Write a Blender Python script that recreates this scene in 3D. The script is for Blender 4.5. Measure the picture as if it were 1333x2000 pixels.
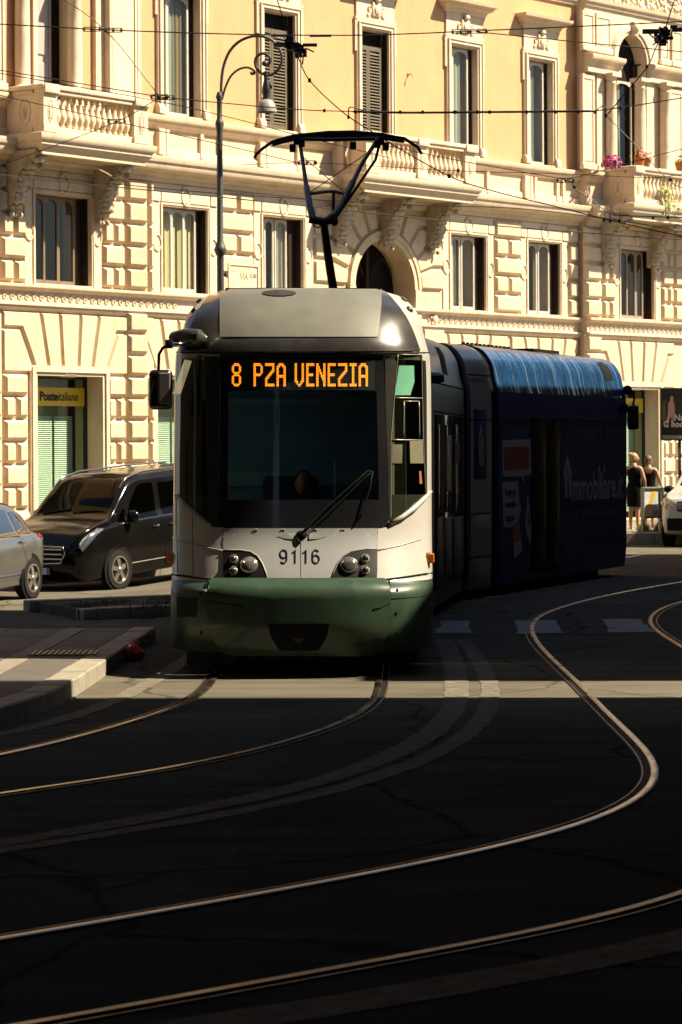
import bpy, bmesh, math, random
from mathutils import Vector, Matrix
for _o in list(bpy.data.objects):
    bpy.data.objects.remove(_o)
rnd = random.Random(11)
SC = bpy.context.scene
COL = SC.collection
PI = math.pi

# ------------------------------------------------------------------ camera
FPX, PX0, HY, RHO, CH = 5200.0, 666.5, 877.0, 0.006, 2.06
cd = bpy.data.cameras.new('camera')
cam = bpy.data.objects.new('camera', cd)
COL.objects.link(cam)
cd.sensor_fit = 'VERTICAL'
cd.sensor_height = 36.0
cd.sensor_width = 36.0
cd.lens = FPX / 2000 * 36
cd.shift_y = -(1000 - HY) / 2000
cd.clip_start = 0.5
cd.clip_end = 600
cd.dof.use_dof = True
cd.dof.focus_distance = 25.0
cd.dof.aperture_fstop = 7.0
cam.matrix_world = Matrix.Translation((0, 0, CH)) @ Matrix.Rotation(RHO, 4, 'Y') @ Matrix.Rotation(PI / 2, 4, 'X')
SC.camera = cam

# ------------------------------------------------------------------ sky, sun, exposure
SUN_EL = math.radians(50)
SX, SY = 1.0, -0.05                      # horizontal direction to the sun
TANE = math.tan(SUN_EL)
w = bpy.data.worlds.new('World')
SC.world = w
w.use_nodes = True
wn = w.node_tree
sky = wn.nodes.new('ShaderNodeTexSky')
sky.sky_type = 'NISHITA'
sky.sun_disc = False
sky.sun_elevation = SUN_EL
sky.sun_rotation = math.atan2(SX, SY)
bgn = wn.nodes['Background']
bgn.inputs['Strength'].default_value = 0.05
wn.links.new(sky.outputs['Color'], bgn.inputs['Color'])
sl = bpy.data.lights.new('sun', 'SUN')
sl.energy = 5.0
sl.angle = math.radians(0.5)
sl.color = (1.0, 0.86, 0.63)
sun = bpy.data.objects.new('sun', sl)
COL.objects.link(sun)
sun.location = (60, 0, 80)
sun.rotation_euler = Vector((SX, SY, TANE)).to_track_quat('Z', 'Y').to_euler()
SC.view_settings.view_transform = 'Standard'
SC.view_settings.look = 'None'
SC.view_settings.gamma = 1.0
SC.view_settings.use_curve_mapping = False
SC.view_settings.exposure = 1.75

# ------------------------------------------------------------------ picture <-> place
def ray(x, y):
    a, b = x - PX0, HY - y
    c, s = math.cos(RHO), math.sin(RHO)
    return (a * c + b * s) / FPX, (b * c - a * s) / FPX
def at(x, y, Y):
    rx, rz = ray(x, y)
    return Vector((rx * Y, Y, CH + rz * Y))
def ss(t):
    t = max(0.0, min(1.0, t))
    return t * t * (3 - 2 * t)
def ground_z(X, Y):
    # the street on the left dips a little below the tram tracks
    return -0.28 * ss((Y - 33) / 7.5) * ss((-1.2 - X) / 2.6)
def onz(x, y, z=0.0):
    rx, rz = ray(x, y)
    Y = (z - CH) / rz
    return Vector((rx * Y, Y, z))
def ong(x, y, dz=0.0):
    p = onz(x, y, dz)
    for _ in range(12):
        p = onz(x, y, ground_z(p.x, p.y) + dz)
    return p

# ------------------------------------------------------------------ mesh helpers
WM = {}
def put(o, parent, M):
    o.parent = parent
    o.matrix_basis = (WM[parent].inverted() @ M) if parent else M
    WM[o] = M
def tag(o, label=None, cat=None, group=None, kind=None):
    if label: o['label'] = label
    if cat: o['category'] = cat
    if group: o['group'] = group
    if kind: o['kind'] = kind
    return o
def thing(name, label, cat, M=None, group=None):
    if M is None: M = Matrix.Identity(4)
    if not isinstance(M, Matrix): M = Matrix.Translation(M)
    o = bpy.data.objects.new(name, None)
    o.empty_display_size = 0.3
    COL.objects.link(o)
    put(o, None, M)
    return tag(o, label, cat, group)
class MB:
    def __init__(s):
        s.v = []; s.f = []; s.m = []
    def add(s, vs, fs, m=0):
        b = len(s.v)
        s.v += [tuple(v) for v in vs]
        s.f += [tuple(b + i for i in f) for f in fs]
        s.m += [m] * len(fs)
        return s
    def box(s, x0, x1, y0, y1, z0, z1, m=0, T=None):
        vs = [(x0,y0,z0),(x1,y0,z0),(x1,y1,z0),(x0,y1,z0),(x0,y0,z1),(x1,y0,z1),(x1,y1,z1),(x0,y1,z1)]
        if T: vs = [T @ Vector(v) for v in vs]
        return s.add(vs, [(0,3,2,1),(4,5,6,7),(0,1,5,4),(1,2,6,5),(2,3,7,6),(3,0,4,7)], m)
    def cbox(s, x0, x1, y0, y1, z0, z1, c, m=0, T=None):
        # box with chamfered edges
        bm = bmesh.new()
        bmesh.ops.create_cube(bm, size=1)
        for v in bm.verts:
            v.co = Vector(((x0+x1)/2 + v.co.x*(x1-x0), (y0+y1)/2 + v.co.y*(y1-y0), (z0+z1)/2 + v.co.z*(z1-z0)))
        bmesh.ops.bevel(bm, geom=list(bm.edges), offset=c, segments=2, affect='EDGES', profile=0.5)
        bm.verts.index_update()
        vs = [(T @ v.co) if T else v.co.copy() for v in bm.verts]
        fs = [[v.index for v in f.verts] for f in bm.faces]
        bm.free()
        return s.add(vs, fs, m)
    def frus(s, x0, x1, z0, z1, yb, yf, c, m=0):
        # chamfered block: back rectangle at yb, smaller front rectangle at yf
        vs = [(x0,yb,z0),(x1,yb,z0),(x1,yb,z1),(x0,yb,z1),(x0+c,yf,z0+c),(x1-c,yf,z0+c),(x1-c,yf,z1-c),(x0+c,yf,z1-c)]
        return s.add(vs, [(4,5,6,7),(0,1,5,4),(1,2,6,5),(2,3,7,6),(3,0,4,7)], m)
    def prism(s, pts, y0, y1, m=0):
        # polygon in (x, z) pushed from y0 to y1
        n = len(pts)
        vs = [(p[0], y0, p[1]) for p in pts] + [(p[0], y1, p[1]) for p in pts]
        fs = [tuple(range(n)), tuple(range(2*n-1, n-1, -1))] + [(i, (i+1)%n, n+(i+1)%n, n+i) for i in range(n)]
        return s.add(vs, fs, m)
    def side_prism(s, pts, x0, x1, m=0):
        # polygon in (y, z) pushed from x0 to x1
        n = len(pts)
        vs = [(x0, p[0], p[1]) for p in pts] + [(x1, p[0], p[1]) for p in pts]
        fs = [tuple(range(n)), tuple(range(2*n-1, n-1, -1))] + [(i, (i+1)%n, n+(i+1)%n, n+i) for i in range(n)]
        return s.add(vs, fs, m)
    def flat_prism(s, pts, z0, z1, m=0):
        n = len(pts)
        vs = [(p[0], p[1], z0) for p in pts] + [(p[0], p[1], z1) for p in pts]
        fs = [tuple(range(n)), tuple(range(2*n-1, n-1, -1))] + [(i, (i+1)%n, n+(i+1)%n, n+i) for i in range(n)]
        return s.add(vs, fs, m)
    def cham(s, pts, yb, yf, c, m=0):
        # bevelled polygon block in (x, z)
        n = len(pts)
        ar = sum(pts[i][0]*pts[(i+1)%n][1] - pts[(i+1)%n][0]*pts[i][1] for i in range(n))
        if ar < 0: pts = pts[::-1]
        ins = []
        for i in range(n):
            p0, p1, p2 = Vector(pts[i-1][:2]), Vector(pts[i][:2]), Vector(pts[(i+1)%n][:2])
            d1, d2 = (p1-p0).normalized(), (p2-p1).normalized()
            n1, n2 = Vector((-d1.y, d1.x)), Vector((-d2.y, d2.x))
            k = 1 + n1.dot(n2)
            o = (n1+n2) * (c/max(k, .35))
            ins.append(p1+o)
        vs = [(p[0], yb, p[1]) for p in pts] + [(p.x, yf, p.y) for p in ins]
        fs = [tuple(range(n, 2*n))] + [(i, (i+1)%n, n+(i+1)%n, n+i) for i in range(n)]
        return s.add(vs, fs, m)
    def tube(s, pts, r, seg=8, m=0, caps=True, flat=1.0):
        pts = [Vector(p) for p in pts]
        n = len(pts)
        rs = r if isinstance(r, (list, tuple)) else [r]*n
        vs = []; up = None
        for i in range(n):
            d = (pts[min(i+1, n-1)] - pts[max(i-1, 0)])
            d = d.normalized() if d.length > 1e-9 else Vector((0,0,1))
            if up is None:
                up = Vector((0,0,1)) if abs(d.z) < .9 else Vector((1,0,0))
            a = d.cross(up)
            if a.length < 1e-6: a = d.cross(Vector((.3,.9,.1)))
            a.normalize(); b = a.cross(d).normalized(); up = b
            for k in range(seg):
                t = 2*PI*k/seg
                vs.append(pts[i] + a*(math.cos(t)*rs[i]) + b*(math.sin(t)*rs[i]*flat))
        fs = [(i*seg+k, i*seg+(k+1)%seg, (i+1)*seg+(k+1)%seg, (i+1)*seg+k) for i in range(n-1) for k in range(seg)]
        if caps: fs += [tuple(range(seg-1, -1, -1)), tuple((n-1)*seg+k for k in range(seg))]
        return s.add(vs, fs, m)
    def lathe(s, prof, seg=16, c=(0,0,0), axis='Z', m=0, T=None, caps=True):
        vs = []; n = len(prof)
        for r, z in prof:
            for k in range(seg):
                t = 2*PI*k/seg
                p = (r*math.cos(t), r*math.sin(t), z)
                if axis == 'Y': p = (p[0], p[2], p[1])
                if axis == 'X': p = (p[2], p[0], p[1])
                p = Vector(p) + Vector(c)
                vs.append(T @ p if T else p)
        fs = [(i*seg+k, i*seg+(k+1)%seg, (i+1)*seg+(k+1)%seg, (i+1)*seg+k) for i in range(n-1) for k in range(seg)]
        if caps and prof[0][0] > 1e-5: fs.append(tuple(range(seg-1, -1, -1)))
        if caps and prof[-1][0] > 1e-5: fs.append(tuple((n-1)*seg+k for k in range(seg)))
        return s.add(vs, fs, m)
    def grid(s, fn, nu, nv, m=0):
        vs = [fn(i/nu, j/nv) for j in range(nv+1) for i in range(nu+1)]
        fs = [(j*(nu+1)+i, j*(nu+1)+i+1, (j+1)*(nu+1)+i+1, (j+1)*(nu+1)+i) for j in range(nv) for i in range(nu)]
        return s.add(vs, fs, m)
    def ball(s, c, r, m=0, seg=10, rings=6):
        rr = r if isinstance(r, (tuple, list)) else (r, r, r)
        vs = []
        for j in range(rings+1):
            ph = PI*j/rings
            for k in range(seg):
                t = 2*PI*k/seg
                vs.append((c[0]+rr[0]*math.sin(ph)*math.cos(t), c[1]+rr[1]*math.sin(ph)*math.sin(t), c[2]+rr[2]*math.cos(ph)))
        fs = [(j*seg+k, j*seg+(k+1)%seg, (j+1)*seg+(k+1)%seg, (j+1)*seg+k) for j in range(rings) for k in range(seg)]
        return s.add(vs, fs, m)
    def mesh(s, name, mats, smooth=None, recalc=True):
        me = bpy.data.meshes.new(name)
        me.from_pydata(s.v, [], s.f)
        if not isinstance(mats, (list, tuple)): mats = [mats]
        for mm in mats: me.materials.append(mm)
        if len(mats) > 1:
            me.polygons.foreach_set('material_index', s.m)
        bm = bmesh.new(); bm.from_mesh(me)
        bmesh.ops.remove_doubles(bm, verts=bm.verts, dist=1e-5)
        if recalc: bmesh.ops.recalc_face_normals(bm, faces=bm.faces)
        bm.to_mesh(me); bm.free()
        if smooth:
            me.shade_smooth()
            if smooth is not True: me.set_sharp_from_angle(angle=math.radians(smooth))
        return me
    def build(s, name, mats, parent=None, M=None, smooth=None, recalc=True):
        o = bpy.data.objects.new(name, s.mesh(name, mats, smooth, recalc))
        COL.objects.link(o)
        if M is None: M = WM[parent] if parent else Matrix.Identity(4)
        put(o, parent, M)
        return o
def wbuild(mb, name, mats, parent=None, smooth=None, recalc=True, origin=None):
    # mesh given in world coordinates; origin moved to the parent (or to origin)
    base = WM[parent] if parent else (Matrix.Translation(origin) if origin else Matrix.Identity(4))
    inv = base.inverted()
    mb.v = [tuple(inv @ Vector(v)) for v in mb.v]
    return mb.build(name, mats, parent, base, smooth, recalc)
def inst(me, name, parent, M):
    o = bpy.data.objects.new(name, me)
    COL.objects.link(o)
    put(o, parent, M)
    return o
def copy_tree(o, M, label=None, parent=None):
    def rec(src, par, Mw):
        c = src.copy()
        COL.objects.link(c)
        put(c, par, Mw)
        for ch in [x for x in ALLCH.get(src, [])]:
            rec(ch, c, Mw @ (WM[src].inverted() @ WM[ch]))
        return c
    ALLCH = {}
    for x in COL.objects:
        if x.parent: ALLCH.setdefault(x.parent, []).append(x)
    r = rec(o, parent, M)
    if label: r['label'] = label
    return r

# ------------------------------------------------------------------ materials
KCOL = .64     # overall reflectance level of the paints and stones
def mat(name, col, rough=.6, metal=0.0, var=.12, scale=3.0, bump=0.0, bscale=60.0, coat=0.0, streak=0.0,
        emit=None, estr=0.0, spec=.5, trans=0.0, alpha=1.0, col2=None, ior=1.45, rvar=0.0, dirt=None, dscale=1.2, damt=.5, runs=0.0):
    m = bpy.data.materials.new(name)
    m.use_nodes = True
    nt = m.node_tree; N = nt.nodes; L = nt.links
    col = [c*KCOL for c in col]
    col2 = [c*KCOL for c in col2] if col2 else None
    dirt = [c*KCOL for c in dirt] if dirt else None
    if max(col) < .05 and rough > .4 and metal < .1: spec = min(spec, .12)
    b = N['Principled BSDF']
    b.inputs['Roughness'].default_value = rough
    b.inputs['Metallic'].default_value = metal
    b.inputs['Specular IOR Level'].default_value = spec
    b.inputs['IOR'].default_value = ior
    b.inputs['Coat Weight'].default_value = coat
    b.inputs['Coat Roughness'].default_value = .06
    b.inputs['Transmission Weight'].default_value = trans
    b.inputs['Alpha'].default_value = alpha
    g = N.new('ShaderNodeNewGeometry')
    if var or col2 or dirt:
        n1 = N.new('ShaderNodeTexNoise')
        n1.inputs['Scale'].default_value = scale
        n1.inputs['Detail'].default_value = 8
        n1.inputs['Roughness'].default_value = .65
        src = g.outputs['Position']
        if streak:
            mp = N.new('ShaderNodeMapping')
            mp.inputs['Scale'].default_value = (1, 1, streak)
            L.new(src, mp.inputs['Vector']); src = mp.outputs['Vector']
        L.new(src, n1.inputs['Vector'])
        mr = N.new('ShaderNodeMapRange')
        mr.inputs['From Min'].default_value = .3; mr.inputs['From Max'].default_value = .7
        L.new(n1.outputs['Fac'], mr.inputs['Value'])
        mx = N.new('ShaderNodeMix'); mx.data_type = 'RGBA'
        c1 = [c*(1-var) for c in col]; c2 = [min(1, c*(1+var)) for c in (col2 or col)]
        mx.inputs['A'].default_value = (*c1, 1); mx.inputs['B'].default_value = (*c2, 1)
        L.new(mr.outputs['Result'], mx.inputs['Factor'])
        outc = mx.outputs['Result']
        if dirt:
            n3 = N.new('ShaderNodeTexNoise'); n3.inputs['Scale'].default_value = dscale; n3.inputs['Detail'].default_value = 10
            n3.inputs['Roughness'].default_value = .72
            L.new(src, n3.inputs['Vector'])
            r3 = N.new('ShaderNodeMapRange'); r3.inputs['From Min'].default_value = .5; r3.inputs['From Max'].default_value = .72
            r3.inputs['To Max'].default_value = damt
            L.new(n3.outputs['Fac'], r3.inputs['Value'])
            m3 = N.new('ShaderNodeMix'); m3.data_type = 'RGBA'
            L.new(outc, m3.inputs['A']); m3.inputs['B'].default_value = (*dirt, 1)
            L.new(r3.outputs['Result'], m3.inputs['Factor'])
            outc = m3.outputs['Result']
        if runs:
            # rain streaks and soot running down the wall
            m4 = N.new('ShaderNodeMapping'); m4.inputs['Scale'].default_value = (3.2, 3.2, .28)
            L.new(g.outputs['Position'], m4.inputs['Vector'])
            n4 = N.new('ShaderNodeTexNoise'); n4.inputs['Scale'].default_value = 1.5; n4.inputs['Detail'].default_value = 9; n4.inputs['Roughness'].default_value = .7
            L.new(m4.outputs['Vector'], n4.inputs['Vector'])
            r4 = N.new('ShaderNodeMapRange'); r4.inputs['From Min'].default_value = .52; r4.inputs['From Max'].default_value = .75; r4.inputs['To Max'].default_value = runs
            L.new(n4.outputs['Fac'], r4.inputs['Value'])
            x4 = N.new('ShaderNodeMix'); x4.data_type = 'RGBA'; x4.inputs['B'].default_value = (col[0]*.42, col[1]*.40, col[2]*.38, 1)
            L.new(outc, x4.inputs['A']); L.new(r4.outputs['Result'], x4.inputs['Factor'])
            outc = x4.outputs['Result']
        L.new(outc, b.inputs['Base Color'])
        if rvar:
            r2 = N.new('ShaderNodeMapRange')
            r2.inputs['To Min'].default_value = max(.02, rough-rvar); r2.inputs['To Max'].default_value = min(1, rough+rvar)
            r2.inputs['From Min'].default_value = .3; r2.inputs['From Max'].default_value = .7
            L.new(n1.outputs['Fac'], r2.inputs['Value'])
            L.new(r2.outputs['Result'], b.inputs['Roughness'])
    else:
        b.inputs['Base Color'].default_value = (*col, 1)
    if bump:
        n2 = N.new('ShaderNodeTexNoise')
        n2.inputs['Scale'].default_value = bscale; n2.inputs['Detail'].default_value = 5
        L.new(g.outputs['Position'], n2.inputs['Vector'])
        bp = N.new('ShaderNodeBump')
        bp.inputs['Strength'].default_value = bump; bp.inputs['Distance'].default_value = .02
        L.new(n2.outputs['Fac'], bp.inputs['Height'])
        L.new(bp.outputs['Normal'], b.inputs['Normal'])
    if emit:
        b.inputs['Emission Color'].default_value = (*emit, 1)
        b.inputs['Emission Strength'].default_value = estr
    return m
def glass_mat(name, tint, rough=.02, refl=1.45, rim=0.0):
    # window glass: see-through tint under a mirror-like surface
    m = bpy.data.materials.new(name)
    m.use_nodes = True
    nt = m.node_tree; N = nt.nodes; L = nt.links
    N.remove(N['Principled BSDF'])
    out = N['Material Output']
    tr = N.new('ShaderNodeBsdfTransparent'); tr.inputs['Color'].default_value = (*tint, 1)
    gl = N.new('ShaderNodeBsdfGlossy'); gl.inputs['Roughness'].default_value = rough
    # Schlick reflectance, the same from both sides of the sheet
    f0 = ((refl-1)/(refl+1))**2
    lw = N.new('ShaderNodeLayerWeight'); lw.inputs['Blend'].default_value = .5
    pw = N.new('ShaderNodeMath'); pw.operation = 'POWER'; pw.inputs[1].default_value = 5
    fr = N.new('ShaderNodeMath'); fr.operation = 'MULTIPLY_ADD'; fr.inputs[1].default_value = 1-f0; fr.inputs[2].default_value = f0
    L.new(lw.outputs['Facing'], pw.inputs[0]); L.new(pw.outputs[0], fr.inputs[0])
    mx = N.new('ShaderNodeMixShader')
    L.new(fr.outputs[0], mx.inputs['Fac']); L.new(tr.outputs['BSDF'], mx.inputs[1]); L.new(gl.outputs['BSDF'], mx.inputs[2])
    L.new(mx.outputs['Shader'], out.inputs['Surface'])
    return m

STONE = mat('cream_stucco_stone', (.82,.635,.42), .85, var=.10, scale=1.3, bump=.35, bscale=45, dirt=(.50,.38,.24), dscale=2.2, damt=.5, runs=.5)
ROUGHSTONE = mat('pitted_stone', (.79,.605,.395), .9, var=.12, scale=9, bump=.9, bscale=70, dirt=(.40,.31,.20), dscale=3, damt=.4)
TRIM = mat('cream_trim', (.86,.68,.475), .8, var=.08, scale=2, bump=.2, bscale=30, dirt=(.52,.41,.28), dscale=1.8, damt=.45, runs=.45)
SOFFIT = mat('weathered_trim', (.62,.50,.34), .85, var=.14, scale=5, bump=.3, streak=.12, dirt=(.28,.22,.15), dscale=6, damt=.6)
PEACH = mat('peach_plaster', (.71,.415,.205), .9, var=.07, scale=.8, bump=.15, bscale=25, dirt=(.60,.35,.155), dscale=.9, damt=.5, runs=.22)
SHUTTER = mat('brown_shutter', (.15,.115,.07), .6, var=.2, scale=6)
DARKWOOD = mat('dark_wood', (.035,.022,.014), .6, var=.25, scale=8)
SASH = mat('pale_sash', (.62,.58,.50), .55, var=.1, scale=6)
GREYDOOR = mat('grey_door_paint', (.46,.43,.40), .55, var=.08, scale=5)
CURTAIN = mat('net_curtain', (.62,.60,.48), .9, var=.12, scale=9, streak=.08)
YCURTAIN = mat('yellow_blind', (.60,.53,.27), .9, var=.12, scale=5, streak=.1)
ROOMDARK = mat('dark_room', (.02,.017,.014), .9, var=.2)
PANE = glass_mat('window_glass', (.90,.92,.89), .02, 1.4)
DPANE = glass_mat('dark_window_glass', (.72,.70,.66), .02, 1.45)
BLACKM = mat('black_iron', (.018,.018,.02), .5, .3, var=.2, scale=20)
ASPH = None
# ------------------------------------------------------------------ ground
def asphalt(name, c1, c2, patch=True):
    m = bpy.data.materials.new(name)
    m.use_nodes = True
    nt = m.node_tree; N = nt.nodes; L = nt.links
    b = N['Principled BSDF']
    g = N.new('ShaderNodeNewGeometry')
    big = N.new('ShaderNodeTexNoise'); big.inputs['Scale'].default_value = .55; big.inputs['Detail'].default_value = 9; big.inputs['Roughness'].default_value = .7
    fine = N.new('ShaderNodeTexNoise'); fine.inputs['Scale'].default_value = 160; fine.inputs['Detail'].default_value = 2
    mp = N.new('ShaderNodeMapping'); mp.inputs['Scale'].default_value = (.35, 2.2, 1)
    st = N.new('ShaderNodeTexNoise'); st.inputs['Scale'].default_value = 1.4; st.inputs['Detail'].default_value = 6
    for n in (big, fine): L.new(g.outputs['Position'], n.inputs['Vector'])
    L.new(g.outputs['Position'], mp.inputs['Vector']); L.new(mp.outputs['Vector'], st.inputs['Vector'])
    a = N.new('ShaderNodeMath'); a.operation = 'ADD'
    L.new(big.outputs['Fac'], a.inputs[0]); L.new(st.outputs['Fac'], a.inputs[1])
    a2 = N.new('ShaderNodeMath'); a2.operation = 'MULTIPLY_ADD'; a2.inputs[1].default_value = .6
    L.new(fine.outputs['Fac'], a2.inputs[0]); L.new(a.outputs[0], a2.inputs[2])
    mr = N.new('ShaderNodeMapRange'); mr.inputs['From Min'].default_value = .8; mr.inputs['From Max'].default_value = 1.75
    L.new(a2.outputs[0], mr.inputs['Value'])
    mx = N.new('ShaderNodeMix'); mx.data_type = 'RGBA'
    mx.inputs['A'].default_value = (*c1, 1); mx.inputs['B'].default_value = (*c2, 1)
    L.new(mr.outputs['Result'], mx.inputs['Factor']); L.new(mx.outputs['Result'], b.inputs['Base Color'])
    # fine cracks and sealed joints
    wob = N.new('ShaderNodeTexNoise'); wob.inputs['Scale'].default_value = 1.1; wob.inputs['Detail'].default_value = 6
    L.new(g.outputs['Position'], wob.inputs['Vector'])
    vm = N.new('ShaderNodeMix'); vm.data_type = 'VECTOR'; vm.inputs['Factor'].default_value = .35
    L.new(g.outputs['Position'], vm.inputs['A']); L.new(wob.outputs['Color'], vm.inputs['B'])
    vo = N.new('ShaderNodeTexVoronoi'); vo.feature = 'DISTANCE_TO_EDGE'; vo.inputs['Scale'].default_value = .55
    L.new(vm.outputs['Result'], vo.inputs['Vector'])
    cr = N.new('ShaderNodeMapRange'); cr.inputs['From Min'].default_value = .004; cr.inputs['From Max'].default_value = .012
    cr.inputs['To Min'].default_value = .6; cr.inputs['To Max'].default_value = 1
    L.new(vo.outputs['Distance'], cr.inputs['Value'])
    mc = N.new('ShaderNodeMix'); mc.data_type = 'RGBA'; mc.blend_type = 'MULTIPLY'; mc.inputs['Factor'].default_value = 1
    L.new(mx.outputs['Result'], mc.inputs['A']); L.new(cr.outputs['Result'], mc.inputs['B'])
    # old patches of different age
    vp = N.new('ShaderNodeTexVoronoi'); vp.inputs['Scale'].default_value = .22
    L.new(vm.outputs['Result'], vp.inputs['Vector'])
    pr = N.new('ShaderNodeMapRange'); pr.inputs['To Min'].default_value = .84; pr.inputs['To Max'].default_value = 1.12
    sepc = N.new('ShaderNodeSeparateColor'); L.new(vp.outputs['Color'], sepc.inputs['Color']); L.new(sepc.outputs[0], pr.inputs['Value'])
    mp2 = N.new('ShaderNodeMix'); mp2.data_type = 'RGBA'; mp2.blend_type = 'MULTIPLY'; mp2.inputs['Factor'].default_value = 1
    L.new(mc.outputs['Result'], mp2.inputs['A']); L.new(pr.outputs['Result'], mp2.inputs['B'])
    L.new(mp2.outputs['Result'], b.inputs['Base Color'])
    b.inputs['Roughness'].default_value = .8
    b.inputs['Specular IOR Level'].default_value = .0
    bp = N.new('ShaderNodeBump'); bp.inputs['Strength'].default_value = .5; bp.inputs['Distance'].default_value = .01
    L.new(fine.outputs['Fac'], bp.inputs['Height']); L.new(bp.outputs['Normal'], b.inputs['Normal'])
    return m
ASPH = asphalt('worn_asphalt', (.050,.045,.037), (.128,.114,.088))
mb = MB()
def gfn(Xs, Ys):
    vs = [(x, y, ground_z(x, y)) for y in Ys for x in Xs]
    nx = len(Xs)
    fs = [(j*nx+i, j*nx+i+1, (j+1)*nx+i+1, (j+1)*nx+i) for j in range(len(Ys)-1) for i in range(nx-1)]
    mb.add(vs, fs)
Xs = [-200,-120,-60,-30,-20,-14] + [-10+.5*i for i in range(29)] + [5,6,8,12,20,40,90,200]
Ys = [-150,-60,-20,0,10,18,24,28] + [30+.75*i for i in range(32)] + [55,60,66,75,90,120,200,400]
gfn(Xs, Ys)
tag(mb.build('road', ASPH, smooth=True), kind='structure')

# rails, traced as paths on the ground
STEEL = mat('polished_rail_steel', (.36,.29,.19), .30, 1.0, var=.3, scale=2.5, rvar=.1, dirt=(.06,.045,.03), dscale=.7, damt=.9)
RUST = mat('dark_rail_groove', (.012,.010,.009), .8, .0, var=.3, scale=12)
LIP = mat('worn_guard_rail', (.10,.08,.06), .5, .8, var=.3, scale=7, rvar=.1)
def crom(P, n):
    P = [P[0]*2-P[1]] + P + [P[-1]*2-P[-2]]
    out = []
    for i in range(1, len(P)-2):
        for k in range(n):
            t = k/n
            a, b, c, d = P[i-1], P[i], P[i+1], P[i+2]
            out.append(.5*((2*b) + (c-a)*t + (2*a-5*b+4*c-d)*t*t + (3*b-a-3*c+d)*t**3))
    out.append(P[-2])
    return out
def resample(P, step):
    out = [P[0]]; acc = 0
    for a, b in zip(P, P[1:]):
        d = (b-a).length; t = step-acc
        while t <= d:
            out.append(a+(b-a)*(t/d)); t += step
        acc = (acc+d) % step
    out.append(P[-1])
    return out
def smooth_path(px, it=22, step=.25):
    P = [ong(x, y) for x, y in px]
    P = resample(crom(P, 14), step)
    for _ in range(it):
        P = [P[0]] + [(P[i-1]+P[i]*2+P[i+1])/4 for i in range(1, len(P)-1)] + [P[-1]]
    return P
def side_of(P, i):
    d = P[min(i+1, len(P)-1)] - P[max(i-1, 0)]
    d.z = 0; d.normalize()
    return Vector((d.y, -d.x, 0))
def ribbon(mb, P, o0, o1, z0, z1=None, m=0, wob=0):
    # strip between lateral offsets o0 and o1 (to the right of travel), lifted by z
    vs = []
    for i, p in enumerate(P):
        s = side_of(P, i)
        for o in (o0, o1):
            oo = o + (rnd.uniform(-wob, wob) if wob else 0)
            q = p+s*oo
            vs.append((q.x, q.y, ground_z(q.x, q.y)+z0))
    fs = [(2*i, 2*i+1, 2*i+3, 2*i+2) for i in range(len(P)-1)]
    mb.add(vs, fs, m)
def sweep(mb, P, prof, m=0):
    vs = []; n = len(prof)
    for i, p in enumerate(P):
        s = side_of(P, i)
        for o, z in prof:
            q = p+s*o
            vs.append((q.x, q.y, ground_z(q.x, q.y)+z))
    fs = [(i*n+k, i*n+k+1, (i+1)*n+k+1, (i+1)*n+k) for i in range(len(P)-1) for k in range(n-1)]
    mb.add(vs, fs, m)
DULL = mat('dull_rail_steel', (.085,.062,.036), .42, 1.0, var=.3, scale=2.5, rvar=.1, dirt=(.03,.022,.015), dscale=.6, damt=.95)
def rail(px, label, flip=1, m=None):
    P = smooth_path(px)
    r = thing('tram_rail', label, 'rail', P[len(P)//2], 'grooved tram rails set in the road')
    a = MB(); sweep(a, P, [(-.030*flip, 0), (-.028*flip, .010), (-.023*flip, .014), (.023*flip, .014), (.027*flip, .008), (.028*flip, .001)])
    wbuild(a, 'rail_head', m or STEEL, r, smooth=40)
    a = MB(); ribbon(a, P, .028*flip, .070*flip, .003); wbuild(a, 'groove', RUST, r)
    a = MB(); sweep(a, P, [(.070*flip, .001), (.072*flip, .010), (.082*flip, .010), (.086*flip, 0)])
    wbuild(a, 'guard_lip', LIP, r, smooth=40)
    return P
g1a = [(-260,1530),(-120,1500),(0,1478),(110,1455),(250,1414),(330,1390),(378,1371),(402,1352),(422,1322),(442,1285),(462,1245),(492,1200),(540,1165),(640,1135),(800,1110),(1000,1085),(1150,1068)]
g1b = [(-300,1600),(-150,1576),(0,1550),(250,1520),(440,1483),(600,1440),(690,1405),(730,1375),(739,1350),(743,1310),(752,1265),(770,1220),(810,1180),(900,1145),(1050,1115),(1250,1085)]
g2a = [(1650,1096),(1500,1112),(1333,1138),(1200,1161),(1120,1180),(1065,1198),(1041,1214),(1038,1236),(1062,1272),(1130,1337),(1200,1408),(1259,1463),(1290,1505),(1284,1543),(1244,1575),(1150,1613),(1000,1655),(690,1717),(300,1787),(0,1840),(-200,1872)]
g2b = [(1650,1130),(1500,1145),(1333,1176),(1292,1190),(1270,1205),(1269,1220),(1290,1240),(1340,1270),(1440,1340),(1530,1420),(1575,1500),(1570,1590),(1500,1680),(1333,1758),(1150,1808),(880,1856),(600,1903),(350,1955),(100,2000),(-120,2035)]
PR1 = rail(g1a, 'left rail under the tram, curving to the left edge below the platform kerb', -1)
PR2 = rail(g1b, 'right rail under the tram, fading into the dark foreground at the left')
PR3 = rail(g2a, 'bright rail sweeping in a long S past the tram and across the foreground', 1)
PR4 = rail(g2b, 'rail that leaves the right edge of the picture and returns low across the dark foreground', -1, DULL)

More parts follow.
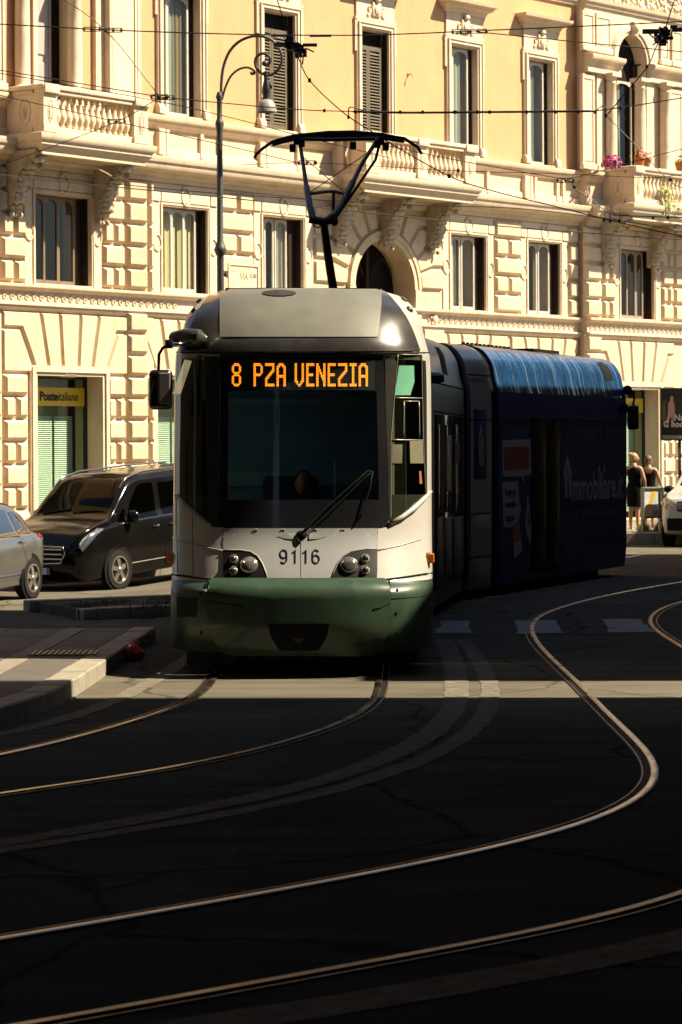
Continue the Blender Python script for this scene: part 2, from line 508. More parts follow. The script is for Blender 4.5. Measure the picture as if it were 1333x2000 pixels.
# worn lines painted on the road
FADED = mat('faded_road_paint', (.168,.152,.122), .9, var=.35, scale=9, bump=.2, dirt=(.085,.076,.06), dscale=7, damt=.95, spec=.05)
WHITEP = mat('worn_white_paint', (.36,.36,.36), .85, spec=.05, var=.3, scale=8, dirt=(.10,.09,.08), dscale=6, damt=.95)
def line(px, w, label, m=FADED):
    P = smooth_path(px, 25)
    a = MB(); ribbon(a, P, -w/2, w/2, .0045, wob=.012)
    o = wbuild(a, 'road_line', m, origin=tuple(P[0]))
    tag(o, label, 'road marking', 'faded lines marking the tram path')
line([(392,1268),(365,1290),(300,1330),(230,1368),(150,1400),(60,1426),(0,1438),(-150,1462)], .17, 'faded line curving from under the left bumper to the platform kerb')
line([(868,1250),(885,1290),(893,1340),(884,1392),(850,1430),(780,1472),(640,1528),(400,1582),(150,1625),(0,1648),(-150,1670)], .2, 'inner of the two faded curved lines right of the tram')
line([(905,1250),(935,1290),(958,1340),(956,1385),(925,1428),(850,1478),(700,1535),(480,1588),(250,1626),(0,1662),(-150,1684)], .16, 'outer of the two faded curved lines right of the tram')
line([(1500,1800),(1333,1843),(1100,1892),(800,1945),(400,2005),(200,2035)], .30, 'broad faded line at the bottom edge of the picture')
for q, lb in (([(865,1214),(918,1213),(923,1237),(848,1238)], 'crossing stripe nearest the tram side, half worn away'),
          ([(1010,1213),(1085,1212),(1102,1237),(1012,1239)], 'crossing stripe cut by the bright S shaped rail'),
          ([(1172,1210),(1250,1210),(1278,1236),(1192,1236)], 'crossing stripe at the right beside the tight rail bend')):
    P = [ong(x, y) for x, y in q]
    a = MB()
    def cf(s, t):
        p = (P[0]*(1-s)+P[1]*s)*(1-t) + (P[3]*(1-s)+P[2]*s)*t
        return (p.x + (rnd.uniform(-.03,.03) if s in (0,1) else 0), p.y, ground_z(p.x,p.y)+.0075)
    a.grid(cf, 10, 6)
    tag(wbuild(a, 'crossing_stripe', WHITEP, origin=tuple(P[0])), lb, 'road marking', 'worn stripes of the crossing')
# ------------------------------------------------------------------ palazzo facade: plan curve
def Mline(x): return 588.6 + .0577*x - 3.7e-6*x*x
CP = []
for _x in range(-560, 1801, 20):
    _rx, _rz = ray(_x, Mline(_x))
    _Y = 3.0/_rz
    CP.append(Vector((_rx*_Y, _Y)))
CU = [0.0]
for _a, _b in zip(CP, CP[1:]): CU.append(CU[-1]+(_b-_a).length)
def cpos(u):
    u = max(0.001, min(CU[-1]-.001, u))
    lo, hi = 0, len(CU)-1
    while hi-lo > 1:
        mid = (lo+hi)//2
        if CU[mid] <= u: lo = mid
        else: hi = mid
    t = (u-CU[lo])/(CU[lo+1]-CU[lo])
    p = CP[lo].lerp(CP[lo+1], t)
    i0, i1 = max(0, lo-2), min(len(CP)-1, lo+3)
    d = (CP[i1]-CP[i0]).normalized()
    return p, d
def FP(u, n, z):
    p, d = cpos(u)
    return Vector((p.x+d.y*n, p.y-d.x*n, z))
def FM(u, n, z):
    p, d = cpos(u)
    o = FP(u, n, z)
    return Matrix(((d.x, -d.y, 0, o.x), (d.y, d.x, 0, o.y), (0, 0, 1, o.z), (0, 0, 0, 1)))
def fac(x, y, n=0.0):
    rx, rz = ray(x, y)
    lo, hi = 0.0, CU[-1]
    for _ in range(50):
        mid = (lo+hi)/2
        p = FP(mid, n, 0)
        if p.x/p.y < rx: lo = mid
        else: hi = mid
    p = FP(lo, n, 0)
    return lo, CH+rz*p.y
def fu(x, y, n=0.0): return fac(x, y, n)[0]

UEND = fu(1500, 640)
UB = fu(1129, 500)               # where the right bay steps forward
NB = 0.26
pal = thing('palazzo', 'cream and peach palazzo with rusticated lower floors, balconies and an arched entrance', 'building', FP(fu(660, 700), 0, -.4))
PB = WM[pal]
def fpart(mb, name, mats, u, n, z, parent=None, smooth=None):
    return mb.build(name, mats, parent or pal, FM(u, n, z), smooth)
def wall_sheet(mb, u0, u1, z0, z1, n, holes, m=0, du=.8):
    us = {u0, u1}; zs = {z0, z1}
    for a, b, c, d in holes:
        us |= {a, b}; zs |= {c, d}
    us = sorted(x for x in us if u0-1e-6 <= x <= u1+1e-6); zs = sorted(x for x in zs if z0-1e-6 <= x <= z1+1e-6)
    full = []
    for a, b in zip(us, us[1:]):
        k = max(1, int((b-a)/du))
        full += [a+(b-a)*i/k for i in range(k)]
    full.append(us[-1])
    for a, b in zip(full, full[1:]):
        for c, d in zip(zs, zs[1:]):
            mu, mz = (a+b)/2, (c+d)/2
            if any(h[0] < mu < h[1] and h[2] < mz < h[3] for h in holes): continue
            mb.add([FP(a,n,c), FP(b,n,c), FP(b,n,d), FP(a,n,d)], [(0,1,2,3)], m)
def run(mb, u0, u1, prof, n=0.0, m=0, step=.8, ends=True, back=True):
    # moulding: profile [(projection, z)] swept along the facade, closed to the wall
    k = max(1, int((u1-u0)/step))
    pr = list(prof)
    if back: pr = [(-.02, pr[0][1])] + pr + [(-.02, pr[-1][1])]
    c = len(pr); vs = []
    for i in range(k+1):
        u = u0+(u1-u0)*i/k
        for q, z in pr: vs.append(FP(u, n+q, z))
    fs = [(i*c+j, i*c+j+1, (i+1)*c+j+1, (i+1)*c+j) for i in range(k) for j in range(c-1)]
    if ends: fs += [tuple(range(c)), tuple(k*c+j for j in range(c-1, -1, -1))]
    mb.add(vs, fs, m)

# --- openings: name -> (uL, uR, z0, z1, n, reveal)
W = {}
def opening(name, xl, xr, y, z0, z1, n=0.0, rev=.2):
    W[name] = (fu(xl, y, n), fu(xr, y, n), z0, z1, n, rev)
ZM0, ZM1, ZU0, ZU1 = 5.46, 7.31, 9.28, 11.95
opening('m0', 67, 177, 470, ZM0, ZM1, rev=.20)
opening('m1', 316, 404, 490, ZM0, ZM1, rev=.16)
opening('m2', 512, 591, 500, ZM0, ZM1, rev=.18)
opening('m4', 879, 948, 540, ZM0, ZM1, rev=.16)
opening('m5', 1030, 1093, 545, ZM0, ZM1, rev=.16)
opening('m6', 1211, 1276, 560, ZM0, ZM1, NB, .18)
opening('u0', 70, 140, 80, ZU0, 12.4, 0.0, .28)
opening('u1', 317, 389, 110, ZU0, ZU1, rev=.16)
opening('u2', 514, 575, 130, ZU0, ZU1, rev=.13)
opening('u3', 705, 758, 160, ZU0, ZU1, rev=.12)
opening('u4', 880, 931, 190, ZU0, ZU1, rev=.14)
opening('u5', 1031, 1078, 220, ZU0, ZU1, rev=.14)
opening('u6', 1203, 1260, 220, ZU0, 13.0, NB, .28)
opening('g1', 71, 199, 850, .2, 3.60, 0.0, .45)
_w = W['g1'][1]-W['g1'][0]
_c = fu(365, 800)
W['g2'] = (_c-_w/2, _c+_w/2, .2, 3.60, 0.0, .45)
for nm, xx in (('g4', 914), ('g5', 1062)):
    _c = fu(xx, 660); W[nm] = (_c-_w/2, _c+_w/2, .2, 3.60, 0.0, .45)
_c = fu(1243, 800, NB)
W['g6'] = (_c-_w/2, _c+_w/2, .2, 3.60, NB, .45)
UARC = fu(749, 560); RARC = 1.13; ZARC = 5.88
W['arch'] = (UARC-RARC, UARC+RARC, -.4, ZARC+RARC, 0.0, .5)

def holes(n0, zr):
    return [(v[0], v[1], v[2], v[3]) for k, v in W.items() if abs(v[4]-n0) < .01]
a = MB()
wall_sheet(a, .2, UB, -.6, 9.2, 0, holes(0, 0))
# the step forward of the right bay, then the bay itself
a.add([FP(UB,0,-.6), FP(UB,NB,-.6), FP(UB,NB,9.2), FP(UB,0,9.2)], [(0,1,2,3)])
wall_sheet(a, UB, UEND, -.6, 9.2, NB, holes(NB, 0))
# filling between the round arch and its square hole
pts = [FP(UARC+RARC*math.cos(t), 0, ZARC+RARC*math.sin(t)) for t in [PI*i/24 for i in range(25)]]
top = [FP(UARC+RARC*math.cos(PI*i/24), 0, ZARC+RARC) for i in range(25)]
for i in range(24): a.add([pts[i], pts[i+1], top[i+1], top[i]], [(0,1,2,3)])
wbuild(a, 'lower_wall', STONE, pal)
a = MB()
wall_sheet(a, .2, UB, 9.2, 23, 0, holes(0, 0))
wbuild(a, 'upper_wall', PEACH, pal)
a = MB()
a.add([FP(UB,0,9.2), FP(UB,NB,9.2), FP(UB,NB,23), FP(UB,0,23)], [(0,1,2,3)])
wall_sheet(a, UB, UEND, 9.2, 23, NB, holes(NB, 0))
v = W['u6']; UC6 = (v[0]+v[1])/2; R6 = (v[1]-v[0])/2; Z6 = 12.27
pts = [FP(UC6+R6*math.cos(PI*i/20), NB, Z6+(13.0-Z6)*math.sin(PI*i/20)) for i in range(21)]
top = [FP(UC6+R6*math.cos(PI*i/20), NB, 13.0) for i in range(21)]
for i in range(20): a.add([pts[i], pts[i+1], top[i+1], top[i]], [(0,1,2,3)])
wbuild(a, 'bay_wall', TRIM, pal)
# body of the building behind the facade, so that nothing shines through
a = MB()
k = 12
for i in range(k):
    u0, u1 = .2+(UEND-.2)*i/k, .2+(UEND-.2)*(i+1)/k
    a.add([FP(u0,-1.3,-.6), FP(u1,-1.3,-.6), FP(u1,-1.3,23), FP(u0,-1.3,23)], [(0,1,2,3)])
    a.add([FP(u0,0,23), FP(u1,0,23), FP(u1,-10,23), FP(u0,-10,23)], [(0,1,2,3)])
a.add([FP(.2,0,-.6), FP(.2,-10,-.6), FP(.2,-10,23), FP(.2,0,23)], [(0,1,2,3)])
a.add([FP(UEND,NB,-.6), FP(UEND,-10,-.6), FP(UEND,-10,23), FP(UEND,NB,23)], [(0,1,2,3)])
wbuild(a, 'inner_wall', ROOMDARK, pal)

# --- continuous mouldings
def belt(prof, name, m, gaps=True, extra=0):
    a = MB()
    run(a, .2, UB-.001, prof, 0)
    run(a, UB-.04 if extra else UB, UEND, prof, NB)
    return wbuild(a, name, m, pal, smooth=35)
belt([(.02,4.90),(.05,4.92),(.09,4.95),(.10,5.00),(.13,5.01),(.13,5.05),(.04,5.06)], 'lower_frieze_moulding', TRIM)
belt([(.03,5.30),(.06,5.31),(.10,5.33),(.15,5.36),(.16,5.38),(.16,5.43),(.03,5.445)], 'upper_frieze_moulding', TRIM)
belt([(.03,5.06),(.03,5.30)], 'frieze_band', TRIM)
belt([(.02,7.80),(.06,7.82),(.08,7.90),(.20,7.95),(.22,8.0),(.36,8.05),(.40,8.12),(.40,8.17),(.44,8.19),(.47,8.27),(.47,8.31),(.06,8.38)], 'floor_cornice', TRIM)
belt([(.05,8.38),(.05,8.52),(.03,8.54)], 'dado_base', TRIM)
belt([(.03,8.96),(.05,8.98),(.07,9.02),(.12,9.06),(.13,9.11),(.17,9.13),(.19,9.18),(.19,9.24),(.02,9.27)], 'sill_course', TRIM)
belt([(.03,13.55),(.06,13.56),(.06,13.64),(.12,13.66),(.14,13.74),(.02,13.78)], 'upper_string_course', TRIM)
belt([(.05,22.0),(.30,22.2),(.34,22.4),(.55,22.6),(.6,22.8),(.6,22.95),(.02,23.0)], 'crown_cornice', TRIM)
# dado panels between floor cornice and sills: thin vertical strips
def strip(x, y, wdt, z0, z1, pr, name='dado_strip', m=TRIM, n=0.0):
    u, _ = fac(x, y, n)
    a = MB(); a.cbox(-wdt/2, wdt/2, -pr, .02, 0, z1-z0, .008)
    return fpart(a, name, m, u, n, z0)
for x, y in ((324, 275), (391, 285), (427, 290), (520, 300), (580, 305), (950, 345), (1035, 360), (1043, 360), (1086, 365), (1098, 365)):
    strip(x, y, .10, 8.42, 8.955, .075)
for x, y in ((310, 260), (507, 290), (1024, 350)):
    strip(x, y, .20, 8.40, 8.955, .12)
# running scroll ornament along the frieze: each scroll a small coil
def coil(r):
    pts = []
    for i in range(15):
        t = i/14*2*PI*1.35
        rr = r*(1-.72*i/14)
        pts.append((rr*math.cos(t+1.2), -.012, rr*math.sin(t+1.2)))
    mbx = MB(); mbx.tube(pts, [.013*(1-.4*i/14) for i in range(15)], 5)
    mbx.add([(r*.9,-.004,r*.3),(r*1.9,-.004,-r*.9),(r*1.7,-.004,-r*1.0),(r*.55,-.004,r*.2)], [(0,1,2,3)])
    return mbx.mesh('frieze_scroll', TRIM, True)
CO = coil(.07)
k = 0
for u0, u1, n in ((fu(-30,600), UB-.1, 0), (UB+.05, fu(1345,650), NB)):
    cnt = int((u1-u0)/.215)
    for i in range(cnt):
        u = u0+(u1-u0)*(i+.5)/cnt
        if fu(700,620) < u < fu(828,620) or fu(345,600) < u < fu(690,600): continue
        k += 1
        if k > 298: break
        inst(CO, 'frieze_scroll', pal, FM(u, n+.032, 5.175))
# small crest in the frieze beside the tram roof
a = MB()
a.ball((0,-.03,.02), (.10,.05,.13), seg=12, rings=8)
for i in range(9):
    t = rnd.uniform(0, 2*PI); r = rnd.uniform(.05,.16)
    a.ball((r*math.cos(t)*1.4,-.03,r*math.sin(t)*.7), (.045,.03,.04), seg=7, rings=5)
fpart(a, 'crest', TRIM, fu(846, 630), .03, 5.19, smooth=True)

# --- rusticated blocks
BC = {}
def block_mesh(wd, h, d=.105, c=.078, rough=False):
    key = (round(wd,2), round(h,2), rough)
    if key not in BC:
        a = MB(); a.frus(-wd/2, wd/2, 0, h, .02, -d, min(c, wd*.33))
        BC[key] = a.mesh('stone_block', ROUGHSTONE if rough else STONE)
    return BC[key]
def block(u0, u1, z0, z1, n=0.0, rough=False, d=.105):
    g = .005
    me = block_mesh(u1-u0-2*g, z1-z0-2*g, d, .078, rough)
    inst(me, 'stone_block', pal, FM((u0+u1)/2, n, z0+g))
GZ = [.88+.4575*i for i in range(10)]
MZ = [5.455+.468*i for i in range(6)]
def column(x0, x1, y, zs, n=0.0, split='alt', rough=False, start=0):
    u0, u1 = fu(x0, y, n), fu(x1, y, n)
    for i, (a_, b_) in enumerate(zip(zs, zs[1:])):
        if split == 'alt' and (i+start) % 2 == 1:
            mid = u0+(u1-u0)*.52
            block(u0, mid, a_, b_, n, rough); block(mid, u1, a_, b_, n, rough)
        else:
            block(u0, u1, a_, b_, n, rough)
# ground floor
GZ7 = GZ[:7]
column(-62, 2, 850, GZ7); column(3.5, 53, 850, GZ7, start=1)
column(205, 244, 850, GZ7, start=1)
a = MB(); run(a, fu(244.5,850), fu(299,850), [(.045,-.4),(.045,4.90)]); wbuild(a, 'pilaster_strip', STONE, pal)
column(247, 288, 850, GZ, n=.045, rough=True, split='no')
column(288.3, 299, 850, GZ7, n=.03, split='no')
def plinth(x0, x1, y, n=0.0):
    a = MB(); run(a, fu(x0,y,n), fu(x1,y,n), [(.10,-.6),(.10,.72),(.07,.80),(.02,.86)], n)
    wbuild(a, 'plinth', STONE, pal)
plinth(-300, 53, 900); plinth(203, 299, 900); plinth(430, 620, 900); plinth(970, 1010, 900); plinth(1141, 1210, 900, NB); plinth(1291, 1500, 900, NB)
column(1143, 1173, 720, GZ, NB, 'no'); column(1291, 1316, 850, GZ7, NB, start=1); column(1316.5, 1345, 850, GZ7, NB, 'no')
column(1174, 1207, 800, GZ7, NB)
# mezzanine floor
MZ5 = MZ+[7.79]
column(-70, -3, 450, MZ); column(-2, 49, 470, MZ[:4], start=1); column(-2, 24, 430, MZ[3:6])
column(197, 241.5, 480, MZ, start=1)
a = MB(); run(a, fu(243,480), fu(298,480), [(.045,5.45),(.045,7.79)]); wbuild(a, 'pilaster_strip', STONE, pal)
column(244, 286, 480, MZ, n=.045, rough=True, split='no')
column(286.5, 298, 480, MZ, n=.03, split='no')
column(425, 493, 500, MZ, start=1)
column(963, 1016, 540, MZ, start=0); column(1107, 1127, 560, MZ, split='no')
column(1141, 1173, 560, MZ, NB, 'no'); column(1174, 1200, 560, MZ, NB, start=1)
column(1289, 1313, 580, MZ, NB, start=0); column(1313.5, 1345, 580, MZ, NB, 'no')
# flat arches over the shop doors
def flat_arch(key, lim=None):
    v = W[key]; n = v[4]; c = (v[0]+v[1])/2; M0 = FM(c, n, 0)
    zA, zB, zC, zD = 3.6325, 4.0825, 4.54, 4.895
    hw = .62*(1.0)
    S = []
    def xs(f, z): return f*(1+ .42*(z-3.63)/(1.27))       # joints lean outwards
    fr = [-1.05, -.62, -.22, .22, .62, 1.05]
    for i in range(1, 4):
        S.append([(xs(fr[i],zA),zA+(.0 if i!=2 else -.06)),(xs(fr[i+1],zA),zA+(.0 if i!=2 else -.06)),(xs(fr[i+1],zD),zD),(xs(fr[i],zD),zD)])
    ex = lim or 1.98
    for sg in (-1, 1):
        S.append([(sg*xs(.62,zA),zA),(sg*xs(1.0,zA),zA),(sg*xs(1.05,zB),zB+.02),(sg*xs(1.10,zC),zC-.46+.46),(sg*ex,zC),(sg*ex,zD),(sg*xs(.62,zD),zD)])
        S.append([(sg*(xs(1.0,zA)+.015),zA),(sg*ex,zA),(sg*ex,zC-.015),(sg*(xs(1.10,zC)+.015),zC-.015)])
    for p in S:
        q = MB(); q.cham(p, .02, -.065, .055)
        q.build('stone_block', STONE, pal, M0)
    # moulded door surround with its deep reveal
    w2 = (v[1]-v[0])/2; z1 = v[3]; r = v[5]
    q = MB()
    for k, (o0, o1, pr) in enumerate(((0,.07,.05),(.07,.17,.09),(.17,.20,.06))):
        q.box(-w2-o1, -w2-o0, -pr, .01, -.6, z1+o1); q.box(w2+o0, w2+o1, -pr, .01, -.6, z1+o1)
        q.box(-w2-o0, w2+o0, -pr, .01, z1+o0, z1+o1)
    q.add([(-w2,0,-.6),(-w2,r+.3,-.6),(-w2,r+.3,z1),(-w2,0,z1)], [(0,1,2,3)])
    q.add([(w2,0,-.6),(w2,r+.3,-.6),(w2,r+.3,z1),(w2,0,z1)], [(0,1,2,3)])
    q.add([(-w2,0,z1),(w2,0,z1),(w2,r+.3,z1),(-w2,r+.3,z1)], [(0,1,2,3)])
    q.build('door_surround', TRIM, pal, M0)
    return c, w2, M0
GLG = glass_mat('green_shop_glass', (.80,.93,.83), .02, 1.4)
BLIND = mat('pale_blind', (.62,.68,.58), .7, var=.06)
POSTY = mat('yellow_sign', (.80,.56,.02), .5, var=.05)
SIGNT = mat('dark_sign_text', (.03,.03,.035), .5, var=0)
FRAMEM = mat('dark_metal_frame', (.05,.06,.05), .4, .5, var=.1)
def text_obj(body, size, mtl, name, parent, M, ext=.004, sx=1.0, align='CENTER', bold=0.0):
    c = bpy.data.curves.new(name, 'FONT'); c.body = body; c.size = size; c.align_x = align; c.align_y = 'CENTER'
    c.extrude = ext; c.offset = bold; c.space_character = 1.0; c.resolution_u = 4
    t = bpy.data.objects.new(name, c)
    me = bpy.data.meshes.new_from_object(t)
    bpy.data.objects.remove(t)
    me.name = name
    me.materials.clear(); me.materials.append(mtl)
    # text lies in x, y: stand it up so that it reads from the front (-y side)
    R = Matrix.Rotation(PI/2, 4, 'X') @ Matrix.Diagonal((sx, 1, 1, 1))
    me.transform(R)
    return inst(me, name, parent, M)
def shop_door(key, sign=None, lim=None):
    c, w2, M0 = flat_arch(key, lim)
    v = W[key]; r = v[5]
    q = MB()
    q.box(-w2, -w2+.05, r-.05, r+.03, -.5, 3.6); q.box(w2-.05, w2, r-.05, r+.03, -.5, 3.6); q.box(-w2+.05, w2-.05, r-.05, r+.03, 3.54, 3.6)
    f = q.build('shop_window', FRAMEM, pal, M0)
    q = MB(); q.add([(-w2+.05,r,-.5),(w2-.05,r,-.5),(w2-.05,r,3.54),(-w2+.05,r,3.54)], [(0,1,2,3)]); q.build('pane', GLG, f, M0)
    q = MB()
    for i in range(58):
        z = .35+i*.042
        for x0, x1 in ((-w2+.20,.10),(.17,w2-.26)):
            q.add([(x0,r+.13,z),(x1,r+.13,z),(x1,r+.155,z+.030),(x0,r+.155,z+.030)], [(0,1,2,3)])
    q.build('blind_slats', BLIND, f, M0)['kind'] = 'stuff'
    q = MB(); q.box(-w2+.02, w2-.02, r+.55, r+.58, -.5, 3.58); q.build('back_wall', mat('shop_interior', (.30,.38,.27), .8, var=.3, scale=2), f, M0)
    if sign:
        s = thing('shop_sign', sign, 'sign', M0 @ Matrix.Translation((0, r-.02, 3.2)))
        q = MB(); q.box(-w2+.36, w2-.07, -.012, .018, -.21, .17); q.build('panel', POSTY, s)
        xa, WW = -w2+.36, 2*w2-.43
        for word, f0_, f1_, bo in (('Poste', .12, .465, .007), ('italiane', .475, .87, -.001)):
            t_ = text_obj(word, .26, SIGNT, 'lettering', s, WM[s] @ Matrix.Translation((xa+WW*(f0_+f1_)/2, -.018, -.02)), bold=bo)
            wx = max(v_.co.x for v_ in t_.data.vertices)-min(v_.co.x for v_ in t_.data.vertices)
            t_.data.transform(Matrix.Diagonal((WW*(f1_-f0_)/wx, 1, 1, 1)))
shop_door('g1', 'yellow Posteitaliane panel above the shop window behind the black van')
shop_door('g2', None)
shop_door('g4', None, 1.62); shop_door('g5', None, 1.45)
shop_door('g6', 'yellow Posteitaliane panel above the shop window behind the two women', 1.75)

# --- mezzanine windows
def ring(mb, cx, cz, rx, rz, y, r=.022, a0=0, a1=2*PI, m=0):
    k = 18
    mb.tube([(cx+rx*math.cos(a0+(a1-a0)*i/k), y, cz+rz*math.sin(a0+(a1-a0)*i/k)) for i in range(k+1)], r, 6, m)
def casement(win, M, x0, x1, y, z0, z1, head=.0, mtl=SASH, arched=False, stile=.055):
    q = MB()
    q.cbox(x0, x0+stile, y-.03, y+.02, z0, z1, .012); q.cbox(x1-stile, x1, y-.03, y+.02, z0, z1, .012)
    q.box(x0+stile, x1-stile, y-.025, y+.018, z0, z0+stile*1.4); q.box(x0+stile, x1-stile, y-.025, y+.018, z1-stile*1.1, z1)
    if arched:
        cx, w_ = (x0+x1)/2, (x1-x0)/2-stile
        pts = [(cx+w_*math.cos(PI*i/10), z1-stile*1.1-.14+.14*math.sin(PI*i/10)) for i in range(11)]
        for i in range(10):
            q.add([(pts[i][0],y-.022,pts[i][1]),(pts[i+1][0],y-.022,pts[i+1][1]),(pts[i+1][0],y-.022,z1-stile),(pts[i][0],y-.022,z1-stile)], [(0,1,2,3)])
    return q.build('casement', mtl, win, M)
def mezz_window(key, style):
    v = W[key]; n, r = v[4], v[5]
    c = (v[0]+v[1])/2; w2 = (v[1]-v[0])/2
    M0 = FM(c, n, 0); z0, z1 = v[2], v[3]
    q = MB()
    fw = .30
    # flat surround, inner moulding, head panel
    q.box(-w2-fw, -w2-.07, -.035, .01, 5.45, z1+.07); q.box(w2+.07, w2+fw, -.035, .01, 5.45, z1+.07)
    q.box(-w2-fw, w2+fw, -.030, .01, z1+.075, 7.79)
    q.box(-w2-fw-.01, -w2-.09, -.065, .01, z1+.10, z1+.30); q.box(w2+.09, w2+fw+.01, -.065, .01, z1+.10, z1+.30)
    q.box(-w2-.05, w2+.05, -.065, .01, z1+.10, z1+.30)
    for o0, o1, pr in ((0,.035,.045),(.035,.07,.065)):
        q.box(-w2-o1, -w2-o0, -pr, .01, 5.45, z1+o1); q.box(w2+o0, w2+o1, -pr, .01, 5.45, z1+o1); q.box(-w2-o0, w2+o0, -pr, .01, z1+o0, z1+o1)
    zc = (z0+z1)/2+.12
    ring(q, -w2-fw/2-.03, zc, .115, .175, -.04, .022, .4 if key != 'm0' else 0, 5.9)
    ring(q, w2+fw/2+.03, zc, .115, .175, -.04, .022)
    ring(q, 0, z1+.24, .14, .20, -.066, .022)
    rr = r+.6
    q.add([(-w2,0,z0),(-w2,rr,z0),(-w2,rr,z1),(-w2,0,z1)], [(0,1,2,3)]); q.add([(w2,0,z0),(w2,rr,z0),(w2,rr,z1),(w2,0,z1)], [(0,1,2,3)])
    q.add([(-w2,0,z1),(w2,0,z1),(w2,rr,z1),(-w2,rr,z1)], [(0,1,2,3)])
    q.box(-w2, w2, -.05, r+.1, 5.44, z0+.012)
    win = q.build('window', TRIM, pal, M0, smooth=30)
    st = style
    # dark folded shutter against the right jamb
    sw = st.get('shut', .13)
    q = MB(); q.cbox(w2-.05-sw*.0, w2-.005, r-.13, r+.03, z0+.02, z1-.02, .006); 
    q.box(w2-.035-sw, w2-.05, r+.0, r+.03, z0+.02, z1-.02)
    q.build('shutter', DARKWOOD, win, M0)
    xs = st['xs']; ys = st['ys']
    for (a_, b_), yo in zip(xs, ys):
        x0, x1 = -w2+2*w2*a_, -w2+2*w2*b_
        casement(win, M0, x0, x1, r+yo, z0+.03, z1-.03, mtl=st.get('sash', SASH), arched=True)
        q = MB(); q.add([(x0+.05,r+yo,z0+.1),(x1-.05,r+yo,z0+.1),(x1-.05,r+yo,z1-.08),(x0+.05,r+yo,z1-.08)], [(0,1,2,3)]); q.build('pane', st.get('glass', PANE), win, M0)
    if st.get('curt'):
        for a_, b_ in st['curt']:
            q = MB()
            x0, x1 = -w2+2*w2*a_, -w2+2*w2*b_
            q.grid(lambda s, t: (x0+(x1-x0)*s, r+.10+.025*math.sin(s*22), z0+.05+(z1-z0-.1)*t), 40, 1)
            q.build('curtain', st.get('cm', CURTAIN), win, M0, smooth=True)
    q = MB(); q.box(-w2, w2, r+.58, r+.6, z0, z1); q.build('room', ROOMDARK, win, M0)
    return win
BSASH = mat('brown_sash', (.22,.16,.10), .6, var=.15, scale=8)
mezz_window('m0', dict(xs=[(.0,.27),(.27,.54),(.54,.84)], ys=[-.05,0,.02], sash=BSASH, glass=DPANE, shut=.14))
mezz_window('m1', dict(xs=[(.0,.29),(.29,.58),(.58,.86)], ys=[-.06,-.03,0], curt=[(.02,.86)], cm=YCURTAIN, shut=.12))
mezz_window('m2', dict(xs=[(.18,.42),(.44,.74)], ys=[.0,.0], curt=[(.46,.74)], shut=.24))
mezz_window('m4', dict(xs=[(.16,.42),(.42,.80)], ys=[.0,-.02], curt=[(.2,.42)], shut=.2))
mezz_window('m5', dict(xs=[(.14,.44),(.44,.80)], ys=[.0,-.02], curt=[(.44,.62)], shut=.2))
mezz_window('m6', dict(xs=[(.0,.34),(.34,.62),(.62,.84)], ys=[-.04,0,0], curt=[(.02,.3)], sash=mat('taupe_sash', (.36,.28,.21), .6, var=.1), glass=DPANE, shut=.16))

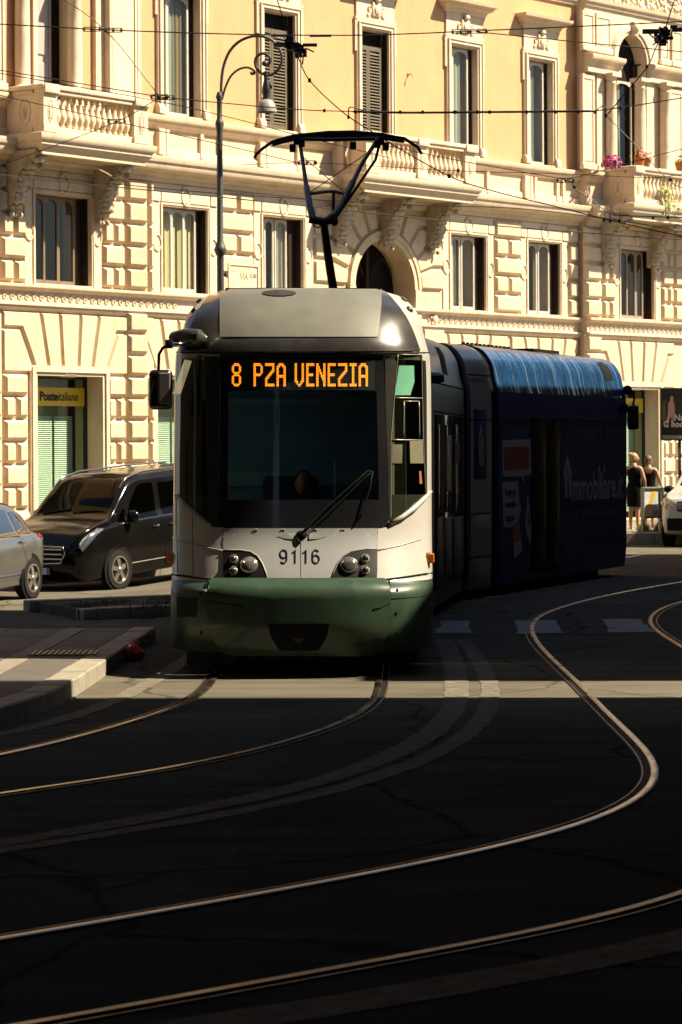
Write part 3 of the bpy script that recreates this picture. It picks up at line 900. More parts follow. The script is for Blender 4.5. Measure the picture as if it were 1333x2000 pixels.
# --- tall windows of the main floor
def upper_window(key, kind, hood=True):
    v = W[key]; n, r = v[4], v[5]
    c = (v[0]+v[1])/2; w2 = (v[1]-v[0])/2
    M0 = FM(c, n, 0); z0, z1 = v[2], v[3]
    q = MB()
    for o0, o1, pr in ((0,.05,.05),(.05,.13,.085),(.13,.16,.11),(.16,.20,.07)):
        q.box(-w2-o1, -w2-o0, -pr, .01, z0, z1+o1); q.box(w2+o0, w2+o1, -pr, .01, z0, z1+o1); q.box(-w2-o0, w2+o0, -pr, .01, z1+o0, z1+o1)
    # ears and flared feet
    for sg in (-1, 1):
        x0, x1 = sorted((sg*(w2+.20), sg*(w2+.26)))
        q.box(x0, x1, -.06, .01, z1-.55, z1+.20)
        q.side_prism([(.01,z0),(-.15,z0),(-.15,z0+.10),(-.11,z0+.20),(.01,z0+.24)], *sorted((sg*(w2+.05), sg*(w2+.23))))
    q.box(-w2-.26, w2+.26, -.075, .01, z1+.20, z1+.26)
    rr = r+.6
    q.add([(-w2,0,z0),(-w2,rr,z0),(-w2,rr,z1),(-w2,0,z1)], [(0,1,2,3)]); q.add([(w2,0,z0),(w2,rr,z0),(w2,rr,z1),(w2,0,z1)], [(0,1,2,3)])
    q.add([(-w2,0,z1),(w2,0,z1),(w2,rr,z1),(-w2,rr,z1)], [(0,1,2,3)])
    q.box(-w2, w2, -.1, r+.1, z0-.02, z0+.012)
    # frieze panel with a cartouche, then the hood
    q.box(-w2-.20, w2+.20, -.05, .01, z1+.26, z1+.80)
    q.cbox(-.16, .16, -.11, -.04, z1+.33, z1+.66, .03)
    q.ball((0,-.11,z1+.48), (.12,.05,.12), seg=10, rings=6)
    q.ball((0,-.13,z1+.72), (.10,.06,.07), seg=8, rings=5)
    for sg in (-1,1):
        q.ball((sg*.24,-.06,z1+.42), (.06,.04,.09), seg=8, rings=5); q.ball((sg*.28,-.06,z1+.34), (.07,.04,.05), seg=8, rings=5)
        ring(q, sg*.23, z1+.50, .05, .06, -.075, .016)
    hp = [(.06,.80),(.10,.83),(.13,.90),(.24,.95),(.26,1.0),(.34,1.03),(.36,1.10),(.02,1.14)]
    ex = w2+.20
    vs = []
    for p, z in hp:
        e = ex+p*.85
        vs += [(-e, .0, z1+z), (-e, -p, z1+z), (e, -p, z1+z), (e, .0, z1+z)]
    fs = []
    for i in range(len(hp)-1):
        for j in range(3): fs.append((i*4+j, i*4+j+1, (i+1)*4+j+1, (i+1)*4+j))
    fs += [(0,1,2,3), tuple((len(hp)-1)*4+j for j in range(4))]
    if hood: q.add(vs, fs)
    win = q.build('window', TRIM, pal, M0, smooth=30)
    if kind == 'louver':
        q = MB(); q.box(w2-.03, w2-.002, r-.10, r+.03, z0, z1); q.box(w2-.12, w2-.03, r+.06, r+.09, z0, z1); q.build('shutter', DARKWOOD, win, M0)
        xr = w2-.13
        xm = -w2+(xr+w2)*.45
        for a_, b_ in ((-w2+.01, xm-.005), (xm+.005, xr)):
            q = MB()
            q.box(a_, a_+.06, r-.02, r+.02, z0+.02, z1-.36); q.box(b_-.06, b_, r-.02, r+.02, z0+.02, z1-.36)
            q.box(a_+.06, b_-.06, r-.018, r+.018, z0+.02, z0+.16); q.box(a_+.06, b_-.06, r-.018, r+.018, z1-.46, z1-.36)
            q.build('shutter', SHUTTER, win, M0)
            sm = MB(); sm.add([(a_+.06,.028,0),(b_-.06,.028,0),(b_-.06,-.03,.052),(a_+.06,-.03,.052),(a_+.06,.034,.010),(b_-.06,.034,.010),(b_-.06,-.024,.062),(a_+.06,-.024,.062)], [(0,1,2,3),(7,6,5,4),(0,4,5,1),(3,2,6,7)])
            # slats tilt down towards the street
            for k_ in range(len(sm.v)):
                x_, y_, zz = sm.v[k_]; sm.v[k_] = (x_, -y_, zz)
            me = sm.mesh('slat', SHUTTER)
            k = int((z1-.46-z0-.16)/.072)
            for i in range(k):
                inst(me, 'slat', win, M0 @ Matrix.Translation((0, r, z0+.165+i*.072)))
        q = MB(); q.box(-w2, xr+.01, r+.10, r+.12, z0, z1); q.build('room', ROOMDARK, win, M0)
    else:
        q = MB(); q.cbox(w2-.17, w2-.002, r-.0, r+.03, z0+.01, z1-.01, .005); q.build('shutter', DARKWOOD, win, M0)
        x0, x1 = -w2+.01, w2-.18
        xm = x0+(x1-x0)*kind.get('split', .22)
        casement(win, M0, x0, xm, r, z0+.02, z1-.03, stile=.05)
        casement(win, M0, xm, x1, r+.01, z0+.02, z1-.03, arched=True, stile=.06)
        q = MB(); q.add([(x0+.04,r+.005,z0+.08),(x1-.05,r+.005,z0+.08),(x1-.05,r+.005,z1-.08),(x0+.04,r+.005,z1-.08)], [(0,1,2,3)]); q.build('pane', PANE, win, M0)
        for a_, b_, mt in kind['curt']:
            q = MB(); A, B = x0+(x1-x0)*a_, x0+(x1-x0)*b_
            q.grid(lambda s, t: (A+(B-A)*s, r+.09+.02*math.sin(s*17), z0+.03+(z1-z0-.1)*t), 36, 1)
            q.build('curtain', mt, win, M0, smooth=True)
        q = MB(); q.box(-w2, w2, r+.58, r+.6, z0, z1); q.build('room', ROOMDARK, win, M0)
    return win
GCURT = mat('grey_green_curtain', (.34,.36,.28), .9, var=.15, scale=9, streak=.08)
DCURT = mat('tan_curtain', (.26,.19,.10), .9, var=.15, scale=9, streak=.08)
upper_window('u1', dict(split=.30, curt=[(.25,.62,GCURT),(.62,.98,DCURT)]))
upper_window('u2', 'louver'); upper_window('u3', 'louver')
upper_window('u4', dict(split=.26, curt=[(.2,.75,GCURT)]))
upper_window('u5', dict(split=.26, curt=[(.2,.62,GCURT)]))

# --- balcony door of the left bay
v = W['u0']; c = (v[0]+v[1])/2; w2 = (v[1]-v[0])/2; r = v[5]; M0 = FM(c, 0, 0)
q = MB()
q.box(-w2-.12, -w2, -.06, .01, 9.2, 12.4); q.box(w2, w2+.10, -.06, .01, 9.2, 12.4)
q.add([(-w2,0,9.2),(-w2,1,9.2),(-w2,1,12.4),(-w2,0,12.4)], [(0,1,2,3)]); q.add([(w2,0,9.2),(w2,1,9.2),(w2,1,12.4),(w2,0,12.4)], [(0,1,2,3)]); q.add([(-w2,0,12.4),(w2,0,12.4),(w2,1,12.4),(-w2,1,12.4)], [(0,1,2,3)])
win = q.build('balcony_door', TRIM, pal, M0)
q = MB()
x0, x1 = -w2+.02, w2-.34
q.box(x0, x1, r, r+.05, 9.2, 12.38)
for z_a, z_b in ((9.35,10.05),(10.2,12.2)):
    q.cbox(x0+.10, x1-.10, r-.025, r+.01, z_a, z_b, .018)
    q.box(x0, x0+.05, r-.03, r, 9.2, 12.38); q.box(x1-.05, x1, r-.03, r, 9.2, 12.38)
q.build('door_leaf', GREYDOOR, win, M0)
q = MB(); q.box(w2-.33, w2-.005, r+.06, r+.10, 9.2, 12.38)
for i in range(36): q.box(w2-.27, w2-.07, r+.045, r+.06, 9.4+i*.075, 9.44+i*.075)
q.build('shutter', DARKWOOD, win, M0)

# --- round columns and flat pilasters of the bays
def column_mesh():
    q = MB()
    q.lathe([(.20,0),(.20,.07),(.17,.08),(.19,.11),(.19,.15),(.165,.17),(.155,.2),(.158,.9),(.15,1.6),(.135,2.30),(.15,2.32),(.15,2.35),(.135,2.36),(.135,2.43),(.17,2.47),(.18,2.50)], 18)
    q.box(-.21,.21,-.21,.21,-.1,0); q.box(-.2,.2,-.2,.2,2.50,2.60)
    return q.mesh('column', TRIM, 40)
CM = column_mesh()
for x, y, n in ((44, 80, 0), (146, 90, 0), (1194, 230, NB), (1251, 250, NB), (1300, 260, NB), (1165, 230, NB)):
    if x == 1165: continue
    inst(CM, 'column', pal, FM(fu(x, y, n+.16), n+.16, 9.25))
def pilaster(xa, xb, y, z0, z1, n0, pr, panel=True, base=True):
    ua, ub = fu(xa, y, n0+pr), fu(xb, y, n0+pr)
    c = (ua+ub)/2; w2 = (ub-ua)/2
    q = MB(); q.box(-w2, w2, -pr, .02, 0, z1-z0)
    if panel:
        e = .06
        for x0_, x1_, z0_, z1_ in ((-w2,-w2+e,.0,z1-z0),(w2-e,w2,.0,z1-z0),(-w2+e,w2-e,0,.2),(-w2+e,w2-e,z1-z0-.12,z1-z0)):
            q.box(x0_, x1_, -pr-.035, -pr+.005, z0_, z1_)
        q.box(-w2+e+.03, w2-e-.03, -pr-.02, -pr+.005, .23, z1-z0-.15)
    if base:
        q.cbox(-w2-.05, w2+.05, -pr-.08, .0, 0, .16, .03)
    return fpart(q, 'pilaster', TRIM, c, n0, z0)
pilaster(213, 266, 80, 9.27, 13.5, 0, .22)
pilaster(188, 211, 80, 9.27, 13.5, 0, .10, False, False)
pilaster(270, 276, 80, 9.27, 13.5, 0, .06, False, False)
pilaster(-40, 8, 80, 9.27, 13.5, 0, .1)
pilaster(1137, 1160, 220, 9.27, 11.75, NB, .05); pilaster(1137, 1160, 70, 12.35, 13.4, NB, .05)
pilaster(1308, 1332, 250, 9.27, 11.75, NB, .05); pilaster(1164, 1192, 75, 12.35, 13.4, NB, .03)
pilaster(1290, 1306, 100, 12.35, 13.4, NB, .03); pilaster(1312, 1332, 100, 12.35, 13.4, NB, .05)
pilaster(1167, 1181, 230, 9.27, 11.8, NB, .06, False)
pilaster(1264, 1278, 250, 9.27, 11.8, NB, .06, False)
# entablature of the right bay, cut by the arched window
ent = [(.04,11.80),(.10,11.82),(.10,12.0),(.13,12.02),(.16,12.10),(.24,12.14),(.27,12.2),(.27,12.26),(.02,12.33)]
q = MB(); run(q, UB-.06, fu(1205, 150, NB), ent, NB+.05, step=.4); run(q, fu(1262, 150, NB), UEND, ent, NB+.05, step=.4); wbuild(q, 'entablature', TRIM, pal, smooth=35)
# arched window: archivolt, reveal, sash
M0 = FM(UC6, NB, 0); v = W['u6']; r = v[5]
q = MB()
k = 24
def arc(rx, rz, y): return [(rx*math.cos(PI*i/k), y, Z6+rz*math.sin(PI*i/k)) for i in range(k+1)]
rz = 13.0-Z6
rings = [arc(R6, rz, r+.06), arc(R6, rz, -.09), arc(R6+.10, rz+.10, -.09), arc(R6+.10, rz+.10, -.13), arc(R6+.20, rz+.20, -.13), arc(R6+.24, rz+.24, -.07), arc(R6+.26, rz+.26, .01)]
for A, B in zip(rings, rings[1:]):
    for i in range(k): q.add([A[i], A[i+1], B[i+1], B[i]], [(0,1,2,3)])
for sg in (-1, 1): q.add([(sg*R6,-.05,ZU0),(sg*R6,r+.06,ZU0),(sg*R6,r+.06,Z6),(sg*R6,-.05,Z6)], [(0,1,2,3)])
q.cbox(-.10, .10, -.22, -.05, Z6+rz-.06, Z6+rz+.34, .04); q.ball((0,-.2,Z6+rz+.16), (.12,.1,.14))
win = q.build('window', TRIM, pal, M0, smooth=40)
casement(win, M0, -R6+.01, -R6+.30, r, ZU0+.02, 11.8, stile=.05); casement(win, M0, -R6+.30, R6-.22, r+.01, ZU0+.02, 11.8, arched=True)
q = MB(); q.add([(-R6+.05,r+.02,ZU0+.1),(R6-.25,r+.02,ZU0+.1),(R6-.25,r+.02,11.7),(-R6+.05,r+.02,11.7)], [(0,1,2,3)]); q.build('pane', PANE, win, M0)
q = MB(); q.grid(lambda s, t: (-R6+.06+(R6*2-.5)*s*.75, r+.1+.02*math.sin(s*17), ZU0+.05+2.4*t), 30, 1); q.build('curtain', GCURT, win, M0, smooth=True)
q = MB(); q.cbox(R6-.20, R6-.005, r-.05, r+.03, ZU0, Z6, .005); q.build('shutter', DARKWOOD, win, M0)
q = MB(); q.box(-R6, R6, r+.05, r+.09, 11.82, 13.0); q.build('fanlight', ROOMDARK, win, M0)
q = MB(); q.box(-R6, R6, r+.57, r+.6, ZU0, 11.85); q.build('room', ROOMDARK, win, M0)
# carved relief band above the right bay: many small leaves and knobs
q = MB()
for i in range(420):
    u = rnd.uniform(0, 1); zz = rnd.uniform(13.8, 14.6)
    U = UB+.1+u*(fu(1345,30,NB)-UB-.1)
    p = FP(U, NB+.03, zz); s_ = rnd.uniform(.03, .085)
    q.ball(tuple(p), (s_, s_*.9, s_*rnd.uniform(.7,1.8)), seg=6, rings=4)
o = wbuild(q, 'carved_relief', TRIM, pal, smooth=True); o['kind'] = 'stuff'
q = MB(); run(q, UB, UEND, [(.04,13.78),(.04,14.66)], NB); run(q, UB, UEND, [(.05,14.66),(.12,14.70),(.2,14.8),(.03,14.86)], NB); wbuild(q, 'relief_band', TRIM, pal)

# --- entrance arch
M0 = FM(UARC, 0, 0)
k = 28
def arc2(R, y): return [(R*math.cos(PI*i/k), y, ZARC+R*math.sin(PI*i/k)) for i in range(k+1)]
q = MB()
rings = [arc2(RARC, .6), arc2(RARC, -.08), arc2(RARC+.12, -.08), arc2(RARC+.13, -.11), arc2(RARC+.22, -.11), arc2(RARC+.24, .0)]
for A, B in zip(rings, rings[1:]):
    for i in range(k): q.add([A[i], A[i+1], B[i+1], B[i]], [(0,1,2,3)])
for sg in (-1, 1):
    q.box(*sorted((sg*RARC, sg*(RARC+.22))), -.10, .6, -.4, ZARC)
ent_ = q.build('entrance_arch', STONE, pal, M0, smooth=40)
q = MB()
for sg in (-1, 1):
    q.box(*sorted((sg*.02, sg*RARC)), .52, .60, -.4, ZARC-.2)
    ring(q, sg*.55, ZARC+.1, .40, .62, .5, .035, .3, 2.9)
q.box(-RARC, RARC, .50, .62, ZARC-.3, ZARC-.15)
q.box(-.05, .05, .48, .6, ZARC-.2, ZARC+1.05)
q.build('door', DARKWOOD, ent_, M0)
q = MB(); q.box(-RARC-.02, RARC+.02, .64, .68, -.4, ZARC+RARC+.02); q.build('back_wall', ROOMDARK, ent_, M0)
# voussoirs that step out into the wall courses
R0 = RARC+.26
steps = MZ+[7.79]
L1 = UARC-fu(611, 540); L2 = fu(865, 560)-UARC
for i in range(11):
    a0, a1 = PI*i/11, PI*(i+1)/11
    am = (a0+a1)/2
    def lim(an):
        ex = (L2 if math.cos(an) > 0 else L1) - .03
        R = 9.0
        if abs(math.cos(an)) > 1e-3: R = min(R, ex/abs(math.cos(an)))
        if math.sin(an) > 1e-3: R = min(R, (7.76-ZARC)/math.sin(an))
        return min(R, 2.0 if abs(math.cos(an)) > .35 else 3)
    R1, R2 = lim(a0+.012), lim(a1-.012)
    zmax = 7.77
    p = [(R0*math.cos(a0+.012), ZARC+R0*math.sin(a0+.012)), (R1*math.cos(a0+.012), ZARC+R1*math.sin(a0+.012))]
    if abs(math.cos(am)) > .42:
        sg = 1 if math.cos(am) > 0 else -1
        ex = L2-.02 if sg > 0 else L1-.02
        z_a, z_b = ZARC+R1*math.sin(a0+.012), ZARC+R2*math.sin(a1-.012)
        if sg > 0: p += [(ex, z_a), (ex, z_b)]
        else: p = p[:1]+[p[1]]+[(-ex, z_a), (-ex, z_b)]
        p = [t for t in p]
    p += [(R2*math.cos(a1-.012), ZARC+R2*math.sin(a1-.012)), (R0*math.cos(a1-.012), ZARC+R0*math.sin(a1-.012))]
    # drop doubled points
    pp = []
    for t in p:
        if not pp or (Vector(t)-Vector(pp[-1])).length > .03: pp.append(t)
    q = MB(); q.cham(pp, .02, -.075, .055)
    q.build('voussoir', STONE, pal, M0)
for z0_, z1_ in zip(GZ[:-1], GZ[1:]):
    block(UARC-L1, UARC-R0, z0_, z1_); block(UARC+R0, UARC+L2, z0_, z1_)

# --- consoles under the balconies
def console_mesh(w_=.36, h=1.12, d=.86):
    q = MB()
    out = []
    for i in range(25):
        t = i/24
        # an S: bulging at the top, waisted, small bulge at the foot
        y = d*(1-t)**1.15*(.86+.14*math.cos(t*3*PI)) + .13*math.exp(-((t-.80)/.13)**2) + .03*(1-t)
        out.append((-y, -h*t))
    pts = [(.02, 0)] + out + [(.02, -h)]
    q.side_prism(pts, -w_/2, w_/2)
    for sg in (-1, 1):
        x = sg*(w_/2)
        for cy, cz, R in ((-d*.72, -.17, .13), (-.26, -.62, .11), (-.14, -.92, .07)):
            pr = []
            for i in range(22):
                t = i/21*2*PI*1.9; rr = R*(1-.8*i/21)
                pr.append((x, cy+rr*math.cos(t+2.4), cz+rr*math.sin(t+2.4)))
            q.tube(pr, .022, 5)
    for i in range(9):
        t = .08+.1*i
        y = out[int(t*24)][0]
        q.ball((rnd.uniform(-.03,.03), y-.02, -h*t), (.13, .07, .085), seg=8, rings=5)
        for sg in (-1,1): q.ball((sg*.12, y+.0, -h*t-.04), (.06,.06,.06), seg=6, rings=4)
    for i in range(12):
        q.ball((rnd.uniform(-.14,.14), -.1-rnd.uniform(0,.09), -h+rnd.uniform(-.06,.2)), (.05,.06,.06), seg=6, rings=4)
    q.cbox(-w_/2-.05, w_/2+.05, -d-.06, .0, .0, .09, .015)
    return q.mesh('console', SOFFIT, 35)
CON = console_mesh()
def console(x, y, n=0.0, s=1.0):
    inst(CON, 'console', pal, FM(fu(x, y, n+.3), n, 7.98) @ Matrix.Scale(s, 4))
console(42, 370); console(212, 380); console(676, 420); console(768, 430); console(858, 445); console(1196, 480, NB); console(1290, 490, NB)

# --- balconies
BALU = MB(); BALU.lathe([(.055,0),(.055,.05),(.035,.06),(.05,.11),(.085,.20),(.088,.26),(.06,.36),(.036,.48),(.034,.54),(.05,.56),(.034,.58),(.055,.63),(.055,.68)], 10)
BALUM = BALU.mesh('baluster', TRIM, 45)
SLABM = mat('streaked_slab', (.80,.65,.46), .85, var=.12, scale=9, bump=.3, streak=.06, dirt=(.36,.28,.19), dscale=9, damt=.75)
def balcony(uL, uR, proj, posts, n=0.0, left_open=False, z0=8.04):
    # uL, uR: outer faces of the front; local frame at the middle of the front edge
    c = (uL+uR)/2; M0 = FM(c, n, 0); w2 = (uR-uL)/2
    q = MB()
    # slab: stacked mouldings on the front and both ends
    prof = [(0,-.02,z0),(.0,.0,z0+.0),(.10,.10,z0+.12),(.10,.10,z0+.17),(.14,.14,z0+.20),(.17,.17,z0+.27),(.17,.17,z0+.34),(.03,.03,z0+.37)]
    vs = []; fs = []
    base = -.06
    for e, p, z in prof:
        E = w2+e+.0; P = proj+p+base
        vs += [(-E, .0, z), (-E, -P, z), (E, -P, z), (E, .0, z)]
    for i in range(len(prof)-1):
        for j in range(3): fs.append((i*4+j, i*4+j+1, (i+1)*4+j+1, (i+1)*4+j))
    fs += [(0,1,2,3), tuple((len(prof)-1)*4+j for j in range(4))]
    q.add(vs, fs, 1)
    q.box(-w2+.02, w2-.02, -proj+.06, 0, z0-.06, z0, 1)
    zb, zt = z0+.37, 9.20
    T = .24
    def rail_(x0, x1, y0, y1):
        q.box(x0+.02, x1-.02, y0+.02, y1-.02, zb, zb+.12)
        q.cbox(x0-.01, x1+.01, y0-.01, y1+.01, zt-.02, zt+.06, .02); q.cbox(x0-.05, x1+.05, y0-.05, y1+.05, zt+.06, zt+.16, .03)
    rail_(-w2, w2, -proj, -proj+T)
    rail_(-w2, -w2+T, -proj+T+.06, -.0); rail_(w2-T, w2, -proj+T+.06, -.0)
    for x0, x1 in posts:
        q.box(x0, x1, -proj-.01, -proj+T+.01, zb, zt-.01)
        q.box(x0-.02, x1+.02, -proj-.04, -proj+T+.02, zb, zb+.13)
        m_ = (x0+x1)/2
        q.tube([(m_+.07*math.cos(t), -proj-.012, (zb+zt)/2+.03+.22*math.sin(t)) for t in [2*PI*i/18 for i in range(19)]], .012, 5)
        q.ball((m_, -proj-.012, (zb+zt)/2+.03), (.045,.02,.18), seg=8, rings=6)
        for i in range(7): q.ball((m_+.035*math.cos(i*.9), -proj-.02, (zb+zt)/2-.1+i*.045), (.03,.015,.012), seg=6, rings=4)
        # post cap breaking forward
        q.cbox(x0-.02, x1+.02, -proj-.08, -proj+T, zt-.02, zt+.165, .02)
    # end panels
    for sg in (-1, 1):
        x0, x1 = sorted((sg*w2, sg*(w2-T)))
        if not (left_open and sg < 0):
            q.box(x0+.015, x1-.015, -proj+T+.02, -.02, zb+.1, zt)
            xo = sg*(w2-.0)
            q.tube([(xo-.012*sg, -proj*.5+.15*math.cos(t), (zb+zt)/2+.03+.26*math.sin(t)) for t in [2*PI*i/18 for i in range(19)]], .014, 5)
            for i in range(8):
                t = PI*i/8; q.tube([(xo-.012*sg, -proj*.5, (zb+zt)/2-.12), (xo-.012*sg, -proj*.5+.11*math.cos(t), (zb+zt)/2-.08+.26*abs(math.sin(t)))], .008, 4)
        else:
            q.box(x0+.015, x1-.015, -proj+T+.02, -proj+T+.22, zb+.1, zt); q.box(x0+.015, x1-.015, -.36, -.02, zb+.1, zt)
    b = q.build('balcony', [TRIM, SLABM], pal, M0, smooth=30)
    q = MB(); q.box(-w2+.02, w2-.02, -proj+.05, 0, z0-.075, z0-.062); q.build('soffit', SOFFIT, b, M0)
    for (a0, a1), (b0, b1) in zip(posts, posts[1:]):
        g0, g1 = a1+.03, b0-.03
        k = max(1, int(round((g1-g0)/.175)))
        for i in range(k):
            inst(BALUM, 'baluster', b, M0 @ Matrix.Translation((g0+(g1-g0)*(i+.5)/k, -proj+T/2, zb+.12)))
    if left_open:
        for i in range(3):
            inst(BALUM, 'baluster', b, M0 @ Matrix.Translation((-w2+T/2, -.46-.16*i, zb+.12)))
    return b, M0, w2
PJ = 1.05
uL, uR = fu(86, 220, PJ), fu(289, 245, PJ); h = (uR-uL)/2
def fx(x, y): return fu(x, y, PJ)-(uL+uR)/2
balcony(uL, uR, PJ, [(-h, fx(112,225)), (fx(262,240), h)])
uL, uR = fu(716, 320, PJ), fu(929, 330, PJ); h = (uR-uL)/2
balcony(uL, uR, PJ, [(-h, fx(742,310)), (fx(816,320), fx(834,320)), (fx(909,330), h)], left_open=True)
uL, uR = fu(1240, 370, PJ+NB), fu(1450, 390, PJ+NB); h = (uR-uL)/2
def fx(x, y): return fu(x, y, PJ+NB)-(uL+uR)/2
B3, B3M, B3W = balcony(uL, uR, PJ, [(-h, fx(1256,375)), (fx(1420,385), h)], NB)

# --- small fittings on the wall
q = MB(); q.tube([(0,0,0),(0,-.06,.01),(.0,-.13,.0)], .016, 6); q.cbox(-.03,.03,-.02,.02,-.04,.04,.008)
q.tube([(0,-.12,0),(-.02,-.15,-.05)], .02, 6)
s = thing('flag_holder', 'small ochre bracket on the peach wall right of the shuttered window', 'bracket', FM(fu(797,146), 0, fac(797,146)[1]))
q.build('arm', mat('ochre_metal', (.55,.34,.10), .6, var=.2), s)
q = MB(); q.tube([(0,0,0),(.05,-.25,-.06),(.2,-.5,-.2),(.24,-.6,-.27)], .012, 6)
s = thing('pipe_stub', 'thin bent pipe hanging below the left balcony', 'pipe', FM(fu(160,318,.5), .5, 7.93)); q.build('pipe', TRIM, s)
# street name plate between two windows, partly above the tram roof
u, z = fac(469, 540)
s = thing('street_sign', 'pale marble street name plate reading VIA on the wall behind the tram roof', 'sign', FM(u, .07, z-.05))
q = MB()
q.box(-.52,.52,-.03,.02,-.32,.32); 
for x0,x1,z0_,z1_ in ((-.52,.52,.28,.32),(-.52,.52,-.32,-.28),(-.52,-.48,-.28,.28),(.48,.52,-.28,.28)): q.box(x0,x1,-.055,-.02,z0_,z1_)
q.build('plate', TRIM, s)
GREYT = mat('worn_lettering', (.42,.33,.22), .8, var=.2)
text_obj('VIA', .21, GREYT, 'lettering', s, WM[s] @ Matrix.Translation((.02,-.034,.04)), sx=.85)
text_obj('R.XIII', .13, GREYT, 'lettering', s, WM[s] @ Matrix.Translation((.33,-.034,.07)), sx=.7)
# flowers on the right balcony
def pot_plant(x, y, label, potm, flower, n_fl, spread, pot=True, z=None, leaf=(.06,.13,.03)):
    u, zz = fac(x, y, NB+PJ-.12)
    s = thing('flower_pot', label, 'potted plant', FM(u, NB+PJ-.12, 9.36))
    if pot:
        q = MB(); q.lathe([(.09,0),(.13,.20),(.15,.20),(.15,.25),(.12,.25),(.11,.18)], 12); q.build('pot', potm, s, smooth=35)
    q = MB(); f = MB()
    for i in range(n_fl):
        p = Vector((rnd.gauss(0,spread), rnd.gauss(0,spread*.6), (.25 if pot else .08)+abs(rnd.gauss(0,spread*.7))))
        for k in range(2):
            d = Vector((rnd.uniform(-1,1), rnd.uniform(-1,1), rnd.uniform(-.4,1))).normalized()*.05
            e = d.cross(Vector((rnd.uniform(-1,1), rnd.uniform(-1,1), .3))).normalized()*.025
            q.add([p, p+d*.5+e, p+d, p+d*.5-e], [(0,1,2,3)])
        p = p+Vector((0,-.04,.03))
        nn = Vector((rnd.uniform(-.6,.6), -1, rnd.uniform(-.2,.9))).normalized()
        a1 = nn.cross(Vector((0,0,1))).normalized(); a2 = nn.cross(a1)
        R = rnd.uniform(.03,.05)
        f.add([p]+[p+a1*(R*math.cos(t)*(1 if j%2 else .7))+a2*(R*math.sin(t)*(1 if j%2 else .7))+nn*.012 for j, t in enumerate([2*PI*j/10 for j in range(10)])], [(0,1+j,1+(j+1)%10) for j in range(10)], rnd.randrange(len(flower)))
    q.build('leaves', mat('leaf_green', leaf, .6, var=.3, scale=30), s, recalc=False)
    f.build('flowers', flower, s, recalc=False)['kind'] = 'stuff'
MAG = mat('magenta_petal', (.55,.02,.22), .6, var=.2); PINK = mat('pink_petal', (.62,.08,.30), .6, var=.2); PURP = mat('purple_petal', (.13,.02,.25), .6, var=.2)
RED = mat('red_petal', (.65,.05,.02), .6, var=.2); ORA = mat('orange_petal', (.70,.22,.03), .6, var=.2); YEL = mat('yellow_petal', (.72,.52,.03), .6, var=.2)
TERRA = mat('terracotta', (.48,.16,.03), .8, var=.15)
u_, _z = fac(1192, 330, NB+.55)
s = thing('petunia', 'bushy magenta and purple petunias at the left end of the right balcony', 'potted plant', FM(u_, NB+.6, 9.30))
WM_ = WM[s]
q = MB(); f = MB()
for i in range(230):
    t = rnd.uniform(0, 2*PI); ph = math.acos(rnd.uniform(-.25,1)); 
    p = Vector((.27*math.sin(ph)*math.cos(t), .27*math.sin(ph)*math.sin(t), .09+.25*math.cos(ph)))*rnd.uniform(.75,1.05)
    nn = (p-Vector((0,0,.02))).normalized()
    a1 = nn.cross(Vector((.1,.2,1))).normalized(); a2 = nn.cross(a1); R = rnd.uniform(.03,.05)
    if rnd.random() < .7:
        f.add([p]+[p+a1*(R*math.cos(b)*(1 if j%2 else .75))+a2*(R*math.sin(b)*(1 if j%2 else .75))+nn*.014 for j, b in enumerate([2*PI*j/10 for j in range(10)])], [(0,1+j,1+(j+1)%10) for j in range(10)], 2 if (p.x > 0 and rnd.random() < .5) else rnd.randrange(2))
    else:
        q.add([p*.95, p*.95+a1*.04+a2*.02, p*.95+a1*.08, p*.95+a1*.04-a2*.02], [(0,1,2,3)])
q.build('leaves', mat('petunia_leaf', (.10,.16,.03), .6, var=.3, scale=30), s, recalc=False); f.build('flowers', [MAG, PINK, PURP], s, recalc=False)['kind'] = 'stuff'
pot_plant(1250, 325, 'orange pot of red geraniums beside the petunias', TERRA, [RED, ORA], 26, .12)
pot_plant(1263, 325, 'plain terracotta pot standing right of the red geraniums', mat('pale_terracotta', (.50,.24,.10), .8, var=.15), [ORA], 8, .10)
pot_plant(1329, 335, 'terracotta pot of yellow flowers at the right edge of the balcony', TERRA, [YEL, ORA], 30, .12)
# trailing plant over the balustrade
u, z = fac(1298, 385, NB+PJ+.03)
s = thing('trailing_plant', 'yellow green plant trailing over the balustrade below the flower pots', 'plant', FM(u, NB+PJ+.03, z))
q = MB(); f = MB()
def leaf(p, d, L_, wd):
    e = d.cross(Vector((0,-1,.1))).normalized()*wd
    f.add([p, p+d*L_*.5+e, p+d*L_, p+d*L_*.5-e], [(0,1,2,3)], 1 if rnd.random()<.3 else 0)
for k in range(7):
    p = Vector((rnd.uniform(-.2,.2), -.02, .35)); pts = [p.copy()]
    vx = rnd.uniform(-.02,.06)
    for i in range(11):
        p = p+Vector((vx+rnd.uniform(-.04,.04), rnd.uniform(-.015,.01), -rnd.uniform(.03,.10))); pts.append(p.copy())
        if rnd.random() < .8: leaf(p, Vector((rnd.uniform(-1,1), -.4, rnd.uniform(-1,.3))).normalized(), .13, .03)
    q.tube(pts, .007, 5)
q.build('stem', mat('plant_stem', (.22,.28,.05), .7, var=.2), s); f.build('leaves', [mat('lime_leaf', (.25,.34,.03), .6, var=.3), mat('yellow_leaf', (.5,.42,.03), .6, var=.2)], s, recalc=False)
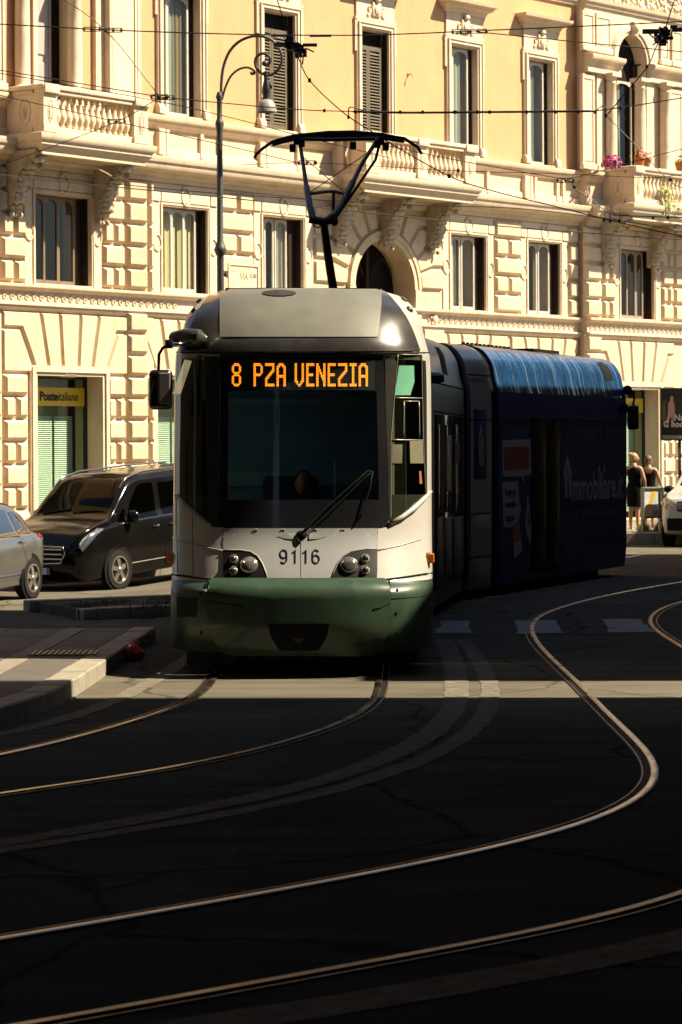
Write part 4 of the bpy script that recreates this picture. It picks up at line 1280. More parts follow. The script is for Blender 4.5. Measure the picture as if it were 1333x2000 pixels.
# ------------------------------------------------------------------ tram
def herm(K, x):
    if x <= K[0][0]: return K[0][1]
    if x >= K[-1][0]: return K[-1][1]
    for i in range(len(K)-1):
        if K[i][0] <= x <= K[i+1][0]: break
    def sl(j):
        if j == 0: return (K[1][1]-K[0][1])/(K[1][0]-K[0][0])
        if j == len(K)-1: return (K[-1][1]-K[-2][1])/(K[-1][0]-K[-2][0])
        a = (K[j][1]-K[j-1][1])/(K[j][0]-K[j-1][0]); b = (K[j+1][1]-K[j][1])/(K[j+1][0]-K[j][0])
        return 0 if a*b <= 0 else 2*a*b/(a+b)
    h = K[i+1][0]-K[i][0]; t = (x-K[i][0])/h
    return (2*t**3-3*t*t+1)*K[i][1] + (t**3-2*t*t+t)*h*sl(i) + (-2*t**3+3*t*t)*K[i+1][1] + (t**3-t*t)*h*sl(i+1)
Y0K = [(.22,.12),(.35,.03),(.5,.0),(.74,.0),(.80,.03),(.86,.13),(.92,.16),(1.34,.34),(2.0,.42),(2.90,.54),(2.95,.52),(3.02,.54),(3.12,.60),(3.3,.75),(3.45,.93),(3.53,1.08),(3.58,1.25)]
HWK = [(.2,1.20),(.5,1.22),(2.6,1.22),(2.92,1.21),(3.02,1.185),(3.12,1.16),(3.3,1.125),(3.45,1.04),(3.53,.955),(3.58,.82)]
PP, DD = 2.7, .92
def F(x, z):
    hw = herm(HWK, z); f = min(1.0, abs(x)/hw)
    return herm(Y0K, z) + DD*(1-max(0.0, 1-f**PP)**(1/PP))
def Fn(x, z):
    e = .006
    hw = herm(HWK, z)*.995
    xa, xb = max(-hw, x-e), min(hw, x+e)
    fx_ = (F(xb,z)-F(xa,z))/max(1e-4, xb-xa); fz_ = (F(x,z+e)-F(x,z-e))/(2*e)
    return Vector((fx_, -1, fz_)).normalized()
YAW = 0.0
def TM(x, y, yaw): return Matrix.Translation((x, y, 0)) @ Matrix.Rotation(-yaw, 4, 'Z') @ Matrix.Rotation(RHO, 4, 'Y')
T1 = TM(-.375, 23.9, YAW)
T1I = T1.inverted()
def tl(px, py, off=0.0):
    Y = 24.5
    for _ in range(40):
        p = T1I @ at(px, py, Y)
        hw = herm(HWK, p.z)*.992
        y = F(max(-hw, min(hw, p.x)), p.z)
        Y += .6*(y-p.y)
    p = T1I @ at(px, py, Y)
    hw = herm(HWK, p.z)*.992
    x = max(-hw, min(hw, p.x))
    q = Vector((x, F(x, p.z), p.z))
    return q + Fn(x, p.z)*off if off else q
tram = thing('tram', 'green and white tram showing 8 PZA VENEZIA and 9116 with a blue rear car', 'tram', T1)
WHITE = mat('tram_white_paint', (.47,.455,.42), .35, var=.06, scale=2, coat=.25, dirt=(.42,.37,.29), dscale=3, damt=.35)
GREEN = mat('tram_green_paint', (.030,.060,.035), .38, var=.2, scale=3, coat=.15, dirt=(.05,.07,.045), dscale=7, damt=.35, rvar=.1)
HOOD = mat('tram_hood_paint', (.055,.052,.05), .25, .35, var=.2, scale=3, coat=.4, dirt=(.16,.14,.11), dscale=3, damt=.45)
ROOFP = mat('tram_roof_panel', (.155,.153,.125), .5, var=.16, scale=2.5, dirt=(.22,.21,.17), dscale=2, damt=.6)
BLK = mat('tram_black_trim', (.012,.012,.014), .25, var=.1, coat=.4)
BLKM = mat('tram_black_rubber', (.010,.010,.010), .8, var=.2)
WGLASS = glass_mat('tram_windscreen_glass', (.74,.84,.88), .02, 1.35)
CGLASS = glass_mat('cab_side_glass', (.42,.46,.34), .02, 1.4)
DGLASS = mat('tram_dark_glass', (.022,.026,.016), .06, var=.3, scale=2, spec=.3)
def panel(rows, off, name, m, thick=.006, ncol=12, step=6, parent=None, sub=None, smooth=50):
    R = []
    for a_, b_ in zip(rows, rows[1:]):
        k = max(1, int(abs(b_[0]-a_[0])/step))
        for i in range(k):
            t = i/k; R.append(tuple(a_[j]+(b_[j]-a_[j])*t for j in range(3)))
    R.append(rows[-1])
    q = MB()
    top = [[tl(xl+(xr-xl)*i/ncol, y, off) for i in range(ncol+1)] for y, xl, xr in R]
    n = ncol+1
    q.add([p for r_ in top for p in r_], [(j*n+i, j*n+i+1, (j+1)*n+i+1, (j+1)*n+i) for j in range(len(R)-1) for i in range(ncol)])
    if thick:
        loop = [(0,i) for i in range(n)] + [(j,n-1) for j in range(1,len(R))] + [(len(R)-1,i) for i in range(n-2,-1,-1)] + [(j,0) for j in range(len(R)-2,0,-1)]
        A = [top[j][i] for j, i in loop]; B = [tl(R[j][1]+(R[j][2]-R[j][1])*i/ncol, R[j][0], off-thick) for j, i in loop]
        L_ = len(A)
        q.add(A+B, [(i,(i+1)%L_,L_+(i+1)%L_,L_+i) for i in range(L_)])
    return q.build(name, m, parent or tram, T1, smooth=smooth)
def seam(pts, r=.004, name='panel_seam', m=None, off=.001, parent=None):
    P = []
    for a_, b_ in zip(pts, pts[1:]):
        k = max(1, int(math.hypot(b_[0]-a_[0], b_[1]-a_[1])/12))
        P += [tl(a_[0]+(b_[0]-a_[0])*i/k, a_[1]+(b_[1]-a_[1])*i/k, off) for i in range(k)]
    P.append(tl(*pts[-1], off))
    q = MB(); q.tube(P, r, 5)
    return q.build(name, m or BLKM, parent or tram, T1, smooth=True)

# front shell with an opening for the windscreen
ff = [0,.12,.25,.38,.5,.6,.655,.70,.745,.79,.83,.87,.90,.93,.955,.975,.99,1]
FR = [-f for f in ff[:0:-1]] + ff
ZR = [.22,.28,.35,.43,.5,.6,.74,.77,.80,.83,.86,.89,.92,1.05,1.2,1.345,1.6,1.8,2.0,2.2,2.4,2.6,2.75,2.89,2.95,3.0,3.06,3.12,3.18,3.24,3.3,3.36,3.41,3.45,3.49,3.53,3.56,3.58]
L1END = 6.7
q = MB()
vs = []
for z in ZR:
    hw = herm(HWK, z)
    row = [(-hw, 2.4, z)] + [(f*hw, F(f*hw, z), z) for f in FR] + [(hw, 2.4, z)]
    vs += row
n = len(FR)+2
fs = []; ms = []
for j in range(len(ZR)-1):
    for i in range(n-1):
        if 1.34 <= ZR[j] and ZR[j+1] <= 2.9 and 1 <= i < n-2 and abs(FR[i-1]) <= .656 and abs(FR[i]) <= .656: continue
        mi = 1 if ZR[j] < .855 else 0
        if 1.595 <= ZR[j] and ZR[j+1] <= 2.9 and 1 <= i < n-2:
            fa, fb = sorted((abs(FR[i-1]), abs(FR[i]))); hi_ = .956 if FR[i] > 0 else .931
            if fa >= .785 and fb <= .931: continue
            if fa >= .70 and fb <= hi_: mi = 2
        q.add([vs[j*n+i], vs[j*n+i+1], vs[(j+1)*n+i+1], vs[(j+1)*n+i]], [(0,1,2,3)], mi)
cab = q.build('cab_shell', [WHITE, GREEN, BLKM], tram, T1, smooth=60)
# bodies behind: one cross-section swept along each car
def sect(k=1.0, top=3.5):
    P = [(herm(HWK, z)*k, z*(top/3.58)) for z in [.16,.5,1.0,1.5,2.0,2.5,2.75,2.92,3.02,3.12,3.22,3.3,3.38,3.45,3.5,3.54,3.58]]
    P[0] = (1.19*k, .15)
    return P
def body(T, y0, y1, mats, cut, name, top=3.5, k=1.0, ends=True, seg=1, ystart=None):
    P = sect(k, top)
    full = P + [(-x, z) for x, z in reversed(P)]
    q = MB(); m = len(full)
    ys = [y0+(y1-y0)*i/seg for i in range(seg+1)]
    vs = [(x, y, z) for y in ys for x, z in full]
    for j in range(seg):
        for i in range(m):
            a_, b_ = full[i], full[(i+1) % m]
            zc = (a_[1]+b_[1])/2
            mi = 1 if zc > cut else 0
            q.add([vs[j*m+i], vs[j*m+(i+1)%m], vs[(j+1)*m+(i+1)%m], vs[(j+1)*m+i]], [(0,1,2,3)], mi)
    if ends:
        q.add(vs[:m], [tuple(range(m))]); q.add(vs[-m:], [tuple(range(m))])
    return q.build(name, mats, tram, T, smooth=45)
GREYSIDE = mat('grey_side_vinyl', (.07,.07,.075), .4, var=.25, scale=1.5, coat=.0, dirt=(.16,.145,.12), dscale=3, damt=.5)
ROOFG = mat('grey_roof_side', (.20,.185,.18), .35, var=.25, scale=2.5, streak=.15, coat=.1, dirt=(.30,.27,.24), dscale=5, damt=.6)
PALE = mat('pale_side_vinyl', (.30,.29,.30), .3, var=.12, scale=2, coat=.2, dirt=(.2,.18,.16), dscale=3, damt=.4)
PALER = mat('pale_roof_side', (.33,.31,.29), .35, var=.2, scale=2.5, streak=.15, coat=.1)
NAVY = mat('navy_side_vinyl', (.009,.038,.125), .4, var=.15, scale=1.5, spec=.2)
def blue_roof():
    m = mat('blue_roof_vinyl', (.010,.052,.14), .22, var=.3, scale=2, coat=.38)
    nt = m.node_tree; N = nt.nodes; L = nt.links
    tc = N.new('ShaderNodeTexCoord'); mp = N.new('ShaderNodeMapping'); mp.inputs['Scale'].default_value = (.3, 2.6, .35); mp.inputs['Rotation'].default_value = (.35, 0, 0)
    nz = N.new('ShaderNodeTexNoise'); nz.inputs['Scale'].default_value = 1.6; nz.inputs['Detail'].default_value = 4
    bp = N.new('ShaderNodeBump'); bp.inputs['Strength'].default_value = .9; bp.inputs['Distance'].default_value = .06
    L.new(tc.outputs['Object'], mp.inputs['Vector']); L.new(mp.outputs['Vector'], nz.inputs['Vector']); L.new(nz.outputs['Fac'], bp.inputs['Height'])
    b = N['Principled BSDF']; L.new(bp.outputs['Normal'], b.inputs['Normal']); L.new(bp.outputs['Normal'], b.inputs['Coat Normal'])
    return m
BLUER = blue_roof()
def TS(x, y, ang):
    # frame whose right hand wall line starts at (x, y) and runs away at ang
    return TM(x-1.22*math.cos(ang), y+1.22*math.sin(ang), ang)
body(T1, 2.35, L1END, [GREYSIDE, ROOFG], 2.85, 'front_car_body', top=3.58)
A2 = math.atan2(.33, .85); A3 = math.atan2(2.415, 5.95)
TB = TS(1.0, 31.1, math.atan2(.64, 4.65)); LB = 4.69
T2 = TS(1.743, 36.0, A2); L2c = .91
T3 = TS(2.185, 37.05, A3); L3c = 6.42
body(TB, 0, LB, [GREYSIDE, ROOFG], 2.85, 'second_car_body')
body(T2, 0, L2c, [PALE, PALER], 2.85, 'middle_car_body')
body(T3, 0, L3c, [NAVY, BLUER], 2.85, 'rear_car_body', seg=12)
def bellow(Ta, ya, Tb, yb, name='bellows'):
    q = MB(); P = sect(.985, 3.48); full = P + [(-x, z) for x, z in reversed(P)]
    m = len(full); K = 9; vs = []
    for i in range(K+1):
        t = i/K; s = .985 if i % 2 else .955
        for x, z in full:
            a_ = Ta @ Vector((x*s, ya, z)); b_ = Tb @ Vector((x*s, yb, z))
            vs.append(a_.lerp(b_, t))
    q.add(vs, [(j*m+i, j*m+(i+1)%m, (j+1)*m+(i+1)%m, (j+1)*m+i) for j in range(K) for i in range(m)])
    return wbuild(q, name, BLKM, tram)
bellow(T1, L1END-.02, TB, .02); bellow(TB, LB-.02, T2, .02); bellow(T2, L2c-.02, T3, .02)

# glazing and panels of the front, laid on the shell
panel([(570,424,750),(580,408,762),(600,394,779),(620,383,793),(640,373,803),(660,364,811),(686,355,820)], .012, 'hood', HOOD, .02, 24)
panel([(568,431,745),(600,431,744),(630,431,741),(660,432,737)], .020, 'roof_panel', ROOFP, .008, 16)
seam([(745,568),(744,600),(741,632),(737,660)], .006, 'panel_trim', mat('bare_metal_edge', (.6,.56,.5), .4, .6)); seam([(431,660),(585,661),(737,660)], .004, 'panel_trim', WHITE)
seam([(344,688),(430,690),(585,691),(750,690),(842,689)], .008, 'hood_gap')
# round grille in the roof panel
q = MB()
for i in range(14):
    t = -1+2*(i+.5)/14; hx = 33*math.sqrt(1-t*t)
    y = 577+5.5*t
    q.tube([tl(546-hx, y, .026), tl(546, y, .028), tl(546+hx, y, .026)], .003, 4)
g = panel([(571,536,556),(573,520,572),(577,513,579),(581,520,572),(583,536,556)], .023, 'roof_vent', BLKM, .004, 12, 2)
q.build('grille', mat('grille_metal', (.12,.12,.11), .5, .5), g, T1)
# windscreen: black border, glass, sign box
panel([(692,430,749),(700,430,749),(764,431,752)], .003, 'windscreen_border', BLK, .01, 24)
panel([(764,431,446),(860,430,446),(960,428,445),(976,428,445)], .003, 'windscreen_border', BLK, .01, 3)
panel([(764,736,752),(860,738,756),(960,740,759),(976,740,760)], .003, 'windscreen_border', BLK, .01, 3)
panel([(976,428,760),(1012,428,760),(1024,432,757),(1031,440,748)], .003, 'windscreen_border', BLK, .01, 24)
panel([(764,446,736),(860,446,738),(976,445,740)], .001, 'windscreen', WGLASS, 0, 24)
panel([(702,446,733),(762,447,731)], .006, 'destination_display', mat('display_face', (.022,.028,.028), .3, var=.1), .004, 16)
FONT = {'8':['..####..','.######.']+['##....##']*4+['.######.','..####..','.######.']+['##....##']*5+['.######.','..####..'],
 'P':['######..','#######.']+['##....##']*5+['#######.','######..']+['##......']*7,
 'Z':['########']*2+['......##']*3+['.....###','....###.','...###..','..###...','.###....','###.....']+['##......']*3+['########']*2,
 'A':['..####..','.######.','###..###']+['##....##']*5+['########']*2+['##....##']*6,
 'V':['##....##']*12+['###..###','.##..##.','..####..','...##...'],
 'E':['#######.']*2+['##......']*5+['######..']*2+['##......']*5+['#######.']*2,
 'N':['##....##']*2+['###...##','###...##','####..##','####..##','##.##.##','##.##.##','##..####','##..####','##...###','##...###']+['##....##']*4,
 'I':['######']*2+['..##..']*12+['######']*2}
LED = mat('amber_led', (.8,.3,.02), .5, var=0, emit=(1.0,.27,.012), estr=.62)
disp = bpy.data.objects['destination_display']
for ch, x0 in zip('8PZAVENEZIA', (454.2,496.3,518.8,540.9,576.3,598.8,618.4,640.5,660.7,683.2,700.6)):
    q = MB()
    for r_, row in enumerate(FONT[ch]):
        for c_, k in enumerate(row):
            if k == '#':
                x, y = x0+c_*2.26, 709.8+r_*2.86
                q.add([tl(x, y, .012), tl(x+1.75, y, .012), tl(x+1.75, y+2.1, .012), tl(x, y+2.1, .012)], [(0,1,2,3)])
    q.build('led_letter', LED, disp, T1)
# side glazing of the cab
panel([(692,777,823),(775,771,824),(778,770,824)], .004, 'cab_window', CGLASS, .006, 8)
panel([(780,769,825),(858,764,826)], .004, 'cab_window', CGLASS, .006, 8)
panel([(862,764,826),(940,763,830),(966,763,831)], .004, 'cab_window', CGLASS, .006, 8)
panel([(966,763,831),(975,763,826),(1000,763,795),(1018,763,768)], .004, 'cab_window', DGLASS, .006, 8)
panel([(714,779,808),(745,775,809),(772,770,801)], .007, 'sun_blind', mat('green_sun_blind', (.10,.36,.22), .7, var=.08, scale=10), .004, 4)
SILV = mat('window_trim', (.30,.28,.23), .4, .5, var=.2, scale=9)
for s_ in ([(777,692),(823,693),(826,860),(831,965)], [(770,777),(825,778)], [(764,859),(827,860)], [(789,784),(788,856)], [(818,784),(819,856)], [(789,784),(818,784)], [(777,692),(763,862),(763,1018)]):
    seam(s_, .006, 'window_trim', SILV, .006)
panel([(860,800,825),(905,801,827)], .006, 'cab_door_card', mat('olive_interior', (.14,.125,.07), .8, var=.2), .002, 4)
panel([(868,766,786),(905,765,785)], .006, 'cab_door_card', mat('olive_interior_dark', (.10,.09,.05), .8, var=.2), .002, 4)
panel([(920,818,822),(945,819,824)], .007, 'orange_tag', mat('orange_tag', (.3,.10,.02), .7), .002, 2)
q = MB(); q.tube([tl(763,1022,.012), tl(785,1010,.014), tl(808,992,.016), tl(828,972,.014), tl(841,960,.01)], [.02,.024,.026,.022,.012], 8); q.build('window_ledge', WHITE, tram, T1, smooth=True)
panel([(700,357,378),(800,354,381),(900,352,380),(966,352,380)], .004, 'cab_window', CGLASS, .006, 6)
panel([(966,352,380),(972,353,380),(992,372,380)], .004, 'cab_window', DGLASS, .006, 6)
panel([(694,384,398),(800,386,402),(900,385,405),(966,384,407)], .004, 'cab_window', CGLASS, .006, 6)
panel([(966,384,407),(1000,384,408),(1010,392,408),(1022,404,408)], .004, 'cab_window', DGLASS, .006, 6)
seam([(381,697),(383,800),(382,900),(382,1000)], .008, 'window_trim', mat('tan_trim', (.42,.36,.25), .4, .3, var=.1), .006)
q = MB(); q.tube([tl(347,968,.012), tl(365,985,.014), tl(385,1003,.016), tl(408,1022,.012)], .02, 8); q.build('window_ledge', mat('grey_ledge', (.24,.24,.25), .4), tram, T1, smooth=True)
panel([(696,399,429),(800,402,429),(900,405,428),(1015,408,427),(1029,414,427)], .006, 'corner_pillar', HOOD, .006, 5)
panel([(692,752,776),(780,753,769),(900,757,763),(1015,760,763)], .006, 'corner_pillar', HOOD, .006, 5)
# white nose panel
NOSE = mat('nose_white_paint', (.33,.34,.35), .4, var=.05, scale=2, coat=.2, dirt=(.48,.42,.33), dscale=4, damt=.25)
panel([(1032,436,738),(1080,436,738),(1129,438,736)], .004, 'nose_panel', NOSE, .012, 24)
seam([(430,1135),(470,1138),(585,1141),(700,1138),(745,1134)], .022, 'bumper_gap', off=.0)
seam([(588,1060),(588,1128)], .002, off=.005)
HBLK = mat('headlight_housing', (.010,.010,.011), .35, var=.1, coat=.2)
panel([(1075,437,470),(1078,437,490),(1086,437,503),(1100,437,512),(1115,437,518),(1130,438,523)], .010, 'headlight_housing', HBLK, .01, 10, 3)
panel([(1073,716,736),(1078,686,737),(1086,672,737),(1100,661,737),(1115,653,737),(1130,648,736)], .010, 'headlight_housing', HBLK, .01, 10, 3)
seam([(437,1075),(470,1075),(490,1078),(504,1087),(513,1101),(519,1116),(523,1130)], .006, 'housing_rim', mat('housing_rim', (.45,.40,.32), .5), .010)
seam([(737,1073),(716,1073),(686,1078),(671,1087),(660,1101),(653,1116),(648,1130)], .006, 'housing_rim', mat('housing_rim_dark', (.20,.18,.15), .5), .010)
LENS = mat('headlight_lens', (.50,.46,.38), .08, .75, var=.35, scale=28, coat=.8)
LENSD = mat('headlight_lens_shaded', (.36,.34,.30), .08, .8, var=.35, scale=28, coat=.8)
RIM = mat('lamp_rim', (.62,.58,.50), .35, .6, var=.2, scale=40)
def lamp(px, py, rpx, name, m, rimm=True, parts=True):
    c = tl(px, py, .012); nn = Fn(c.x, c.z); R = rpx/209.0
    Z = -nn; X_ = Vector((1,0,0)); X_ = (X_-Z*X_.dot(Z)).normalized(); Y_ = Z.cross(X_)
    # lathe along local Z pointing out
    M_ = Matrix(((X_.x, Y_.x, nn.x, c.x), (X_.y, Y_.y, nn.y, c.y), (X_.z, Y_.z, nn.z, c.z), (0,0,0,1)))
    h_ = .25 if name == 'roof_lamp' else 1.0
    q = MB(); q.lathe([(R*.98,-.02),(R,.008*h_),(R*.9,.022*h_),(R*.6,.036*h_),(R*.25,.044*h_),(0,.046*h_)], 20, T=M_)
    o = q.build(name, m, tram, T1, smooth=True)
    if rimm:
        q = MB(); q.lathe([(R*1.0,-.01),(R*1.10,.0),(R*1.10,.014),(R*.98,.020),(R*.96,.01)], 20, T=M_); q.build('rim', RIM, o, T1, smooth=True)
    return o
lamp(487, 1105, 17.5, 'headlight', LENS, False); lamp(682, 1105, 17.5, 'headlight', LENSD, False)
for x, y in ((458,1093),(458,1116)): lamp(x, y, 7.0, 'marker_lamp', mat('small_lamp', (.05,.05,.055), .2, var=.2))
for x, y in ((713,1092),(713,1115)): lamp(x, y, 7.0, 'marker_lamp', bpy.data.materials['small_lamp'])
# rings of studs round the small lamps
for x, y in ((458,1093),(458,1116),(713,1092),(713,1115)):
    q = MB()
    for i in range(12):
        t = 2*PI*i/12; q.ball(tuple(tl(x+8.2*math.cos(t), y+8.2*math.sin(t), .013)), .0055, seg=6, rings=4)
    q.build('lamp_studs', RIM, tram, T1)
for x, y, m in ((391,588,HBLK),(380,606,HBLK),(789,586,LENSD),(800,605,HBLK)):
    lamp(x, y, 7.5, 'roof_lamp', m, False)
# fleet number
c = tl(586, 1088, .010); nn = Fn(c.x, c.z); pit = math.atan2(nn.z, -nn.y)
MN = T1 @ Matrix.Translation(c) @ Matrix.Rotation(-pit, 4, 'X')
def arcp(cx, cy, rx, ry, a0, a1, n=14): return [(cx+rx*math.cos(math.radians(a0+(a1-a0)*i/n)), cy+ry*math.sin(math.radians(a0+(a1-a0)*i/n))) for i in range(n+1)]
six = arcp(.44,.66,.33,.32,35,180,10) + [(.11,.5),(.11,.33)] + arcp(.45,.31,.34,.29,180,540,26)
DIG = {'6': [six], '9': [[(.90-x, 1-y) for x, y in six]], '1': [[(.22,.76),(.40,.85),(.54,1.0),(.54,.0)]]}
for i, ch in enumerate('9116'):
    q = MB(); Hh, Wd = .122, .098; x0 = c.x-2*Wd+.008+i*Wd; z0 = c.z-Hh/2
    for pl in DIG[ch]:
        P = [Vector((x0+x*Wd*.9, z0+y*Hh)) for x, y in pl]; sw = .0064; vs = []
        for k, p in enumerate(P):
            d_ = (P[min(k+1,len(P)-1)]-P[max(k-1,0)]).normalized(); n_ = Vector((-d_.y, d_.x))
            for o_ in (p+n_*sw, p-n_*sw): vs.append((o_.x, F(o_.x, o_.y)-.0095, o_.y))
        q.add(vs, [(2*k,2*k+1,2*k+3,2*k+2) for k in range(len(P)-1)])
    q.build('fleet_digit', BLK, tram, T1)
# winged badge, studs, wiper
q = MB()
for sg in (-1, 1):
    pts = [tl(590+sg*14, 1042, .012), tl(590+sg*50, 1048, .006), tl(590+sg*14, 1054, .012)]
    A = [tl(590+sg*14, 1041, .008), tl(590+sg*30, 1042, .010), tl(590+sg*50, 1048, .006), tl(590+sg*30, 1053, .009), tl(590+sg*14, 1054, .012)]
    q.add(A, [(0,1,2,3,4)])
q.build('nose_badge', NOSE, tram, T1)
for x in (500, 553, 616, 670):
    q = MB()
    for d in (-3, 0, 3): q.ball(tuple(tl(x+d, 1034+abs(d)*.4, .004)), .008, seg=7, rings=5)
    q.build('stud', mat('worn_stud', (.30,.22,.18), .6, .4, var=.3), tram, T1)
q = MB()
q.ball(tuple(tl(589,1046,.012)), (.05,.022,.045)); q.tube([tl(581,1050,.012), tl(583,1058,.014), tl(587,1062,.012)], .014, 7)
q.tube([tl(588,1046,.022), tl(600,1032,.028), tl(640,990,.03), tl(690,945,.028), tl(718,920,.026), tl(727,922,.022)], [.016,.013,.009,.008,.007,.007], 6)
q.tube([tl(596,1046,.022), tl(612,1032,.028), tl(660,985,.03), tl(715,930,.026), tl(727,922,.022)], .006, 6)
q.tube([tl(727,920,.03), tl(722,950,.028), tl(708,1000,.026), tl(698,1020,.024)], .008, 6)
q.build('wiper', BLKM, tram, T1, smooth=True)
# green lower front: bumper with coupler recess, pockets
BG = mat('bumper_green_paint', (.032,.064,.037), .33, var=.18, scale=3, coat=.2, dirt=(.07,.10,.06), dscale=9, damt=.3, rvar=.08)
panel([(1134,424,744),(1140,415,752),(1150,412,757),(1165,411,758),(1200,413,758),(1235,418,754),(1258,428,746),(1268,440,735),(1274,456,718)], .055, 'bumper', BG, .07, 30, 5, smooth=35)
panel([(1217,524,644),(1224,527,641),(1236,529,639),(1250,537,632),(1262,548,622)], .062, 'coupler_recess', BLKM, .01, 14, 4)
q = MB(); c = tl(584,1240,.06); q.lathe([(.05,0),(.06,.04),(.04,.06),(0,.06)], 12, c=c, axis='Y'); q.build('coupler_head', mat('coupler_steel', (.06,.05,.05), .6, .4), tram, T1, smooth=40)
panel([(1166,346,385),(1205,347,384)], .004, 'step_pocket', mat('pocket_dark_green', (.012,.03,.018), .6), .002, 5)
seam([(410,1136),(409,1160),(411,1200),(417,1235),(428,1264)], .011, off=.022); seam([(759,1136),(760,1165),(759,1210),(751,1256)], .011, off=.022)
seam([(333,1122),(360,1125),(395,1130),(437,1133)], .010, off=.002); seam([(737,1134),(780,1129),(845,1119)], .010, off=.002)
seam([(437,1032),(437,1076)], .003); seam([(738,1032),(737,1074)], .003)
seam([(336,1050),(360,1058),(400,1069),(437,1076)], .007, 'crease', NOSE, .002); seam([(738,1075),(780,1066),(820,1054),(842,1045)], .007, 'crease', NOSE, .002)
seam([(376,990),(377,1060),(378,1122)], .003); seam([(345,968),(346,1050),(347,1118)], .003); seam([(757,1170),(800,1167),(842,1163)], .004)
seam([(412,1173),(440,1178),(480,1184)], .005, off=.056); seam([(757,1176),(740,1186),(725,1190)], .005, off=.056)
for x, y in ((392,1160),(394,1235),(776,1153),(774,1198),(775,1238)):
    q = MB(); q.ball(tuple(tl(x,y,.002)), (.012,.01,.018), seg=7, rings=5); q.build('bolt', BLKM, tram, T1)
AMB = mat('amber_indicator', (.75,.20,.02), .2, var=.1, coat=.6)
for x, sg in ((337,-1),(837,1)):
    c = tl(x, 1090, .0)
    q = MB(); q.cbox(c.x-.035+sg*.02, c.x+.035+sg*.02, c.y-.05, c.y+.02, c.z-.045, c.z+.045, .012); o = q.build('indicator', AMB, tram, T1)
    q = MB(); q.cbox(c.x-.02+sg*.045-.03*(sg>0)*2+.0, c.x+.025+sg*.0, c.y-.03, c.y+.03, c.z-.05, c.z+.05, .01); q.build('socket', BLKM, o, T1)
# left mirror on its arm, cover dome, quarter flap
q = MB()
p0 = tl(398, 668, .03); p1 = tl(356, 668, .03)
q.tube([tl(400,664,.0), tl(396,666,.05), tl(378,668,.09), tl(360,670,.10)], [.05,.085,.085,.07], 12)
q.build('mirror_cover', HOOD, tram, T1, smooth=50)
def tp(px, py, dy): return T1I @ at(px, py, 24.6+dy)
q = MB(); q.tube([tp(360,672,.0), tp(345,673,-.02), tp(325,674,-.03)], .022, 8); q.build('mirror_arm', mat('chrome', (.75,.70,.72), .15, 1), tram, T1, smooth=True)
q = MB(); q.tube([tp(330,673,-.03), tp(318,680,-.03), tp(311,692,-.03), tp(310,725,-.03)], .014, 8); q.cbox(*[v for v in (tp(332,672,0).x-.04, tp(332,672,0).x+.03, tp(332,672,0).y-.05, tp(332,672,0).y+.03, tp(332,672,0).z-.04, tp(332,672,0).z+.04)], .01)
q.build('mirror_arm', BLKM, tram, T1, smooth=50)
a_, b_ = tp(292, 800, 0), tp(337, 722, 0)
q = MB(); q.cbox(a_.x, b_.x, a_.y-.06, a_.y+.10, a_.z, b_.z, .04); mir = q.build('mirror', BLK, tram, T1, smooth=50)
q = MB(); q.cbox(a_.x+.09, b_.x-.015, a_.y-.075, a_.y-.05, a_.z+.05, b_.z-.03, .01); q.build('mirror_back', mat('grey_mirror_plastic', (.20,.18,.16), .4), mir, T1)
q = MB(); q.box(a_.x+.075, a_.x+.09, a_.y-.085, a_.y-.05, a_.z+.06, b_.z-.04); q.tube([(a_.x+.03,a_.y-.07,a_.z+.05),(a_.x+.01,a_.y-.09,a_.z+.12),(a_.x+.05,a_.y-.08,b_.z-.1)], .006, 5); q.build('mirror_hinge', BLKM, mir, T1)
q = MB()
A = [tp(361,702,-.02), tp(375,705,-.02), tp(353,770,-.10), tp(337,770,-.12)]
B = [v+Vector((0,.02,0)) for v in A]
q.add(A+B, [(0,1,2,3),(7,6,5,4),(0,4,5,1),(1,5,6,2),(2,6,7,3),(3,7,4,0)])
q.build('quarter_flap', mat('olive_grey_flap', (.26,.25,.18), .5, var=.2, scale=9), tram, T1)
# right side marker of the front car
def sp(T, px, py, x=1.22):
    TI = T.inverted(); o = TI @ Vector((0,0,CH)); d = TI @ at(px, py, 30.0) - o
    return o + d*((x-o.x)/d.x)
def sbox(T, px0, py0, px1, py1, th, name, m, parent=None, x=1.22, c=.006):
    # upright box on the right hand wall covering a part of the picture
    xm, ym = (px0+px1)/2, (py0+py1)/2
    a_, b_ = sp(T, px0, ym, x), sp(T, px1, ym, x); t_, u_ = sp(T, xm, py0, x), sp(T, xm, py1, x)
    q = MB(); q.cbox(x-.03, x+th, a_.y, b_.y, u_.z, t_.z, min(c, th*.45)); return q.build(name, m, parent or tram, T, smooth=40)
SIDEB = mat('side_black_glass', (.012,.013,.014), .08, var=.2, spec=.2)
q = MB(); p = sp(TB, 846, 738); q.tube([(1.20, p.y, p.z), (1.28, p.y, p.z), (1.36, p.y, p.z)], [.07,.07,.05], 10); q.build('side_camera', BLK, tram, TB, smooth=50)
d1 = sbox(TB, 850, 812, 903, 1140, .015, 'door', SIDEB)
for x0, x1 in ((851,862),(866,880),(884,902)):
    sbox(TB, x0, 830, x1, 1000, .022, 'pane', SIDEB, d1); sbox(TB, x0, 1010, x1, 1125, .020, 'leaf_panel', GREYSIDE, d1)
sbox(TB, 869, 850, 879, 960, .026, 'door_poster', PALE, d1)
sbox(TB, 885, 862, 895, 905, .026, 'door_poster', mat('dull_red_poster', (.22,.04,.03), .5), d1)
sbox(TB, 848, 806, 906, 809, .01, 'side_joint', BLKM); sbox(TB, 848, 752, 906, 754, .006, 'side_joint', BLKM)
